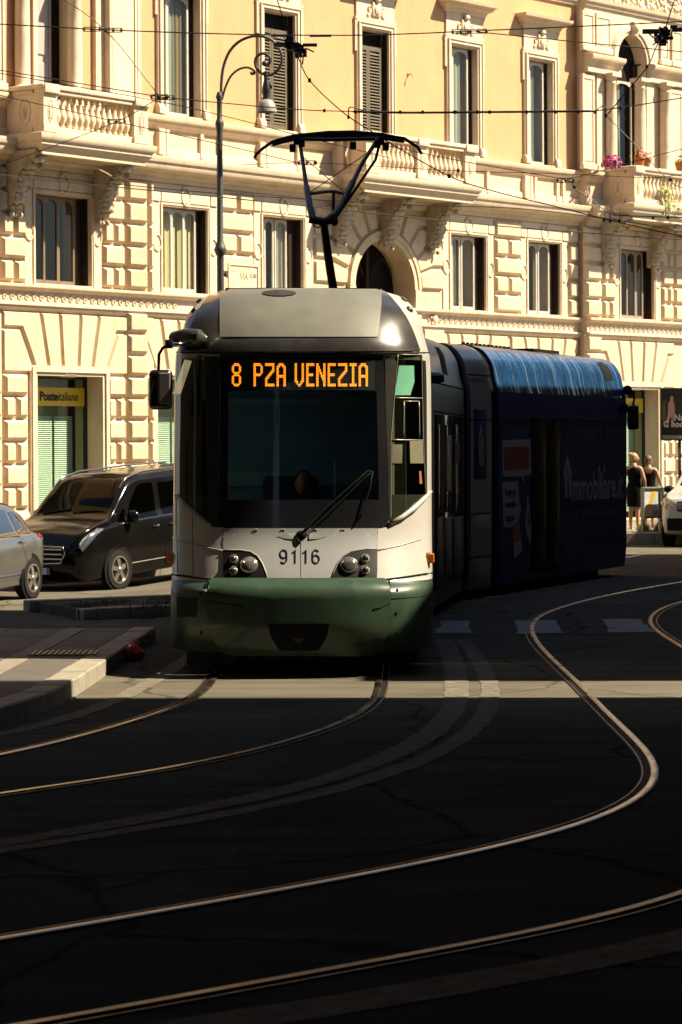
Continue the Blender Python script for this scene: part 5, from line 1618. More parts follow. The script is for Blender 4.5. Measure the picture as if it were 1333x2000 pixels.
# slots in the roof sides
def slot(T, y, w_, z0, z1, name='roof_slot', m=None, off=.006):
    q = MB(); P = [(herm(HWK, z), z*3.5/3.58) for z in [z0+(z1-z0)*i/6 for i in range(7)]]
    vs = [(x+off, y-w_/2, z+off) for x, z in P] + [(x+off, y+w_/2, z+off) for x, z in P]
    q.add(vs, [(i, i+1, 8+i, 7+i) for i in range(6)]); return q.build(name, m or BLKM, tram, T)
slot(TB, 2.6, .6, 3.06, 3.42); slot(T3, L3c-.75, .42, 3.20, 3.46); slot(T3, L3c-.78, .3, 3.44, 3.5)
for y in (.08, 1.45, 2.75, 4.05, 5.3): slot(T3, y, .015, 2.9, 3.5, 'roof_seam', PALER if y < .1 else mat('pale_blue_seam', (.20,.28,.36), .4), .004)
# middle car: poster panels
J = [sbox(T2, 919, y-1.2, 959, y+1.2, .006, 'side_joint', BLKM) for y in (733, 820, 1003, 1087)]
sbox(T2, 926, 800, 950, 936, .005, 'poster', NAVY)
p0_, p1_ = sp(T2, 938, 830), sp(T2, 938, 866)
q = MB(); L_, R_ = sp(T2, 932, 866).y, sp(T2, 944, 866).y
def tri(q, T, pts, x, th=.004):
    P = [sp(T, a_, b_, x) for a_, b_ in pts]
    n = len(P); q.add([(x, p.y, p.z) for p in P] + [(x+th, p.y, p.z) for p in P], [tuple(range(n, 2*n)), tuple(range(n))] + [(i,(i+1)%n,n+(i+1)%n,n+i) for i in range(n)])
ADW = mat('advert_white', (.42,.41,.42), .4, var=.08); ADR = mat('advert_red', (.30,.035,.03), .4, var=.1); ADO = mat('advert_orange', (.45,.16,.04), .5, var=.2, scale=20)
q = MB(); tri(q, T2, [(934,866),(939,827),(945,866)], 1.227); tri(q, T2, [(935,868),(944,868),(945,910),(942,910),(941,873),(939,873),(940,910),(937,910)], 1.227); q.build('arrow_logo', ADW, tram, T2)
q = MB(); tri(q, T2, [(937.5,862),(939,847),(941,862)], 1.232); q.build('arrow_heart', ADR, tram, T2)
sbox(T2, 924, 1006, 957, 1036, .005, 'advert_band', mat('advert_pale_band', (.48,.45,.40), .3, coat=.3))
sbox(T2, 926, 1092, 957, 1140, .012, 'equipment_hatch', PALE)
# rear car: door, window outlines, posters, lettering
d3 = sbox(T3, 1038, 816, 1094, 1114, .012, 'door', BLKM)
OLIVEG = mat('olive_door_glass', (.022,.019,.009), .25, var=.6, scale=2, spec=.05, streak=.2)
for x0, x1 in ((1041,1065),(1069,1092)): sbox(T3, x0, 822, x1, 1108, .02, 'door_leaf', OLIVEG, d3)
for y in (822, 985):
    for x0, x1 in ((975,1037),(1096,1222)):
        sbox(T3, x0, y-1, x1, y+1, .006, 'side_joint', BLKM)
for x0, x1 in ((1101,1170),(1180,1222),(978,1032)):
    q = MB()
    a_, b_ = sp(T3, x0, 845), sp(T3, x1, 845); t_, u_ = sp(T3, (x0+x1)/2, 828), sp(T3, (x0+x1)/2, 864)
    for y0_, y1_, z0_, z1_ in ((a_.y,b_.y,t_.z-.01,t_.z),(a_.y,b_.y,u_.z,u_.z+.01),(a_.y,a_.y+.01,u_.z+.01,t_.z-.01),(b_.y-.01,b_.y,u_.z+.01,t_.z-.01)):
        q.box(1.215, 1.224, y0_, y1_, z0_, z1_)
    q.build('window_outline', BLKM, tram, T3)
sbox(T3, 1150, 1055, 1225, 1057, .006, 'side_joint', BLKM)
q = MB(); tri(q, T3, [(981,860),(1036,858),(1038,928),(1022,929),(1024,945),(1018,930),(982,931)], 1.222); q.build('speech_poster', ADW, tram, T3)
q = MB(); tri(q, T3, [(984,873),(1033,872),(1034,916),(986,918)], 1.228); q.build('red_poster', ADR, tram, T3)
def stext(body, px, py, size, name, m, T=None, sx=1.0, x=1.233, bold=0.0):
    T = T or T3; p = sp(T, px, py)
    return text_obj(body, size, m, name, tram, T @ Matrix.Translation((x, p.y, p.z)) @ Matrix.Rotation(PI/2, 4, 'Z'), ext=.002, sx=sx, bold=bold)
ADP = mat('advert_pink', (.40,.10,.09), .5); ADD = mat('advert_dark_text', (.05,.05,.055), .5)
stext('SAULA ROSSA', 1009, 894, .16, 'poster_text', ADP, sx=.95)
q = MB(); tri(q, T3, [(981,942),(1011,940),(1014,978),(1018,995),(1012,1020),(1000,1030),(984,1030)], 1.222); q.build('text_poster', ADW, tram, T3)
stext('Scopri gli', 996, 961, .15, 'poster_text', ADD, sx=.85); stext('immobili', 996, 985, .15, 'poster_text', ADD, sx=.85); stext('segreti', 995, 1011, .15, 'poster_text', ADD, sx=.85)
q = MB(); tri(q, T3, [(1002,1024),(1013,1020),(1020,1062),(1019,1078),(1004,1093),(1001,1050)], 1.224); q.build('flyer', ADO, tram, T3)
q = MB(); tri(q, T3, [(1003,1060),(1017,1056),(1020,1075),(1004,1092)], 1.229); q.build('flyer_foot', ADW, tram, T3)
q = MB(); tri(q, T3, [(1026,1020),(1031,960),(1041-4,1020),(1038,1050),(1036,1063),(1028,1040)], 1.224); q.build('arrow_logo', ADW, tram, T3)
q = MB(); tri(q, T3, [(1030,1020),(1032,992),(1036,1020),(1034,1026)], 1.229); q.build('arrow_heart', ADR, tram, T3)
q = MB(); tri(q, T3, [(1100,930),(1108,888),(1118,930)], 1.224); tri(q, T3, [(1103,931),(1116,931),(1116,972),(1112,972),(1111.5,936),(1108,936),(1108,973),(1104,973)], 1.224); q.build('arrow_logo', ADW, tram, T3)
q = MB(); tri(q, T3, [(1106.5,925),(1108.5,909),(1111,925)], 1.229); q.build('arrow_heart', ADR, tram, T3)
stext('mmobiliare.it', 1168, 951, .60, 'lettering', ADW, sx=.86, bold=.008, x=1.228)
for sg in (1169, 1179):
    q = MB(); tri(q, T3, [(sg,924),(sg,910),(sg+2.6,910),(sg+2.6,924)], 1.224); q.build('lettering_accent', ADW, tram, T3)
stext("Il N.1 per comprare e vendere casa", 1163, 1003, .17, 'lettering', mat('advert_faint_text', (.12,.12,.14), .4), sx=.95, x=1.228)
# equipment on the roofs
q = MB(); q.box(-.74,.74, 1.5, 6.0, 3.50, 3.60); q.build('roof_gear', BLKM, tram, T1)
q = MB()
p0_, p1_ = .1, 2.4
q.box(.55,.7, .15, 2.3, 3.49, 3.53); q.box(.1,.75, 3.0, 4.3, 3.49, 3.56)
for i in range(12): q.box(.6,.64,.2+i*.18,.24+i*.18,3.53,3.56)
q.build('roof_gear', BLKM, tram, T3)
# hardware in the gap below the cars
q = MB(); q.box(-1.05,1.05, .5, L1END, .10, .3); q.build('underframe', BLKM, tram, T1)
q = MB(); q.box(-1.1,1.1, 0, L3c-1.2, .06, .25); q.build('underframe', BLKM, tram, T3)
wq = []
for T, y in ((T1, 2.2), (T1, 4.0), (T3, 3.0), (T3, 4.6)):
    for x in (-.72, .72):
        q = MB(); q.lathe([(.0,-.06),(.28,-.06),(.30,-.05),(.30,.05),(.32,.06),(0,.06)], 20, c=(x, y, .335), axis='X'); q.build('wheel', mat('wheel_steel', (.06,.05,.045), .5, .7), tram, T, smooth=40)
# mirror at the tail of the rear car
p = T3.inverted() @ at(1237, 815, 43.3)
q = MB(); q.cbox(p.x-.09, p.x+.09, p.y-.06, p.y+.06, p.z-.20, p.z+.20, .035); mo = q.build('mirror', BLK, tram, T3, smooth=50)
q = MB(); q.cbox(p.x-.08, p.x-.05, p.y-.075, p.y-.05, p.z-.1, p.z+.17, .008); q.build('mirror_glass', mat('mirror_glass', (.5,.5,.42), .03, 1), mo, T3)
q = MB(); a_ = T3.inverted() @ at(1226, 762, 43.0); q.tube([a_, a_+Vector((.10,0,-.02)), p+Vector((.02,0,.3)), p+Vector((0,0,.2))], .02, 7); q.ball(tuple(a_), (.08,.08,.08)); q.build('mirror_arm', BLKM, tram, T3, smooth=True)
p = sp(T3, 1215, 798); q = MB(); q.cbox(1.2, 1.30, p.y-.12, p.y+.12, p.z-.07, p.z+.07, .03); q.build('side_camera', BLKM, tram, T3)

# cab interior seen through the windscreen
q = MB()
q.box(-1.1, 1.1, 2.25, 2.30, .9, 3.2); q.build('cab_back_wall', mat('cab_blue_grey', (.16,.36,.56), .7, var=.2), tram, T1)
q = MB(); q.box(-.85, .85, .70, 1.25, 1.0, 1.42); q.cbox(-.8, .6, .7, 1.3, 1.42, 1.50, .03); q.build('dashboard', mat('dashboard_black', (.05,.055,.06), .6), tram, T1)
q = MB(); q.box(-1.0, 1.0, 2.20, 2.24, 1.70, 1.84); q.box(-1.0, -.86, 2.20, 2.24, 1.84, 2.7); q.box(-.75,.75,2.2,2.24,2.50,2.56); q.build('cab_rail', mat('cab_teal', (.22,.5,.5), .6), tram, T1)
q = MB(); q.cbox(-.40, .15, 1.98, 2.10, 1.0, 1.80, .05); q.build('driver_seat', mat('seat_blue', (.02,.04,.10), .8), tram, T1)
# ------------------------------------------------------------------ pantograph (part of the tram)
PBLK = mat('pantograph_black', (.015,.015,.017), .5, .3, var=.2)
PGREY = mat('pantograph_grey', (.26,.27,.29), .45, .5, var=.25, scale=14)
def wtube(pts, r, name, m, parent=tram, seg=8):
    r = [x*.8 for x in r] if isinstance(r, list) else r*.8
    q = MB(); q.tube(pts, r, seg); return wbuild(q, name, m, parent, smooth=50)
YP = 29.6
def P_(x, y, d=0.0): return at(x, y, YP+d)
wtube([P_(632,432,-.4), P_(641,500,0), P_(653,575,.5), P_(660,632,.9)], [.055,.06,.065,.07], 'lower_arm', PBLK)
wtube([P_(604,428,-.4), P_(632,433,-.4), P_(660,428,-.4)], .055, 'knee_tube', PBLK)
wtube([P_(612,428,-.4), P_(606,405,-.35), P_(599,365,-.2)], [.05,.05,.045], 'upper_arm', PGREY)
wtube([P_(599,365,-.2), P_(594,330,-.1), P_(587,285,0)], [.034,.03,.028], 'upper_arm', PGREY)
wtube([P_(640,428,-.4), P_(655,418,-.4), P_(665,405,-.35), P_(690,355,-.2)], [.045,.05,.05,.045], 'upper_arm', PGREY)
wtube([P_(690,355,-.2), P_(706,322,-.1), P_(738,272,0)], [.034,.03,.028], 'upper_arm', PGREY)
wtube([P_(655,428,-.38), P_(700,362,-.2), P_(734,312,-.1), P_(742,280,0)], .020, 'guide_rod', PBLK)
wtube([P_(608,378,-.25), P_(640,374,-.25), P_(655,374,-.25), P_(678,380,-.25)], .024, 'cross_tube', PGREY)
wtube([P_(652,376,-.25), P_(651,420,-.35)], .024, 'strut', PBLK)
wtube([P_(606,376,-.25), P_(716,300,-.1)], .006, 'stay_wire', PBLK); wtube([P_(594,308,-.1), P_(676,378,-.25)], .006, 'stay_wire', PBLK)
bow = [(497,309),(502,300),(515,289),(532,277),(548,272),(575,266),(640,260),(690,259),(745,263),(775,268),(790,270),(803,279),(816,287),(824,301)]
wtube([P_(x,y,0) for x,y in bow], [.022]*5+[.03,.034,.034,.03]+[.022]*5, 'collector_bow', PBLK)
wtube([P_(x,y+6,.35) for x,y in bow[3:11]], .026, 'collector_bow', PBLK)
wtube([P_(560,271,.1), P_(640,273,.1), P_(748,271,.1)], .026, 'collector_frame', PBLK)
for x, y in ((580,276),(590,280),(745,276),(738,282),(690,285),(572,290),(754,287)):
    q = MB(); c = P_(x,y,0); q.cbox(c.x-.035, c.x+.035, c.y-.05, c.y+.05, c.z-.04, c.z+.045, .010)
    wbuild(q, 'spring_box', PBLK, tram)
q = MB()
q.tube([P_(612,432,-.42), P_(614,442,-.42), P_(622,445,-.42), P_(628,438,-.42)], .009, 5); wbuild(q, 'knee_cable', PBLK, tram); q = MB(); q.tube([P_(645,430,-.42), P_(652,440,-.42), P_(658,432,-.42)], .016, 5); q.ball(tuple(P_(655,436,-.42)), (.03,.03,.03))
wbuild(q, 'knee_joint', PBLK, tram)

# ------------------------------------------------------------------ boarding platform on the left
KERB = mat('granite_kerb', (.30,.27,.21), .8, var=.18, scale=7, bump=.4, bscale=90, dirt=(.17,.15,.115), dscale=3, damt=.5)
SLABD = mat('dark_paver', (.10,.085,.072), .85, var=.2, scale=5, bump=.4, bscale=80, dirt=(.06,.05,.045), dscale=2.5, damt=.5)
SLABL = mat('light_paver', (.24,.21,.165), .85, var=.18, scale=6, bump=.4, bscale=80, dirt=(.13,.115,.09), dscale=3, damt=.5)
edge_px = [(330,1212),(305,1224),(240,1266),(172,1310),(140,1329),(112,1344),(60,1363),(0,1381),(-120,1418),(-300,1480)]
EP = resample(crom([onz(x, y, .15) for x, y in edge_px], 8), .1)
def edge_x(Y):
    for a_, b_ in zip(EP, EP[1:]):
        if b_.y <= Y <= a_.y:
            t = (Y-a_.y)/(b_.y-a_.y) if a_.y != b_.y else 0
            return a_.x+(b_.x-a_.x)*t
    return EP[-1].x if Y < EP[-1].y else EP[0].x
YF = 28.75
plat = MB()
Ys_ = [EP[-1].y + (YF-EP[-1].y)*i/60 for i in range(61)]
vs = []
for y in Ys_:
    vs += [(edge_x(y)-.012, y, -.05), (edge_x(y)-.012, y, .128), (-14, y, .128)]
plat.add(vs, [(3*i+k, 3*i+k+1, 3*i+k+4, 3*i+k+3) for i in range(60) for k in range(2)])
plat.add([(edge_x(YF)-.012,YF,-.3),(edge_x(YF)-.012,YF,.128),(-14,YF,.128),(-14,YF,-.3)], [(0,1,2,3)])
platform = plat.build('platform', ASPH); tag(platform, kind='structure'); WM[platform] = Matrix.Identity(4)
def slab(o0, o1, ya, yb, z0, z1, name, m, g=.006, c=.008, face=False):
    # paving piece between two offsets from the kerb edge
    q = MB(); k = 2
    P = [(edge_x(ya+g)-o0-(g if o0 else 0), ya+g), (edge_x(yb-g)-o0-(g if o0 else 0), yb-g), (edge_x(yb-g)-o1+g, yb-g), (edge_x(ya+g)-o1+g, ya+g)]
    n = 4; cx = sum(p[0] for p in P)/4; cy = sum(p[1] for p in P)/4
    I = [(p[0]+(cx-p[0])*c/.15, p[1]+(cy-p[1])*c/.25) for p in P]
    q.add([(p[0],p[1],z0) for p in P]+[(p[0],p[1],z1-c) for p in P]+[(p[0],p[1],z1) for p in I],
          [(0,1,5,4),(1,2,6,5),(2,3,7,6),(3,0,4,7),(4,5,9,8),(5,6,10,9),(6,7,11,10),(7,4,8,11),(8,9,10,11)])
    return wbuild(q, name, m, platform)
y = YF; i = 0
while y > 17.5:
    l = .62+rnd.uniform(-.06,.06)
    slab(0, .25, y-l, y, -.02, .15+rnd.uniform(-.003,.003), 'kerb_stone', KERB, .005, .014)
    y -= l
y = YF-.05
while y > 18.5:
    l = .5
    slab(.25, .73, y-l, y, .10, .145+rnd.uniform(-.002,.002), 'paving_slab', SLABD, .003, .004); slab(.73, .95, y-l, y, .10, .147+rnd.uniform(-.002,.002), 'paving_slab', SLABL, .003, .004)
    y -= l
for k in range(3):
    y = YF-.05
    while y > 19:
        l = .62
        o = .95+k*.62
        slab(o, o+.62, y-l, y, .10, .145+rnd.uniform(-.003,.003), 'paving_slab', [SLABD, SLABL, SLABD][k] if k == 1 and y > 24.5 else SLABD, .004, .004)
        y -= l
# iron grating in the platform
p = onz(128, 1276, .15)
gr = thing('drain_grate', 'dark iron drain grate set in the platform paving', 'grate', Matrix.Translation(p))
q = MB(); q.box(-.34,.34,-.30,.30,-.03,-.0)
q.build('frame', mat('dark_iron_plate', (.02,.019,.018), .7), gr)
for i in range(12):
    q = MB(); q.cbox(-.31+i*.053, -.28+i*.053, -.27, .27, .0, .012, .003); q.build('bar', mat('worn_iron', (.035,.032,.03), .5, .5, var=.2) if i == 0 else bpy.data.materials['worn_iron'], gr)
# island with kerb stones and weeds beyond the platform
def islz(x, y): return ground_z(x, y)
A_, B_ = ong(155, 1211), ong(335, 1203)
isl = MB()
d = (B_-A_).normalized(); nrm = Vector((-d.y, d.x, 0))
QL = [A_+nrm*.02, B_+d*3.5+nrm*.02, B_+d*3.5+nrm*2.6, A_+nrm*2.2+d*.5]
top = [(p.x, p.y, ground_z(p.x,p.y)+.125) for p in QL]; bot = [(p.x, p.y, ground_z(p.x,p.y)-.2) for p in QL]
isl.add(top+bot, [(0,1,2,3),(0,4,5,1),(1,5,6,2),(2,6,7,3),(3,7,4,0)])
island = isl.build('traffic_island', ASPH); tag(island, kind='structure'); WM[island] = Matrix.Identity(4)
x0 = 0
for l in (.20, .47, .42, .55, .6, .6, .6):
    q = MB()
    zb = ground_z(*(A_+d*(x0+l/2)).xy)
    M_ = Matrix(((d.x, nrm.x, 0, A_.x+d.x*x0), (d.y, nrm.y, 0, A_.y+d.y*x0), (0,0,1,zb), (0,0,0,1)))
    q.cbox(.012, l-.012, -.10, .12, -.08, .135+rnd.uniform(-.012,.01), .02, T=M_)
    wbuild(q, 'kerb_stone', KERB, island, smooth=40)
    x0 += l
x0 = .15
for l in (.5,.6,.6,.6):
    q = MB(); P = A_+d*.2
    q.cbox(x0+.01, x0+l-.01, 2.1, 2.3, -.08, .13, .02, T=Matrix(((d.x, nrm.x, 0, P.x), (d.y, nrm.y, 0, P.y), (0,0,1,ground_z(P.x,P.y)), (0,0,0,1))))
    wbuild(q, 'kerb_stone', KERB, island, smooth=40); x0 += l
GRASS = mat('dry_weed_grass', (.075,.085,.02), .8, var=.35, scale=20, col2=(.16,.13,.04))
LUSH = mat('sunlit_grass', (.20,.28,.03), .8, var=.35, scale=20, col2=(.36,.40,.05))
def grass(spots, name, m, n, h):
    q = MB()
    for _ in range(n):
        (cx, cy, cz, rx, ry) = rnd.choice(spots)
        x, y = cx+rnd.gauss(0, rx), cy+rnd.gauss(0, ry)
        hh = h*rnd.uniform(.4, 1.1); a_ = rnd.uniform(0, 2*PI); le = rnd.uniform(.2,1.1)*hh
        wv = Vector((math.cos(a_+1.57), math.sin(a_+1.57), 0))*.004
        b0 = Vector((x, y, cz)); b1 = b0+Vector((math.cos(a_)*le*.4, math.sin(a_)*le*.4, hh*.6)); b2 = b0+Vector((math.cos(a_)*le, math.sin(a_)*le, hh))
        q.add([b0-wv, b0+wv, b1+wv*.8, b1-wv*.8, b2], [(0,1,2,3),(3,2,4)])
    return tag(wbuild(q, name, m, recalc=False, origin=(spots[0][0], spots[0][1], spots[0][2])), kind='stuff')
sp_ = []
for x, y, rx in ((170,1184,.12),(200,1180,.15),(225,1177,.14),(280,1208,.10),(296,1205,.12),(315,1200,.10),(325,1172,.12),(318,1180,.14),(300,1188,.12)):
    dz = .125 if y < 1200 else 0
    p = ong(x, y, dz); sp_.append((p.x, p.y, p.z-.01, rx, .10))
grass(sp_, 'weeds', GRASS, 1800, .075)
# red plastic bag at the kerb, a scrap of paper
p = ong(261, 1291)
s = thing('plastic_bag', 'crumpled red plastic bag lying against the platform kerb left of the tram', 'bag', Matrix.Translation(p))
bm = bmesh.new(); bmesh.ops.create_icosphere(bm, subdivisions=3, radius=1)
r2 = random.Random(5)
dirs = [(Vector((r2.gauss(0,1), r2.gauss(0,1), r2.gauss(0,1))).normalized(), r2.uniform(.04,.16)) for _ in range(40)]
for v in bm.verts:
    n_ = v.co.normalized(); k = 1.0
    for d_, a_ in dirs:
        k += a_*(max(0, n_.dot(d_))**14)*(1 if a_ > .08 else -1)
    tz = .10*(1+n_.z)
    v.co = Vector((n_.x*.085*k*(1.15-.5*max(0,n_.z)), n_.y*.085*k*(1.15-.4*max(0,n_.z)), max(0.0, .095*k*(n_.z+.82))))
q = MB(); bm.verts.index_update(); q.add([v.co.copy() for v in bm.verts], [[v.index for v in f.verts] for f in bm.faces]); bm.free()
q.build('bag_body', mat('red_plastic', (.95,.05,.015), .35, var=.2, scale=30, coat=.2), s)
q = MB(); q.tube([(0,0,.16),(.03,-.02,.19),(.05,0,.175)], .012, 5); q.tube([(0,0,.16),(-.03,.02,.185),(-.02,.05,.165)], .012, 5); q.build('handle', bpy.data.materials['red_plastic'], s)
p = ong(137, 1366)
s = thing('paper_scrap', 'white scrap of paper on the sunlit road by the kerb corner', 'litter', Matrix.Translation(p))
q = MB(); q.grid(lambda a_, b_: (.05*(a_-.5)*2, .03*(b_-.5)*2, .012+.012*math.sin(a_*7+b_*4)), 5, 4); q.build('paper', mat('paper_white', (.75,.74,.7), .8, var=.05), s)
# pavement along the palazzo
q = MB()
seg_ = 60; u0, u1 = .5, UEND
vs = []
for i in range(seg_+1):
    u = u0+(u1-u0)*i/seg_
    for n_ in (.05, 5.2):
        p = FP(u, n_, 0); vs.append((p.x, p.y, ground_z(p.x, p.y)+.13))
    p = FP(u, 5.2, 0); vs.append((p.x, p.y, ground_z(p.x, p.y)-.1))
q.add(vs, [(3*i+k, 3*i+k+1, 3*i+k+4, 3*i+k+3) for i in range(seg_) for k in range(2)])
pave = q.build('pavement', asphalt('pavement_asphalt', (.13,.115,.09), (.20,.18,.14))); tag(pave, kind='structure'); WM[pave] = Matrix.Identity(4)
ul, ur = fu(150, 1080), fu(600, 1080)
k = int((ur-ul)/1.0)
for i in range(k):
    ua, ub = ul+(ur-ul)*i/k+.006, ul+(ur-ul)*(i+1)/k-.006
    q = MB()
    P = [FP(ua,5.18,0), FP(ub,5.18,0), FP(ub,5.48,0), FP(ua,5.48,0)]
    zz = ground_z(P[0].x, P[0].y)
    q.flat_prism([(p.x,p.y) for p in P], zz-.15, zz+.145)
    wbuild(q, 'kerb_stone', KERB, pave)

# ------------------------------------------------------------------ cars
def cr1(P, t):
    # Catmull-Rom through control values at integer parameters
    n = len(P)-1; i = max(0, min(n-1, int(t))); f = t-i
    a_ = P[i-1] if i > 0 else [2*P[0][k]-P[1][k] for k in range(len(P[0]))]
    b_, c_ = P[i], P[i+1]
    d_ = P[i+2] if i+2 <= n else [2*P[n][k]-P[n-1][k] for k in range(len(P[0]))]
    return [.5*(2*b_[k]+(c_[k]-a_[k])*f+(2*a_[k]-5*b_[k]+4*c_[k]-d_[k])*f*f+(3*b_[k]-a_[k]-3*c_[k]+d_[k])*f**3) for k in range(len(b_))]
class CarBody:
    def __init__(s, st):
        s.st = st; s.K = [[(r[0], r[i]) for r in st] for i in range(1, 6)]
        s.L = st[-1][0]
    def ring(s, d):
        zb, zl, zt, w_, wr = [herm(k, d) for k in s.K]
        return [(0,zb),(w_*.86,zb),(w_*.965,zb+.09*(zl-zb)/.6),(w_,zb+.42*(zl-zb)),(w_*1.0,zb+.80*(zl-zb)),(w_*.965,zl),(w_*.935*.6+wr*.4,zl+.18*(zt-zl)),(wr+.02,zt-.30*(zt-zl)),(wr*.97,zt-.10*(zt-zl)),(wr*.75,zt-.01),(0,zt+.015)]
    def pt(s, d, t, side=1):
        y, z = cr1(s.ring(d), t)
        return Vector((-d, side*max(0, y), z))
    def atz(s, d, z, side=1):
        # point on the flank at height z
        lo, hi = 3.0, 8.6
        R = s.ring(d)
        for _ in range(30):
            m_ = (lo+hi)/2
            if cr1(R, m_)[1] < z: lo = m_
            else: hi = m_
        y, zz = cr1(R, lo); return Vector((-d, side*y, zz))
    def aty(s, d, y):
        # point on the top at width y
        R = s.ring(d); lo, hi = 7.2, 10.0
        for _ in range(30):
            m_ = (lo+hi)/2
            if cr1(R, m_)[0] > abs(y): lo = m_
            else: hi = m_
        return Vector((-d, y, cr1(R, lo)[1]))
def car(name, label, st, M, paint, rims, wheels, R, side_panes, shield, rear=None, extra=None, cat='car', glass=None):
    cb = CarBody(st)
    c = thing(name, label, cat, M)
    q = MB()
    nd, nt = 90, 44
    ds = [cb.L*i/nd for i in range(nd+1)]; ds = sorted(set(ds+[.02,.05,.09,cb.L-.02,cb.L-.05]))
    for sd in (1, -1):
        q.add([cb.pt(d, 10*j/nt, sd) for d in ds for j in range(nt+1)], [(i*(nt+1)+j, i*(nt+1)+j+1, (i+1)*(nt+1)+j+1, (i+1)*(nt+1)+j) for i in range(len(ds)-1) for j in range(nt)])
    for d in (0, cb.L):
        q.add([cb.pt(d, 10*j/nt, 1) for j in range(nt+1)]+[cb.pt(d, 10*j/nt, -1) for j in range(nt, -1, -1)], [tuple(range(2*nt+2))])
    q.build('body', paint, c, smooth=48)
    G = glass or DGLASS
    def pane_rows(rows, fn, nm, m, off, ncol=10, step=.04):
        RR = []
        for a_, b_ in zip(rows, rows[1:]):
            k = max(1, int(abs(b_[0]-a_[0])/step))
            RR += [tuple(a_[j]+(b_[j]-a_[j])*t/k for j in range(3)) for t in range(k)]
        RR.append(rows[-1])
        Pt = [[fn(r[0], r[1]+(r[2]-r[1])*i/ncol) for i in range(ncol+1)] for r in RR]
        n = ncol+1; V = []
        for j in range(len(RR)):
            for i in range(n):
                a_ = Pt[min(j+1,len(RR)-1)][i]-Pt[max(j-1,0)][i]; b_ = Pt[j][min(i+1,ncol)]-Pt[j][max(i-1,0)]
                nn = a_.cross(b_)
                nn = nn.normalized() if nn.length > 1e-9 else Vector((0,0,1))
                cen = Vector((Pt[j][i].x, 0, .7))
                if nn.dot(Pt[j][i]-cen) < 0: nn = -nn
                V.append(Pt[j][i]+nn*off)
        q = MB(); q.add(V, [(j*n+i, j*n+i+1, (j+1)*n+i+1, (j+1)*n+i) for j in range(len(RR)-1) for i in range(ncol)])
        return q.build(nm, m, c, smooth=60)
    for sd in (1, -1):
        for rows in side_panes:        # rows: (z, d0, d1)
            pane_rows(rows, lambda z, d: cb.atz(d, z, sd), 'side_window', G, .006)
    pane_rows(shield, lambda d, f: cb.aty(d, f), 'windscreen', G, .006, 16)
    if rear: pane_rows(rear, lambda d, f: cb.aty(d, f), 'rear_window', G, .006, 12)
    TY = mat('tyre_rubber', (.022,.021,.020), .85, var=.2) if 'tyre_rubber' not in bpy.data.materials else bpy.data.materials['tyre_rubber']
    for d, y in wheels:
        for sd in (1, -1):
            cc = Vector((-d, sd*(cb.ring(d)[3][0]-.055), R))
            # dark arch, tyre, rim with five spokes
            q = MB()
            yo_ = cb.ring(d)[3][0]
            k = 24; ro = R*1.17
            q.add([(-d, sd*(yo_+.004), R+.02)]+[(-d+ro*math.cos(2*PI*i/k), sd*(yo_+.004), R+.02+ro*math.sin(2*PI*i/k)) for i in range(k)], [(0,1+i,1+(i+1)%k) for i in range(k)])
            q.build('wheel_arch', BLKM, c)
            q = MB(); q.lathe([(R*.66,-.10),(R*.92,-.105),(R,-.08),(R,.06),(R*.94,.10),(R*.68,.10)], 28, c=(cc.x, cc.y-sd*.02, cc.z), axis='Y', caps=False)
            wl = q.build('wheel', TY, c, smooth=40)
            q = MB(); out = sd*.085
            q.lathe([(R*.70,.0),(R*.70,.012),(R*.63,.014),(R*.62,-.03)], 28, c=(cc.x, cc.y+out-.01*sd, cc.z), axis='Y', caps=False)
            for i in range(5):
                t = 2*PI*i/5+.3
                a_ = Vector((math.cos(t), 0, math.sin(t))); b_ = Vector((-math.sin(t), 0, math.cos(t)))
                P = [cc+Vector((0,out,0))+a_*(R*.08)+b_*.035, cc+Vector((0,out-.02*sd,0))+a_*(R*.66)+b_*.042, cc+Vector((0,out-.02*sd,0))+a_*(R*.66)-b_*.042, cc+Vector((0,out,0))+a_*(R*.08)-b_*.035]
                Q_ = [p-Vector((0,sd*.03,0)) for p in P]
                q.add(P+Q_, [(0,1,2,3),(0,4,5,1),(1,5,6,2),(2,6,7,3),(3,7,4,0)])
            q.ball((cc.x, cc.y+out, cc.z), (.05,.02,.05))
            q.build('rim', rims, wl, smooth=40)
            q = MB(); q.lathe([(0,0),(R*.66,0)], 20, c=(cc.x, cc.y+out-.07*sd, cc.z), axis='Y'); q.build('brake_shade', BLKM, wl)
    def patch(pts, nm, m, off=.008, sd=1, parent=None, sub=8):
        # four corners (d, t) on the body
        (a0,a1),(b0,b1),(c0,c1),(d0,d1) = pts
        Pt = [[None]*(sub+1) for _ in range(sub+1)]
        for j in range(sub+1):
            for i in range(sub+1):
                s_, t_ = i/sub, j/sub
                dd = (a0*(1-s_)+b0*s_)*(1-t_)+(d0*(1-s_)+c0*s_)*t_; tt = (a1*(1-s_)+b1*s_)*(1-t_)+(d1*(1-s_)+c1*s_)*t_
                p = cb.pt(dd, tt, sd); e = .01
                n1 = (cb.pt(dd+e, tt, sd)-p).cross(cb.pt(dd, tt+.05, sd)-p)
                n1 = n1.normalized() if n1.length > 1e-9 else Vector((1,0,0))
                if n1.dot(p-Vector((p.x-.3,0,.6))) < 0: n1 = -n1
                Pt[j][i] = p+n1*off
        q = MB(); n = sub+1
        q.add([p for r_ in Pt for p in r_], [(j*n+i, j*n+i+1, (j+1)*n+i+1, (j+1)*n+i) for j in range(sub) for i in range(sub)])
        return q.build(nm, m, parent or c, smooth=60)
    if extra: extra(c, cb, patch)
    return c
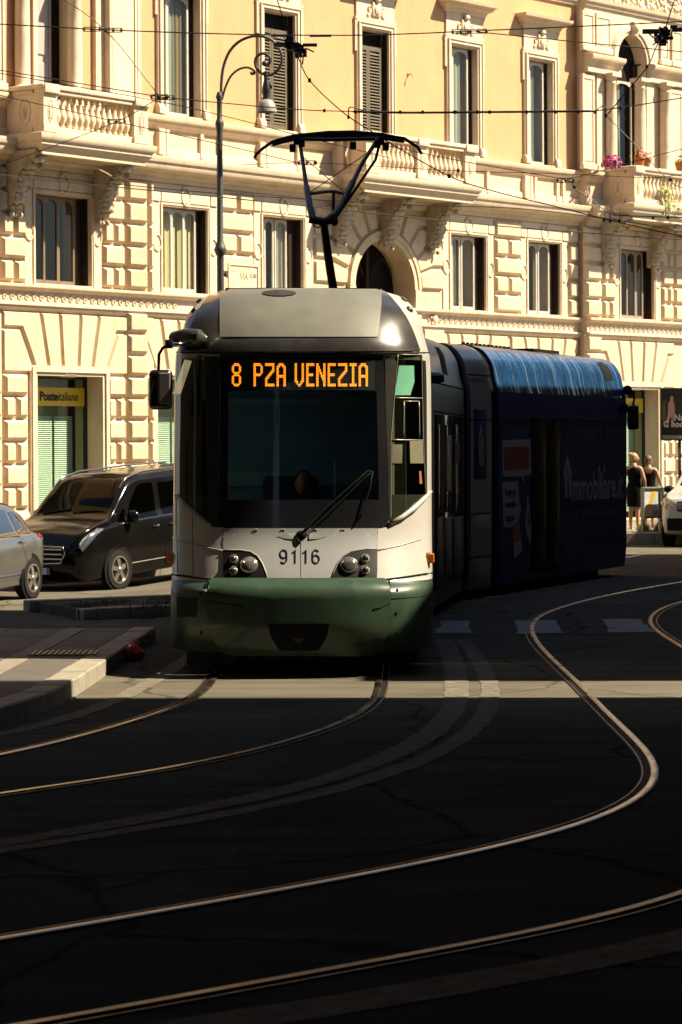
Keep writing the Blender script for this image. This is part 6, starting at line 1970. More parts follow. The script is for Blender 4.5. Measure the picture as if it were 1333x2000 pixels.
def car_matrix(contact, d, y, fwd, d2, y2=None):
    # contact: ground point under the wheel at (d, y); heading fwd; the car lies along the slope of the street
    f = Vector((fwd[0], fwd[1], 0)).normalized(); l = Vector((-f.y, f.x, 0))
    rear = contact - f*(d2-d)
    z0, z1 = ground_z(contact.x, contact.y), ground_z(rear.x, rear.y)
    sl = (z0-z1)/(d2-d)
    X = Vector((f.x, f.y, sl)).normalized(); Y = l; Z = X.cross(Y).normalized()
    o = Vector((contact.x, contact.y, z0)) + X*d - Y*y
    return Matrix(((X.x,Y.x,Z.x,o.x),(X.y,Y.y,Z.y,o.y),(X.z,Y.z,Z.z,o.z),(0,0,0,1)))
BLACKP = mat('black_car_paint', (.006,.0055,.005), .12, .0, var=.2, scale=3, spec=.3, coat=.0, dirt=(.011,.009,.007), dscale=3, damt=.3)
GREYP = mat('silver_grey_car_paint', (.20,.19,.18), .22, .6, var=.08, scale=3, coat=.7)
WHITEP2 = mat('white_car_paint', (.55,.53,.50), .2, var=.04, coat=.6)
CHROME = mat('chrome_strip', (.72,.68,.62), .12, 1.0, var=.1)
ALLOY = mat('alloy_rim', (.50,.46,.40), .3, .8, var=.2, scale=14)
VGLASS = glass_mat('van_window_glass', (.30,.32,.27), .02, 1.22)
HLG = mat('car_headlight', (.20,.22,.26), .08, .6, var=.5, scale=22, coat=.9)
DRL = mat('clear_lamp_glass', (.60,.58,.52), .1, .4, var=.2, scale=30, coat=.8)
van = [(0,.42,.70,.80,.74,.62),(.05,.30,.76,.90,.82,.72),(.14,.22,.88,1.02,.89,.80),(.35,.20,.98,1.10,.94,.84),(.6,.20,1.04,1.16,.955,.85),(.82,.20,1.06,1.20,.96,.86),(.96,.2,1.07,1.28,.96,.84),(1.30,.2,1.09,1.60,.96,.80),(1.62,.2,1.10,1.83,.96,.77),(1.95,.2,1.11,1.895,.96,.765),(3.4,.2,1.13,1.91,.96,.765),(4.7,.2,1.14,1.89,.955,.76),(5.0,.25,1.14,1.82,.95,.74),(5.14,.42,1.10,1.55,.91,.68)]
def van_extra(c, cb, patch):
    for sd in (1, -1):
        # roof rail, belt strip, door lines, handles, mirror, headlight
        q = MB(); P = [cb.pt(d, 8.55, sd)+Vector((0,0,h)) for d, h in ((1.42,.0),(1.62,.035),(2.1,.045),(3.5,.05),(4.6,.045),(4.8,.0))]; q.tube(P, .018, 6); q.build('roof_rail', CHROME, c, smooth=True)
        q = MB(); q.tube([cb.pt(d, 5.12, sd)+Vector((0,sd*.006,0)) for d in [1.05+.19*i for i in range(21)]], .011, 5); q.build('belt_strip', CHROME, c, smooth=True)
        for dd in (1.20, 2.30, 3.55):
            q = MB(); q.tube([cb.pt(dd+(.0 if t > 3 else (3-t)*.04), t, sd)+Vector((0,sd*.001,0)) for t in [2+.25*i for i in range(13)]], .004, 4); q.build('door_gap', BLKM, c)
        q = MB(); q.tube([cb.pt(d, 2.35, sd)+Vector((0,sd*.004,0)) for d in [1.3+.2*i for i in range(13)]], .012, 5); q.build('sill_strip', mat('sill_grey', (.14,.13,.11), .5), c)
        for dd in (2.05, 2.52):
            p = cb.pt(dd, 4.25, sd); q = MB(); q.cbox(p.x-.09, p.x+.09, p.y-.01, p.y+.035, p.z-.018, p.z+.018, .012) if sd > 0 else q.cbox(p.x-.09, p.x+.09, p.y-.035, p.y+.01, p.z-.018, p.z+.018, .012); q.build('door_handle', CHROME, c, smooth=40)
            q = MB(); q.lathe([(0,0),(.05,.0)], 12, c=(p.x, p.y+sd*.004, p.z), axis='Y'); q.build('handle_recess', BLKM, c)
        p = cb.atz(1.36, 1.18, sd); q = MB(); q.ball((p.x+.02, p.y+sd*.16, p.z+.02), (.085,.12,.11), seg=14, rings=10); q.tube([(p.x, p.y, p.z-.06),(p.x, p.y+sd*.12, p.z-.05)], .035, 7); q.build('wing_mirror', BLACKP, c, smooth=True)
        patch([(.10,4.0),(.62,5.0),(.50,6.2),(.07,5.0)], 'headlight', HLG, .012, sd)
        patch([(.09,4.9),(.50,6.1),(.54,6.5),(.09,5.3)], 'lamp_brow', DRL, .015, sd)
    # grille with bars, number plate, wipers, bumper slot
    q = MB(); q.cbox(-.015, .03, -.56, .56, .52, .80, .02); q.build('grille', BLKM, c)
    for z in (.60, .68, .76):
        q = MB(); q.cbox(-.01, .05, -.55, .55, z-.012, z+.012, .006); q.build('grille_bar', CHROME, c)
    q = MB(); q.tube([(.04,-.57,.80),(.045,.0,.815),(.04,.57,.80),(.03,.60,.7),(.03,.50,.53),(.04,0,.51),(.03,-.50,.53),(.03,-.60,.7),(.04,-.57,.80)], .012, 6); q.build('grille_frame', CHROME, c, smooth=True)
    q = MB(); q.box(.02,.045,-.26,.26,.34,.45); pl = q.build('number_plate', mat('plate_white', (.6,.6,.58), .4), c)
    for y in (-.26, .215):
        q = MB(); q.box(.044,.048,y,y+.045,.34,.45); q.build('plate_band', mat('plate_blue', (.02,.10,.45), .4), pl)
    q = MB()
    for y0, y1 in ((-.6,.0),(.05,.65)): q.tube([cb.aty(.94, y0)+Vector((0,0,.02)), cb.aty(.98, (y0+y1)/2)+Vector((0,0,.025)), cb.aty(1.0, y1)+Vector((0,0,.02))], .012, 5)
    q.build('wiper', BLKM, c)
f = (-math.sin(math.radians(32)), -math.cos(math.radians(32)))
cp = ong(219, 1151)
car('parked_van', 'black van with chrome roof rails parked between the palazzo and the tram', van, car_matrix(cp, .95, .80, f, 4.15), BLACKP, ALLOY, [(.95,.80),(4.15,.80)], .335,
    [[(1.14,1.36,2.20),(1.42,1.52,2.23),(1.66,1.76,2.24),(1.72,1.90,2.20)], [(1.15,2.38,3.46),(1.70,2.38,3.46)], [(1.16,3.62,4.70),(1.68,3.62,4.62)], [(1.12,1.08,1.28),(1.26,1.20,1.34),(1.33,1.29,1.37)]],
    [(.97,-.74,.74),(1.3,-.71,.71),(1.64,-.65,.65)], None, van_extra, 'van', VGLASS)
hatch = [(0,.45,.62,.68,.60,.5),(.06,.28,.68,.80,.74,.62),(.3,.20,.80,.90,.86,.72),(.9,.19,.88,1.0,.895,.76),(1.1,.19,.90,1.08,.90,.74),(1.9,.19,.93,1.50,.90,.64),(2.5,.19,.95,1.555,.90,.63),(3.2,.20,.98,1.52,.90,.62),(3.75,.22,1.01,1.38,.885,.59),(4.0,.26,1.0,1.20,.86,.58),(4.15,.32,.94,1.05,.81,.58),(4.22,.46,.80,.88,.72,.52)]
def hatch_extra(c, cb, patch):
    for sd in (1, -1):
        for dd in (2.28, 3.18):
            p = cb.pt(dd, 4.45, sd); q = MB(); q.cbox(p.x-.09, p.x+.09, p.y-.015, p.y+.03, p.z-.016, p.z+.016, .010); q.build('door_handle', CHROME, c, smooth=40)
        for dd in (1.3, 2.4):
            q = MB(); q.tube([cb.pt(dd, t, sd) for t in [2+.25*i for i in range(13)]], .004, 4); q.build('door_gap', BLKM, c)
        q = MB(); q.tube([cb.pt(3.30+.10*math.sin(i*.5), 2+.25*i, sd) for i in range(13)], .004, 4); q.build('door_gap', BLKM, c)
        patch([(3.86,4.7),(4.16,4.7),(4.12,6.0),(3.92,5.6)], 'tail_lamp', mat('red_tail_lamp', (.45,.02,.015), .12, var=.2, coat=.8), .012, sd)
        q = MB(); q.tube([cb.pt(d, 2.5, sd)+Vector((0,sd*.006,0)) for d in [1.2+.15*i for i in range(14)]], .010, 5); q.build('sill_strip', CHROME, c)
        q = MB(); q.tube([cb.pt(d, 8.7, sd)+Vector((0,0,.01)) for d in [1.9+.15*i for i in range(12)]], .012, 5); q.build('roof_strip', BLKM, c)
f2 = (-math.sin(math.radians(19)), -math.cos(math.radians(19)))
cp2 = ong(49, 1169)
Mh = car_matrix(cp2 + Vector((f2[0], f2[1], 0))*2.7, .85, .77, f2, 3.55)
car('parked_hatchback', 'silver grey hatchback with its tail in front of the black van at the left edge', hatch, Mh, GREYP, ALLOY, [(.85,.77),(3.55,.77)], .325,
    [[(.97,1.45,2.25),(1.25,1.75,2.28),(1.42,2.05,2.28)], [(.99,2.36,3.22),(1.42,2.36,3.12)], [(1.03,3.30,3.75),(1.20,3.28,3.66),(1.38,3.22,3.45)]],
    [(1.15,-.66,.66),(1.4,-.60,.60),(1.85,-.55,.55)], [(3.78,-.48,.48),(4.05,-.5,.5)], hatch_extra, 'car', mat('sky_glass', (.02,.025,.03), .03, var=.1, spec=.9, coat=.6))
suv = [(0,.48,.80,.88,.66,.56),(.05,.34,.86,1.0,.78,.68),(.2,.26,.94,1.06,.86,.76),(.5,.24,1.0,1.12,.91,.80),(1.0,.24,1.04,1.17,.92,.82),(1.25,.24,1.06,1.24,.92,.80),(1.9,.24,1.09,1.66,.92,.70),(2.5,.24,1.11,1.72,.92,.68),(3.6,.24,1.14,1.70,.92,.67),(4.2,.28,1.14,1.55,.90,.64),(4.45,.5,1.05,1.2,.84,.6)]
def suv_extra(c, cb, patch):
    for sd in (1, -1):
        patch([(.05,4.6),(.42,5.0),(.34,6.4),(.06,6.0)], 'headlight', DRL, .014, sd)
        q = MB(); q.tube([cb.pt(d, 4.5, sd)+Vector((.01,sd*.02,0)) for d in (.03,.10,.2,.32,.40)], .022, 6); q.build('indicator', mat('yellow_lamp', (.75,.55,.03), .2, coat=.5), c)
        q = MB(); q.tube([cb.pt(d, 3.0, sd)+Vector((0,sd*.01,0)) for d in [.3+.2*i for i in range(20)]], .03, 6); q.build('side_cladding', BLKM, c)
        p = cb.atz(1.5, 1.14, sd); q = MB(); q.ball((p.x, p.y+sd*.15, p.z+.03), (.08,.11,.08)); q.build('wing_mirror', BLKM, c, smooth=True)
    q = MB(); q.cbox(-.01,.05,-.52,.52,.74,.94,.02); q.build('grille', BLKM, c)
    for i in range(6):
        q = MB(); q.cbox(.03,.065,-.50+i*.17,-.38+i*.17,.78,.90,.01); q.build('grille_bar', mat('grille_grey', (.35,.34,.32), .4, .5), c)
    q = MB(); q.cbox(-.25,.03,-.74,.74,.34,.60,.04); q.build('bumper', BLKM, c)
f3 = (-.30, -.954)
cp3 = ong(1312, 1066)
f3v = Vector((f3[0], f3[1], 0)); l3 = Vector((-f3v.y, f3v.x, 0))
Ms = car_matrix(cp3, .85, -.80, f3, 3.5)
car('parked_suv', 'white off road car with a yellow indicator cut by the right edge', suv, Ms, WHITEP2, ALLOY, [(.85,.80),(3.5,.80)], .36,
    [[(1.14,1.5,2.4),(1.55,1.9,2.4)], [(1.16,2.5,3.5),(1.58,2.5,3.4)]], [(1.3,-.7,.7),(1.85,-.6,.6)], None, suv_extra)
# ------------------------------------------------------------------ people
def skin_mesh(V, E, name, levels=2):
    me = bpy.data.meshes.new(name); me.from_pydata([v[:3] for v in V], E, [])
    o = bpy.data.objects.new(name, me); COL.objects.link(o)
    o.modifiers.new('skin', 'SKIN')
    for i, v in enumerate(V):
        r = v[3]; me.skin_vertices[0].data[i].radius = (r, v[4] if len(v) > 4 else r)
        me.skin_vertices[0].data[i].use_root = (i == 0)
    s_ = o.modifiers.new('sub', 'SUBSURF'); s_.levels = levels; s_.render_levels = levels
    dg = bpy.context.evaluated_depsgraph_get()
    m2 = bpy.data.meshes.new_from_object(o.evaluated_get(dg))
    bpy.data.objects.remove(o)
    m2.name = name; m2.shade_smooth()
    return m2
SKIN = mat('skin', (.50,.27,.15), .55, var=.06, scale=10)
def person(label, M, h, skin, turn=0.0, arms=None, feet=.12):
    # standing figure facing local -y; returns the thing; sizes follow the height h
    s = thing('person', label, 'person', M)
    k = h/1.66
    A = arms or {}
    la = A.get('l', [(-.24,.02,1.08),(-.22,-.10,.88)]); ra = A.get('r', [(.24,.02,1.08),(.22,-.10,.88)])
    V = [(0,.01,.92,.135,.10),(0,.0,1.05,.105,.085),(0,.01,1.20,.125,.09),(0,.02,1.33,.115,.08),(0,.02,1.42,.05,.05),(0,.0,1.48,.045,.045)]
    E = [(0,1),(1,2),(2,3),(3,4),(4,5)]
    def chain(start, pts):
        p = start
        for q in pts:
            V.append(q); E.append((p, len(V)-1)); p = len(V)-1
        return p
    for sg, arm in ((-1, la), (1, ra)):
        chain(3, [(sg*.15,.02,1.36,.055), (arm[0][0],arm[0][1],arm[0][2],.038), (arm[1][0],arm[1][1],arm[1][2],.028), (arm[1][0]+.01*sg,arm[1][1]-.05,arm[1][2]-.04,.024)])
        chain(0, [(sg*.085,.01,.82,.085), (sg*.085,.0,.48,.055), (sg*.08,.03,.30,.052), (sg*.08,.03,.08,.032), (sg*.08,-.02,.035,.035), (sg*.085,-.10,.025,.03)])
    V = [tuple(c*k for c in v) for v in V]
    me = skin_mesh(V, E, 'body'); me.materials.clear(); me.materials.append(skin)
    inst(me, 'body', s, M)
    # hands: palm and five separate fingers
    for sg, arm in ((-1, la), (1, ra)):
        c = Vector((arm[1][0]+.01*sg, arm[1][1]-.06, arm[1][2]-.06))*k
        q = MB(); q.ball(tuple(c), (.022*k,.035*k,.042*k), seg=8, rings=6)
        for i in range(4):
            b_ = c+Vector((0,-.028+.018*i,-.03))*k; L_ = [.055,.065,.06,.048][i]*k
            q.tube([b_, b_+Vector((-.004*sg,-.008,-L_*.5)), b_+Vector((-.016*sg,-.004,-L_))], [.0085*k,.008*k,.006*k], 6)
        b_ = c+Vector((-.01*sg,-.035,.0))*k; q.tube([b_, b_+Vector((-.012*sg,-.02,-.02))*k, b_+Vector((-.014*sg,-.026,-.045))*k], [.01*k,.009*k,.007*k], 6)
        q.build('hand', skin, s, M, smooth=True)
    # head with face, turned on the neck
    H = M @ Matrix.Translation((0,-.01*k,1.565*k)) @ Matrix.Rotation(turn, 4, 'Z')
    q = MB()
    vs = []; R_, S_ = 14, 16
    for j in range(R_+1):
        ph = PI*j/R_
        for i in range(S_):
            t = 2*PI*i/S_
            x, y, z = .073*math.sin(ph)*math.cos(t), .092*math.sin(ph)*math.sin(t), .112*math.cos(ph)
            if z < -.02: x *= 1+(z+.02)*3.2; y = y*(1+(z+.02)*1.2)-.012*(-z/.1)
            vs.append((x*k, y*k, z*k))
    q.add(vs, [(j*S_+i, j*S_+(i+1)%S_, (j+1)*S_+(i+1)%S_, (j+1)*S_+i) for j in range(R_) for i in range(S_)])
    q.ball((0,-.098*k,-.012*k), (.014*k,.02*k,.026*k), seg=8, rings=6)
    for sg in (-1, 1): q.ball((sg*.075*k,.005*k,-.01*k), (.012*k,.022*k,.032*k), seg=8, rings=6)
    hd = q.build('head', skin, s, H, smooth=True)
    q = MB()
    for sg in (-1, 1): q.ball((sg*.028*k,-.083*k,.012*k), (.013*k,.008*k,.007*k), seg=8, rings=5)
    q.build('eyes', mat('eye_dark', (.03,.02,.015), .3), hd, H)
    q = MB(); q.ball((0,-.090*k,-.052*k), (.024*k,.008*k,.007*k), seg=8, rings=5); q.build('mouth', mat('lip', (.42,.12,.09), .5), hd, H)
    return s, k, H
def cloth(s, M, rings, name, m, seg=24):
    # garment: stacked ellipses (cx, cy, z, rx, ry)
    q = MB(); vs = []
    for j, (cx, cy, z, rx, ry) in enumerate(rings):
        for i in range(seg):
            t = 2*PI*i/seg; w_ = 1+.02*math.sin(5*t+j*.6)*(j/len(rings))
            vs.append((cx+rx*w_*math.cos(t), cy+ry*w_*math.sin(t), z))
    q.add(vs, [(j*seg+i, j*seg+(i+1)%seg, (j+1)*seg+(i+1)%seg, (j+1)*seg+i) for j in range(len(rings)-1) for i in range(seg)])
    return q.build(name, m, s, M, smooth=True)
BLKC = mat('black_cloth', (.005,.0045,.0045), .95, var=.15, spec=.1)
ZP = .25
def stand(px, py): return onz(px, py, ZP)
BLOND = mat('blonde_hair', (.50,.30,.10), .6, var=.25, scale=30); BROWN = mat('brown_hair', (.13,.065,.025), .6, var=.25, scale=30)
p = stand(1240, 1034)
M1 = Matrix.Translation(p) @ Matrix.Rotation(math.radians(155), 4, 'Z')
s, k, H = person('blonde woman with pinned up hair in a sleeveless black dress behind the tram tail', M1, 1.66, SKIN, math.radians(-70))
cloth(s, M1, [(0,.01,1.375*k,.10,.075),(0,.015,1.30*k,.150,.105),(0,.0,1.20*k,.155,.112),(0,0,1.06*k,.135,.108),(0,.01,.93*k,.168,.128),(0,.01,.80*k,.178,.135),(0,.01,.60*k,.172,.125),(0,.01,.50*k,.165,.12)], 'dress', BLKC)
q = MB(); 
for sg in (-1,1): q.tube([(sg*.07,-.07,1.36*k),(sg*.075,-.02,1.415*k),(sg*.06,.06,1.385*k),(sg*.06,.09,1.33*k)], .014, 6)
q.build('strap', BLKC, s, M1, smooth=True)
q = MB(); q.ball((0,.022,.035), (.086,.096,.095), seg=14, rings=10); q.ball((0,.085,.085), (.052,.052,.048), seg=10, rings=8); q.ball((0,.06,-.03), (.07,.06,.06), seg=10, rings=8)
for i in range(14): q.ball((rnd.uniform(-.05,.05), rnd.uniform(.05,.12), rnd.uniform(.03,.12)), (.022,.022,.018), seg=6, rings=4)
q.build('hair', BLOND, s, H, smooth=True)
q = MB()
for sg in (-1,1): q.cbox(sg*.085-.04, sg*.085+.04, -.15, .07, -.0, .02, .006); q.tube([(sg*.085-.035,-.06,.02),(sg*.085,-.07,.06),(sg*.085+.035,-.06,.02)], .008, 5)
q.build('sandals', mat('pale_sandal', (.55,.48,.40), .6), s, M1)
p = stand(1272, 1032)
M2 = Matrix.Translation(p+Vector((0,.35,0))) @ Matrix.Rotation(math.radians(172), 4, 'Z')
s, k, H = person('brown haired woman in a low backed black top standing behind the poster panel', M2, 1.60, SKIN, math.radians(-35), {'r':[(.27,-.02,1.12),(.20,-.16,.98)], 'l':[(-.25,.0,1.10),(-.30,-.10,.90)]})
cloth(s, M2, [(0,.0,1.27*k,.150,.108),(0,.0,1.16*k,.152,.112),(0,0,1.04*k,.135,.108),(0,.0,.95*k,.15,.115)], 'top', BLKC)
q = MB()
for sg in (-1,1): q.tube([(sg*.10,-.09,1.26*k),(sg*.11,-.04,1.37*k),(sg*.105,.05,1.375*k),(sg*.10,.10,1.27*k)], .02, 6)
q.build('strap', BLKC, s, M2, smooth=True)
cloth(s, M2, [(0,.0,.96*k,.142,.112),(0,.0,.86*k,.178,.135),(0,0,.6*k,.20,.16),(0,.0,.35*k,.21,.17)], 'skirt', mat('stone_skirt', (.36,.32,.27), .9, var=.1))
q = MB(); q.ball((0,.018,.03), (.088,.098,.098), seg=14, rings=10); q.ball((0,.065,-.03), (.078,.055,.085), seg=10, rings=8)
for i in range(16): q.ball((rnd.uniform(-.06,.06), rnd.uniform(.06,.11), rnd.uniform(-.11,.05)), (.022,.02,.035), seg=6, rings=4)
q.build('hair', BROWN, s, H, smooth=True)
q = MB()
for sg in (-1,1): q.cbox(sg*.085-.04, sg*.085+.04, -.15, .07, -.0, .025, .006)
q.build('shoes', mat('pale_shoe', (.6,.5,.42), .6), s, M2)
# tram driver, dim behind the windscreen
Md = T1 @ Matrix.Translation((.0, 1.88, 1.02))
s = thing('person', 'tram driver in a dark blue shirt sitting behind the windscreen', 'person', Md)
V = [(0,0,.0,.17,.13),(0,0,.22,.16,.11),(0,0,.42,.17,.10),(0,.0,.52,.07,.06),(0,-.01,.58,.055,.055)]
E = [(0,1),(1,2),(2,3),(3,4)]
for sg in (-1, 1):
    b_ = len(V); V += [(sg*.19,0,.45,.065),(sg*.27,-.12,.22,.05),(sg*.20,-.40,.30,.035),(sg*.18,-.46,.32,.035)]
    E += [(2,b_),(b_,b_+1),(b_+1,b_+2),(b_+2,b_+3)]
    b_ = len(V); V += [(sg*.10,-.10,-.02,.10),(sg*.13,-.5,.0,.075),(sg*.13,-.52,-.45,.055)]
    E += [(0,b_),(b_,b_+1),(b_+1,b_+2)]
me = skin_mesh(V, E, 'body'); me.materials.clear(); me.materials.append(mat('driver_shirt', (.04,.07,.13), .8)); inst(me, 'body', s, Md)
q = MB(); q.ball((0,-.02,.71), (.078,.095,.118), seg=14, rings=10); q.ball((0,-.12,.70), (.014,.02,.025), seg=7, rings=5)
for sg in (-1,1):
    q.ball((sg*.08,.0,.70), (.012,.02,.03), seg=7, rings=5)
    c = Vector((sg*.18,-.50,.33)); q.ball(tuple(c), (.025,.04,.035), seg=8, rings=6)
    for i in range(4): q.tube([c+Vector((-sg*.01,-.03,.02-.018*i)), c+Vector((-sg*.035,-.05,.02-.018*i)), c+Vector((-sg*.06,-.03,.015-.018*i))], [.010,.009,.007], 6)
    q.tube([c+Vector((0,0,.03)), c+Vector((-sg*.03,-.02,.05)), c+Vector((-sg*.05,-.03,.045))], [.011,.010,.008], 6)
q.build('head_and_hands', SKIN, s, Md, smooth=True)
q = MB(); q.ball((0,.012,.745), (.083,.092,.095), seg=12, rings=8); q.build('hair', mat('dark_hair', (.03,.025,.02), .7), s, Md, smooth=True)

# ------------------------------------------------------------------ stop with poster panels on the right
q = MB()
a_ = onz(1190, 1046, ZP)
yk = onz(1270, 1040.5, ZP).y
q.box(3.9, 26, yk, yk+8, -.3, ZP)
stop = q.build('stop_pavement', asphalt('stop_paving', (.16,.14,.11), (.24,.215,.17))); tag(stop, kind='structure'); WM[stop] = Matrix.Identity(4)
for i in range(24):
    q = MB(); q.cbox(3.9+i*.9+.006, 3.9+(i+1)*.9-.006, yk-.22, yk-.005, -.2, ZP+.004, .012); q.build('kerb_stone', KERB, stop, Matrix.Identity(4))
# kerb island between road and stop, in front
pa = ong(1228, 1098); pb = ong(1400, 1086)
q = MB(); 
sp_ = []
for x, y in ((1258,1043),(1266,1042),(1274,1041),(1283,1039),(1288,1034),(1262,1036),(1290,1025)):
    p = onz(x, y, .0); sp_.append((p.x, min(p.y, yk-.3), .0, .10, .12))
for x in (1255, 1262, 1290, 1288):
    p = onz(x, 1038, ZP); sp_.append((p.x, p.y+.1, ZP, .06, .05))
grass(sp_, 'verge_grass', LUSH, 1600, .22)
STEELG = mat('grey_steel', (.22,.22,.21), .4, .6, var=.1)
def Pn(x, y, Y): return at(x, y, Y)
YA = yk+.35
TA = math.tan(math.radians(32))
def panel_stand(label, x0p, x1p, postermat):
    # panel turned a little towards the sun: its right post stands farther away
    Xa = Pn(x0p, 1040, YA).x
    M0 = Matrix.Translation((Xa, YA, 0)) @ Matrix.Rotation(math.radians(32), 4, 'Z')
    MI = M0.inverted()
    o = MI @ Vector((0,0,CH))
    def Q(x, y):
        d = MI @ at(x, y, 60.0) - o
        return o + d*(-o.y/d.y)
    s_ = thing('poster_panel', label, 'panel', Matrix.Translation((Xa, YA, ZP)) @ Matrix.Rotation(math.radians(32), 4, 'Z'))
    a_, b_ = Q(x0p, 1013), Q(x1p, 951)
    q = MB()
    for X0, X1, z0, z1 in ((a_.x, a_.x+.05, ZP, b_.z), (b_.x-.05, b_.x, ZP, b_.z), (a_.x+.05, b_.x-.05, b_.z-.05, b_.z), (a_.x+.05, b_.x-.05, a_.z, a_.z+.05)): q.cbox(X0,X1,-.04,.04,z0,z1,.008)
    q.build('frame', STEELG, s_, M0)
    q = MB(); q.box(a_.x+.05, b_.x-.05, -.012, .012, a_.z+.05, b_.z-.05); q.build('poster', postermat, s_, M0)
    def fl(pts, off, name, m):
        q = MB(); P = [Q(x, y) for x, y in pts]; n = len(P)
        q.add([(p.x,-off,p.z) for p in P]+[(p.x,-.010,p.z) for p in P], [tuple(range(n)), tuple(range(2*n-1,n-1,-1))]+[(i,(i+1)%n,n+(i+1)%n,n+i) for i in range(n)])
        return q.build(name, m, s_, M0)
    return s_, fl
def flat(sh, pts, Y, name, m):
    q = MB(); P = [Pn(x, y, Y) for x, y in pts]; n = len(P)
    q.add([tuple(p) for p in P]+[(p.x, p.y+.003, p.z) for p in P], [tuple(range(n)), tuple(range(2*n-1,n-1,-1))]+[(i,(i+1)%n,n+(i+1)%n,n+i) for i in range(n)])
    return wbuild(q, name, m, sh)
sh, fl = panel_stand('low framed panel with a colourful poster standing before the two women', 1254, 1291, mat('pale_poster', (.62,.66,.62), .4, var=.2, scale=6))
fl([(1258,1007),(1263,990),(1270,975),(1273,960),(1279,958),(1279,968),(1274,982),(1266,1000),(1262,1008)], .016, 'orange_shape', mat('poster_orange', (.80,.42,.02), .4))
fl([(1275,997),(1285,994),(1285,1005),(1275,1006)], .019, 'red_shape', mat('poster_red', (.75,.14,.14), .4))
fl([(1271,1006),(1274,978),(1280,962),(1283,985),(1278,1006)], .014, 'blue_shape', mat('poster_blue', (.40,.58,.62), .4))
panel_stand('whitish poster panel right beside the colourful one, half hidden by the white car', 1293, 1334, mat('white_poster', (.75,.73,.68), .4, var=.1, scale=6))
# tall advertising box on a post
YB = yk+.9
a_, b_ = Pn(1290, 860, YB), Pn(1392, 757, YB)
bb = thing('billboard', 'dark framed advertising box on a post at the right edge with a pink figure', 'billboard', (Pn(1341,1040,YB).x, YB, ZP))
q = MB(); q.cbox(a_.x, b_.x, YB-.12, YB+.12, a_.z, b_.z, .02); wbuild(q, 'case', mat('dark_grey_case', (.04,.042,.04), .4, .3), bb)
a2, b2 = Pn(1293, 847, YB-.125), Pn(1389, 777, YB-.125)
q = MB(); q.box(a2.x, b2.x, YB-.128, YB-.118, a2.z, b2.z); wbuild(q, 'poster', mat('dark_poster', (.055,.038,.02), .3, var=.3, scale=3, coat=.3), bb)
flat(bb, [(1294,850),(1388,850),(1388,857),(1294,857)], YB-.126, 'case_strip', mat('pale_strip', (.32,.31,.29), .5))
PINKP = mat('poster_pink', (.55,.27,.24), .4)
flat(bb, [(1305,806),(1305,790),(1308,783),(1316,783),(1318,792),(1319,812),(1316,833),(1311,833),(1312,816),(1309,816),(1305,833),(1300,832)], YB-.131, 'figure', PINKP)
flat(bb, [(1310,783),(1309,776),(1312,773),(1316,776),(1315,783)], YB-.131, 'figure_head', mat('poster_blond', (.50,.34,.16), .4))
flat(bb, [(1294,790),(1300,781),(1301,820),(1294,822)], YB-.130, 'green_wash', mat('poster_olive', (.12,.11,.02), .4))
PT = mat('poster_text_pale', (.60,.55,.47), .4)
p = Pn(1317, 816, YB-.134); text_obj('Na', .185, PT, 'lettering', bb, Matrix.Translation((p.x, p.y, p.z)), align='LEFT', bold=.006, sx=.95)
p = Pn(1296, 829, YB-.134); text_obj('C hoce', .185, PT, 'lettering', bb, Matrix.Translation((p.x, p.y, p.z)), align='LEFT', bold=.006, sx=.93)
p = Pn(1328, 900, YB)
q = MB(); q.tube([(p.x, YB, ZP), (p.x, YB, a_.z+.02)], .035, 10); wbuild(q, 'post', mat('dark_post', (.05,.05,.048), .5, .3), bb, smooth=True)

# ------------------------------------------------------------------ street lamp
IRON = mat('grey_cast_iron', (.085,.085,.08), .5, .4, var=.15, scale=12)
YL = 50.0
base = at(432, 700, YL)
lampo = thing('street_lamp', 'tall iron street lamp with a scrolled arm and a hanging bell shaped shade', 'street lamp', (base.x, YL, ground_z(base.x, YL)))
def Lp(x, y, d=0): return at(x, y, YL+d)
q = MB()
zs = [(-.3,.13),(.4,.13),(.45,.10),(1.2,.09),(1.3,.075)]
zt = Lp(432,190).z; zc = Lp(432,488).z; zd = Lp(432,240).z
prof = [(r, z) for z, r in zs]+[(.066,zc-.2),(.066,zc-.12),(.09,zc-.08),(.12,zc),(.10,zc+.05),(.085,zc+.10),(.06,zc+.16),(.055,zd-.2),(.06,zd-.15),(.085,zd-.02),(.07,zd+.04),(.05,zd+.08),(.05,zt-.06),(.07,zt),(.055,zt+.05),(.04,zt+.1)]
q.lathe(prof, 16, c=(base.x, YL, 0)); wbuild(q, 'pole', IRON, lampo, smooth=50)
def spx(cx, cy, r0, r1, a0, a1, n=24):
    return [Lp(cx+(r0+(r1-r0)*i/n)*math.cos(a0+(a1-a0)*i/n), cy-(r0+(r1-r0)*i/n)*math.sin(a0+(a1-a0)*i/n)) for i in range(n+1)]
arm = [Lp(432,190), Lp(433,160), Lp(437,130), Lp(448,102), Lp(465,83), Lp(485,73), Lp(505,70), Lp(525,75), Lp(540,86), Lp(549,102), Lp(551,120), Lp(543,137), Lp(530,146), Lp(516,145), Lp(505,138), Lp(499,125), Lp(501,112), Lp(510,105), Lp(521,106), Lp(528,114), Lp(526,124), Lp(518,126)]
q = MB(); q.tube(crom(arm, 5), .028, 8); q.ball(tuple(Lp(518,124)), (.06,.06,.06)); wbuild(q, 'scroll_arm', IRON, lampo, smooth=True)
q = MB(); q.tube(crom([Lp(434,195), Lp(441,170), Lp(452,148), Lp(468,135), Lp(484,132), Lp(496,138), Lp(497,144), Lp(491,145)], 5), .022, 7); q.ball(tuple(Lp(492,143)), (.035,.035,.035)); wbuild(q, 'lower_scroll', IRON, lampo, smooth=True)
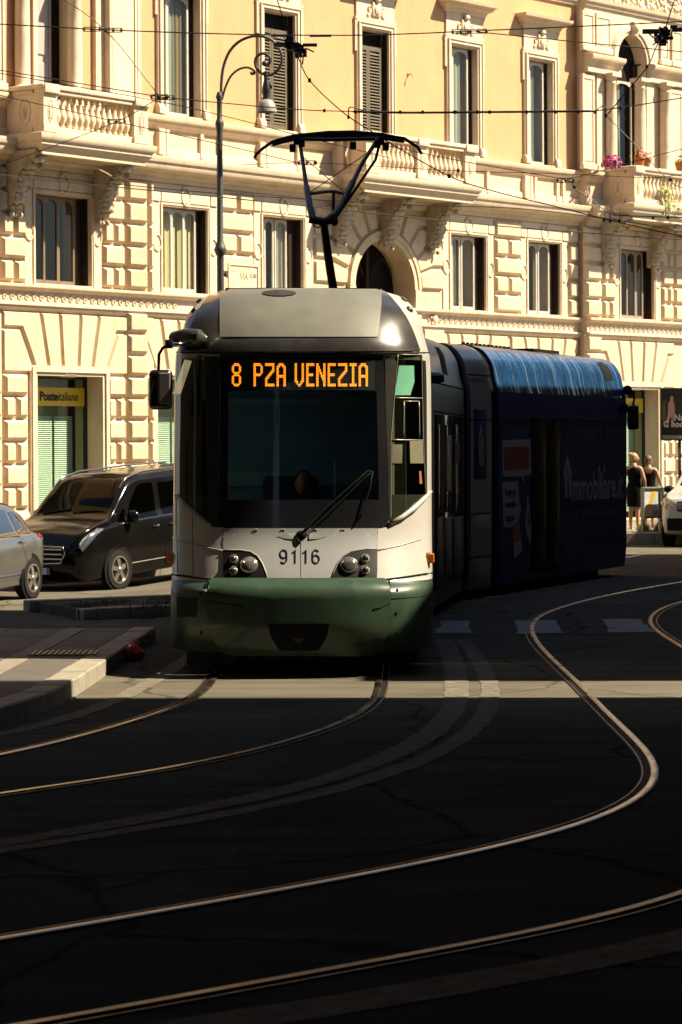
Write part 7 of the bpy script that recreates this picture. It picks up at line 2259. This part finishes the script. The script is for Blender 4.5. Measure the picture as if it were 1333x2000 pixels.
q = MB(); c = Lp(521, 220); z = lambda y: Lp(521,y).z
q.tube([Lp(519,140), Lp(520,158)], .04, 8)
q.lathe([(.05,z(158)),(.06,z(162)),(.075,z(170)),(.085,z(180)),(.07,z(188)),(.09,z(195))], 16, c=(c.x, YL, 0)); q.ball(tuple(Lp(529,168)), (.035,.03,.06)); wbuild(q, 'lamp_neck', mat('dark_lamp_neck', (.03,.03,.03), .4, .3), lampo, smooth=50)
q = MB(); q.lathe([(.09,z(195)),(.12,z(197)),(.16,z(203)),(.185,z(212)),(.195,z(219)),(.185,z(219)),(.15,z(208)),(.0,z(199))], 20, c=(c.x, YL, 0)); wbuild(q, 'lamp_shade', mat('pale_enamel_shade', (.36,.33,.28), .35, var=.05), lampo, smooth=50)

# ------------------------------------------------------------------ overhead wires
WB = mat('black_wire', (.012,.010,.012), .5, .2, var=.1); WG = mat('bare_steel_wire', (.32,.30,.27), .35, .8, var=.2); WD = mat('dark_steel_wire', (.07,.06,.055), .45, .5, var=.2)
def wire(pts, r, m, label, Y=40.0, clips=(), grp='overhead wires above the street'):
    P = []
    for p in pts: P.append(at(p[0], p[1], p[2] if len(p) > 2 else Y))
    s = thing('overhead_wire', label, 'wire', P[len(P)//2], grp)
    q = MB(); q.tube(crom(P, 6) if len(P) > 2 else P, r*.78, 6); wbuild(q, 'cable', m, s, smooth=True)
    for x, y, k in clips:
        q = MB(); c = at(x, y, Y)
        if k == 'i':      # shackle insulator: small loop and two bolts
            for dx in (-.12, .0, .12): q.ball((c.x+dx, c.y, c.z), (.024,.022,.024), seg=8, rings=6)
            q.tube([(c.x-.13,c.y,c.z+.03),(c.x+.13,c.y,c.z+.03)], .008, 5); q.tube([(c.x-.13,c.y,c.z-.03),(c.x+.13,c.y,c.z-.03)], .008, 5)
        else:
            q.cbox(c.x-.02, c.x+.02, c.y-.02, c.y+.02, c.z-.026, c.z+.026, .007)
        wbuild(q, 'clamp', WD if k == 'i' else WB, s)
    return s
wire([(-120,41),(0,47),(205,58),(430,66),(660,69),(800,66),(912,61)], .013, WB, 'topmost black wire crossing the left half of the picture', clips=[(180,57,'i'),(222,59,'i'),(900,62,'i')])
wire([(912,61),(1120,52),(1333,42),(1450,36)], .013, WB, 'topmost black wire rising to the top right corner', clips=[(935,61,'i')])
wire([(930,62),(1130,82),(1333,101),(1450,112)], .011, WD, 'grey wire branching down to the right from the upper right shackle')
wire([(90,-25),(205,58),(312,188)], .010, WD, 'thin wire slanting down from the top left to the shackle by the second window', clips=[(312,189,'i')])
wire([(312,190),(230,237),(70,298),(-60,345)], .008, WD, 'thin wire slanting down to the left across the left balcony', clips=[(228,237,'i')])
wire([(-120,119),(0,137),(300,187),(330,191),(570,213),(700,218)], .011, WD, 'wire running from the left edge to the thick insulated bar', clips=[(325,191,'i'),(634,216,'c')])
wire([(-120,122),(0,143),(300,196),(460,232),(575,262),(760,308)], .009, WD, 'lower of the two close wires at the upper left')
wire([(-120,160),(0,186),(230,238),(440,284),(600,322)], .009, WD, 'wire sloping across the left balcony rail to the pantograph')
wire([(690,218),(800,220),(930,219),(1060,218),(1165,217)], .024, WB, 'thick insulated bar with clips left and right of the third tall window', clips=[(x,219,'c') for x in (695,782,826,888,890,933,957,1029,1085,1130,1163)])
wire([(1160,217),(1190,213),(1260,203),(1333,191),(1450,170)], .012, WD, 'wire rising to the right edge from the thick bar', clips=[(1212,211,'c')])
wire([(1165,216),(1175,208),(1182,208),(1184,226)], .010, WB, 'short bent hanger at the right end of the thick bar')
wire([(682,231),(681,215),(686,209),(700,213),(722,218)], .014, WG, 'short bent hanger at the left end of the thick bar', clips=[(681,229,'c')])
wire([(535,-25),(550,25),(575,88),(590,130),(606,158),(640,193),(683,229),(735,262),(780,290),(880,345),(960,372),(1080,402),(1200,432),(1333,462),(1450,485)], .010, WB, 'contact wire running from the top down past the pantograph to the lower right', Y=34, clips=[(605,157,'c'),(878,344,'c')])
wire([(470,322),(598,318),(760,326),(900,334),(1110,340),(1270,347),(1333,340)], .007, WD, 'thin wire level with the middle balcony floor', clips=[(600,318,'i'),(617,318,'c'),(895,333,'c')])
wire([(-100,330),(0,341),(90,352),(430,385),(640,407),(960,440),(1333,468),(1450,477)], .012, WG, 'bright steel cable sloping gently across the whole facade')
wire([(-100,322),(0,333),(100,346),(430,378),(800,400),(1010,407),(1205,430),(1333,452)], .009, WD, 'dark cable just above the bright steel cable')
wire([(1345,-60),(1318,0),(1300,55),(1282,92),(1265,130),(1225,178),(1185,226)], .012, WD, 'wire from the top right fitting down to the hanger', Y=38, clips=[(1264,130,'c'),(1183,226,'c')])
wire([(1185,226),(1230,272),(1305,350),(1333,368),(1400,410)], .009, WD, 'wire sloping down right from the hanger across the flower balcony', clips=[(1310,351,'c')])
wire([(760,285),(883,311),(1000,332),(1108,352),(1122,366),(1160,393),(1205,430)], .009, WD, 'wire sloping down to the looped clamps under the right balcony', clips=[(1105,352,'i'),(1122,366,'c'),(1180,430,'c'),(1192,432,'c'),(1210,431,'c')])
wire([(1108,351),(1150,340),(1230,318),(1333,291),(1450,262)], .008, WD, 'thin wire rising right across the flower pots')
wire([(1210,421),(1333,425),(1450,430)], .013, WB, 'short thick cable leaving the looped clamps to the right edge', clips=[(1276,425,'c'),(1305,425,'c')])
wire([(1183,428),(1183,415),(1200,412),(1213,428)], .008, mat('mauve_cable', (.25,.14,.22), .5), 'low mauve cable loop under the right balcony')
wire([(1193,428),(1194,404),(1203,398),(1212,404),(1215,428)], .009, bpy.data.materials['mauve_cable'], 'tall mauve cable loop under the right balcony')
def fitting(cx, cy, Y, label, bars, seed, n=34, sz=26):
    s = thing('wire_fitting', label, 'fitting', at(cx, cy, Y))
    for (x0, y0, x1, y1, r) in bars:
        a_, b_ = at(x0,y0,Y), at(x1,y1,Y)
        q = MB(); q.cbox(min(a_.x,b_.x), max(a_.x,b_.x), Y-.03, Y+.03, min(a_.z,b_.z), max(a_.z,b_.z), .008); wbuild(q, 'bar', mat('aluminium_bar', (.30,.28,.27), .4, .5) if 'aluminium_bar' not in bpy.data.materials else bpy.data.materials['aluminium_bar'], s)
    r = random.Random(seed)
    q = MB()
    for i in range(n):
        t = r.uniform(-1,1); x = cx+t*sz*.6+r.uniform(-7,7); y = cy+t*sz*.45*(1 if seed == 1 else -1)+r.uniform(-12,12)
        c = at(x, y, Y+r.uniform(-.15,.15))
        if r.random() < .5: q.lathe([(.0,-.04),(.028,-.04),(.028,-.01),(.018,0),(.028,.01),(.028,.04),(0,.04)], 8, c=tuple(c))
        elif r.random() < .5: q.cbox(c.x-.05,c.x+.05,c.y-.02,c.y+.02,c.z-.022,c.z+.022,.006)
        else: q.tube([c, c+Vector((r.uniform(-.12,.12),0,r.uniform(-.16,.1)))], .011, 5)
    wbuild(q, 'clamps', WB, s)['kind'] = 'stuff'
    return s
fitting(578, 92, 36, 'cluster of clamps and bars where the wires cross above the lamp scroll', [(535,83,585,92,0),(592,85,620,91,0),(605,68,648,72,0),(530,68,562,72,0)], 1)
fitting(1295, 72, 36, 'cluster of clamps on a grey bar at the top right', [(1255,57,1290,66,0),(1312,54,1345,62,0)], 2)
# ------------------------------------------------------------------ unseen buildings, their heights, gaps and dark walls shaped for the shade
OCH = mat('dark_brown_render', (.06,.045,.03), .95, var=.12, scale=.8)  # walls of the unseen blocks, darkened to hold back bounced light
OCW = mat('dark_window', (.03,.03,.035), .15, var=.1)
def shade_house(name, label, X, Y0, Y1, H, depth=9, face=-1, H2=None):
    # block whose ends follow the direction of the sun, street face at X
    s = thing('shade_house', label, 'building', (X, (Y0+Y1)/2, 0))
    q = MB()
    dx = depth*(-face); dy = dx*SY/SX
    P = [(X,Y0),(X+dx,Y0+dy),(X+dx,Y1+dy),(X,Y1)]
    hs = [H, H, H2 or H, H2 or H]
    q.add([(p[0],p[1],-.3) for p in P]+[(p[0],p[1],h_) for p, h_ in zip(P, hs)], [(3,2,1,0),(4,5,6,7),(0,1,5,4),(1,2,6,5),(2,3,7,6),(3,0,4,7)])
    H = min(H, H2 or H)
    wbuild(q, 'wall', OCH, s)
    me = None
    k = int((Y1-Y0)/3)
    if k:
        for fl in range(int((H-1)/3.6)):
            for i in range(k):
                yc = Y0+(Y1-Y0)*(i+.5)/k
                q = MB(); q.cbox(min(X+face*.05, X), max(X+face*.05, X), yc-.55, yc+.55, 1+fl*3.6, 3+fl*3.6, .01); wbuild(q, 'window', OCW, s)
    return s
XO = 8.0
def Hfor(X0): return (XO-X0)*TANE
def yo(Y, X): return Y + (XO-X)*SY/SX      # where the occluder edge stands for a shadow edge at (X, Y)
shade_house('shade_house', 'unseen tall dark brown block, heightened for shade, nearest on the right side of the street', XO, -30, yo(22.0,1), 46)  # height invented so its shadow covers the opposite block
shade_house('shade_house', 'unseen lower wing, sized for its shadow, beside the sunlit gap on the right', XO, yo(23.55,1), yo(25.45,1), Hfor(.15), 9)
shade_house('shade_house', 'unseen tall dark brown building, sized to shade the tram side, on the right', XO, yo(25.45,1)+.01, yo(36.9,2), Hfor(-9.5), 9)
shade_house('shade_house', 'unseen building, roof line sloped to let sun reach the rear car, on the right', XO, yo(36.9,2)+.01, yo(43.3,4), Hfor(-.35), 9, -1, Hfor(2.15))  # roof slope shaped so sun grazes the rear car's roof
shade_house('shade_house', 'unseen low dark brown building sized for shade at the far end on the right', XO, yo(43.3,4)+.01, yo(51.3,4), Hfor(2.2), 9)
shade_house('shade_house', 'unseen tall dark brown building added to block sky light, left of the camera', -8.0, -30, 31, 26, 9, 1)  # added out of view to dim the sky over the road
shade_house('shade_house', 'unseen dark brown building added behind the camera to block sky light', -6, -34, -32, 24, 14, -1)  # added out of view, closes off sky light from behind

# unseen plane trees added to block sky light, their crowns above the picture
BARK = mat('plane_bark', (.16,.13,.09), .9, var=.3, scale=6); PLEAF = mat('plane_leaf', (.045,.075,.022), .7, var=.35, scale=2)
def tree(label, x, y, r, seed, lean):
    rr = random.Random(seed)
    s = thing('added_plane_tree', label, 'tree', (x, y, 0), 'unseen plane trees added over the near end of the street')
    q = MB(); top = Vector((x+lean, y, 7.5))
    q.tube([(x,y,-.2),(x,y,.6),(x+lean*.2,y,3),(x+lean*.6,y+.1,5.5),top], [.42,.34,.29,.25,.2], 12)
    wbuild(q, 'trunk', BARK, s, smooth=True)
    q = MB()
    tips = []
    for i in range(9):
        a = 2*PI*i/9+rr.uniform(-.3,.3); L_ = r*rr.uniform(.55,.85)
        e = top+Vector((math.cos(a)*L_, math.sin(a)*L_*.95, rr.uniform(1.5,5)))
        q.tube([top-Vector((0,0,1)), top.lerp(e,.5)+Vector((0,0,.9)), e], [.15,.09,.03], 7); tips.append(e)
    wbuild(q, 'limb', BARK, s, smooth=True)
    q = MB()
    cen = [top+Vector((math.cos(rr.uniform(0,6.3))*r*.8*math.sqrt(rr.random()), math.sin(rr.uniform(0,6.3))*r*.8*math.sqrt(rr.random()), rr.uniform(1.0,6.5))) for _ in range(60)]+tips
    for _ in range(15000):
        c = rr.choice(cen); p = c+Vector((rr.gauss(0,1.0), rr.gauss(0,1.0), rr.gauss(0,.7)))
        if p.z < 6.6 or p.y > 21.3: continue
        a = Vector((rr.gauss(0,1),rr.gauss(0,1),rr.gauss(0,.5))).normalized(); b = a.cross(Vector((rr.gauss(0,1),rr.gauss(0,1),rr.gauss(0,1)))).normalized()
        h = rr.uniform(.16,.32)
        q.add([p-a*h, p+b*h*.8, p+a*h, p-b*h*.8], [(0,1,2,3)])
    o = wbuild(q, 'crown', PLEAF, s, recalc=False)
tree('unseen plane tree added to block sky light on the right pavement beside the camera', 5.2, 8, 6.5, 3, -2.2)
tree('unseen plane tree added to block sky light on the left pavement beside the camera', -5.6, 13.5, 6.5, 4, 2.2)
tree('unseen plane tree added to block sky light on the right, before the sunlit gap', 5.6, 15.5, 6.0, 6, -1.8)
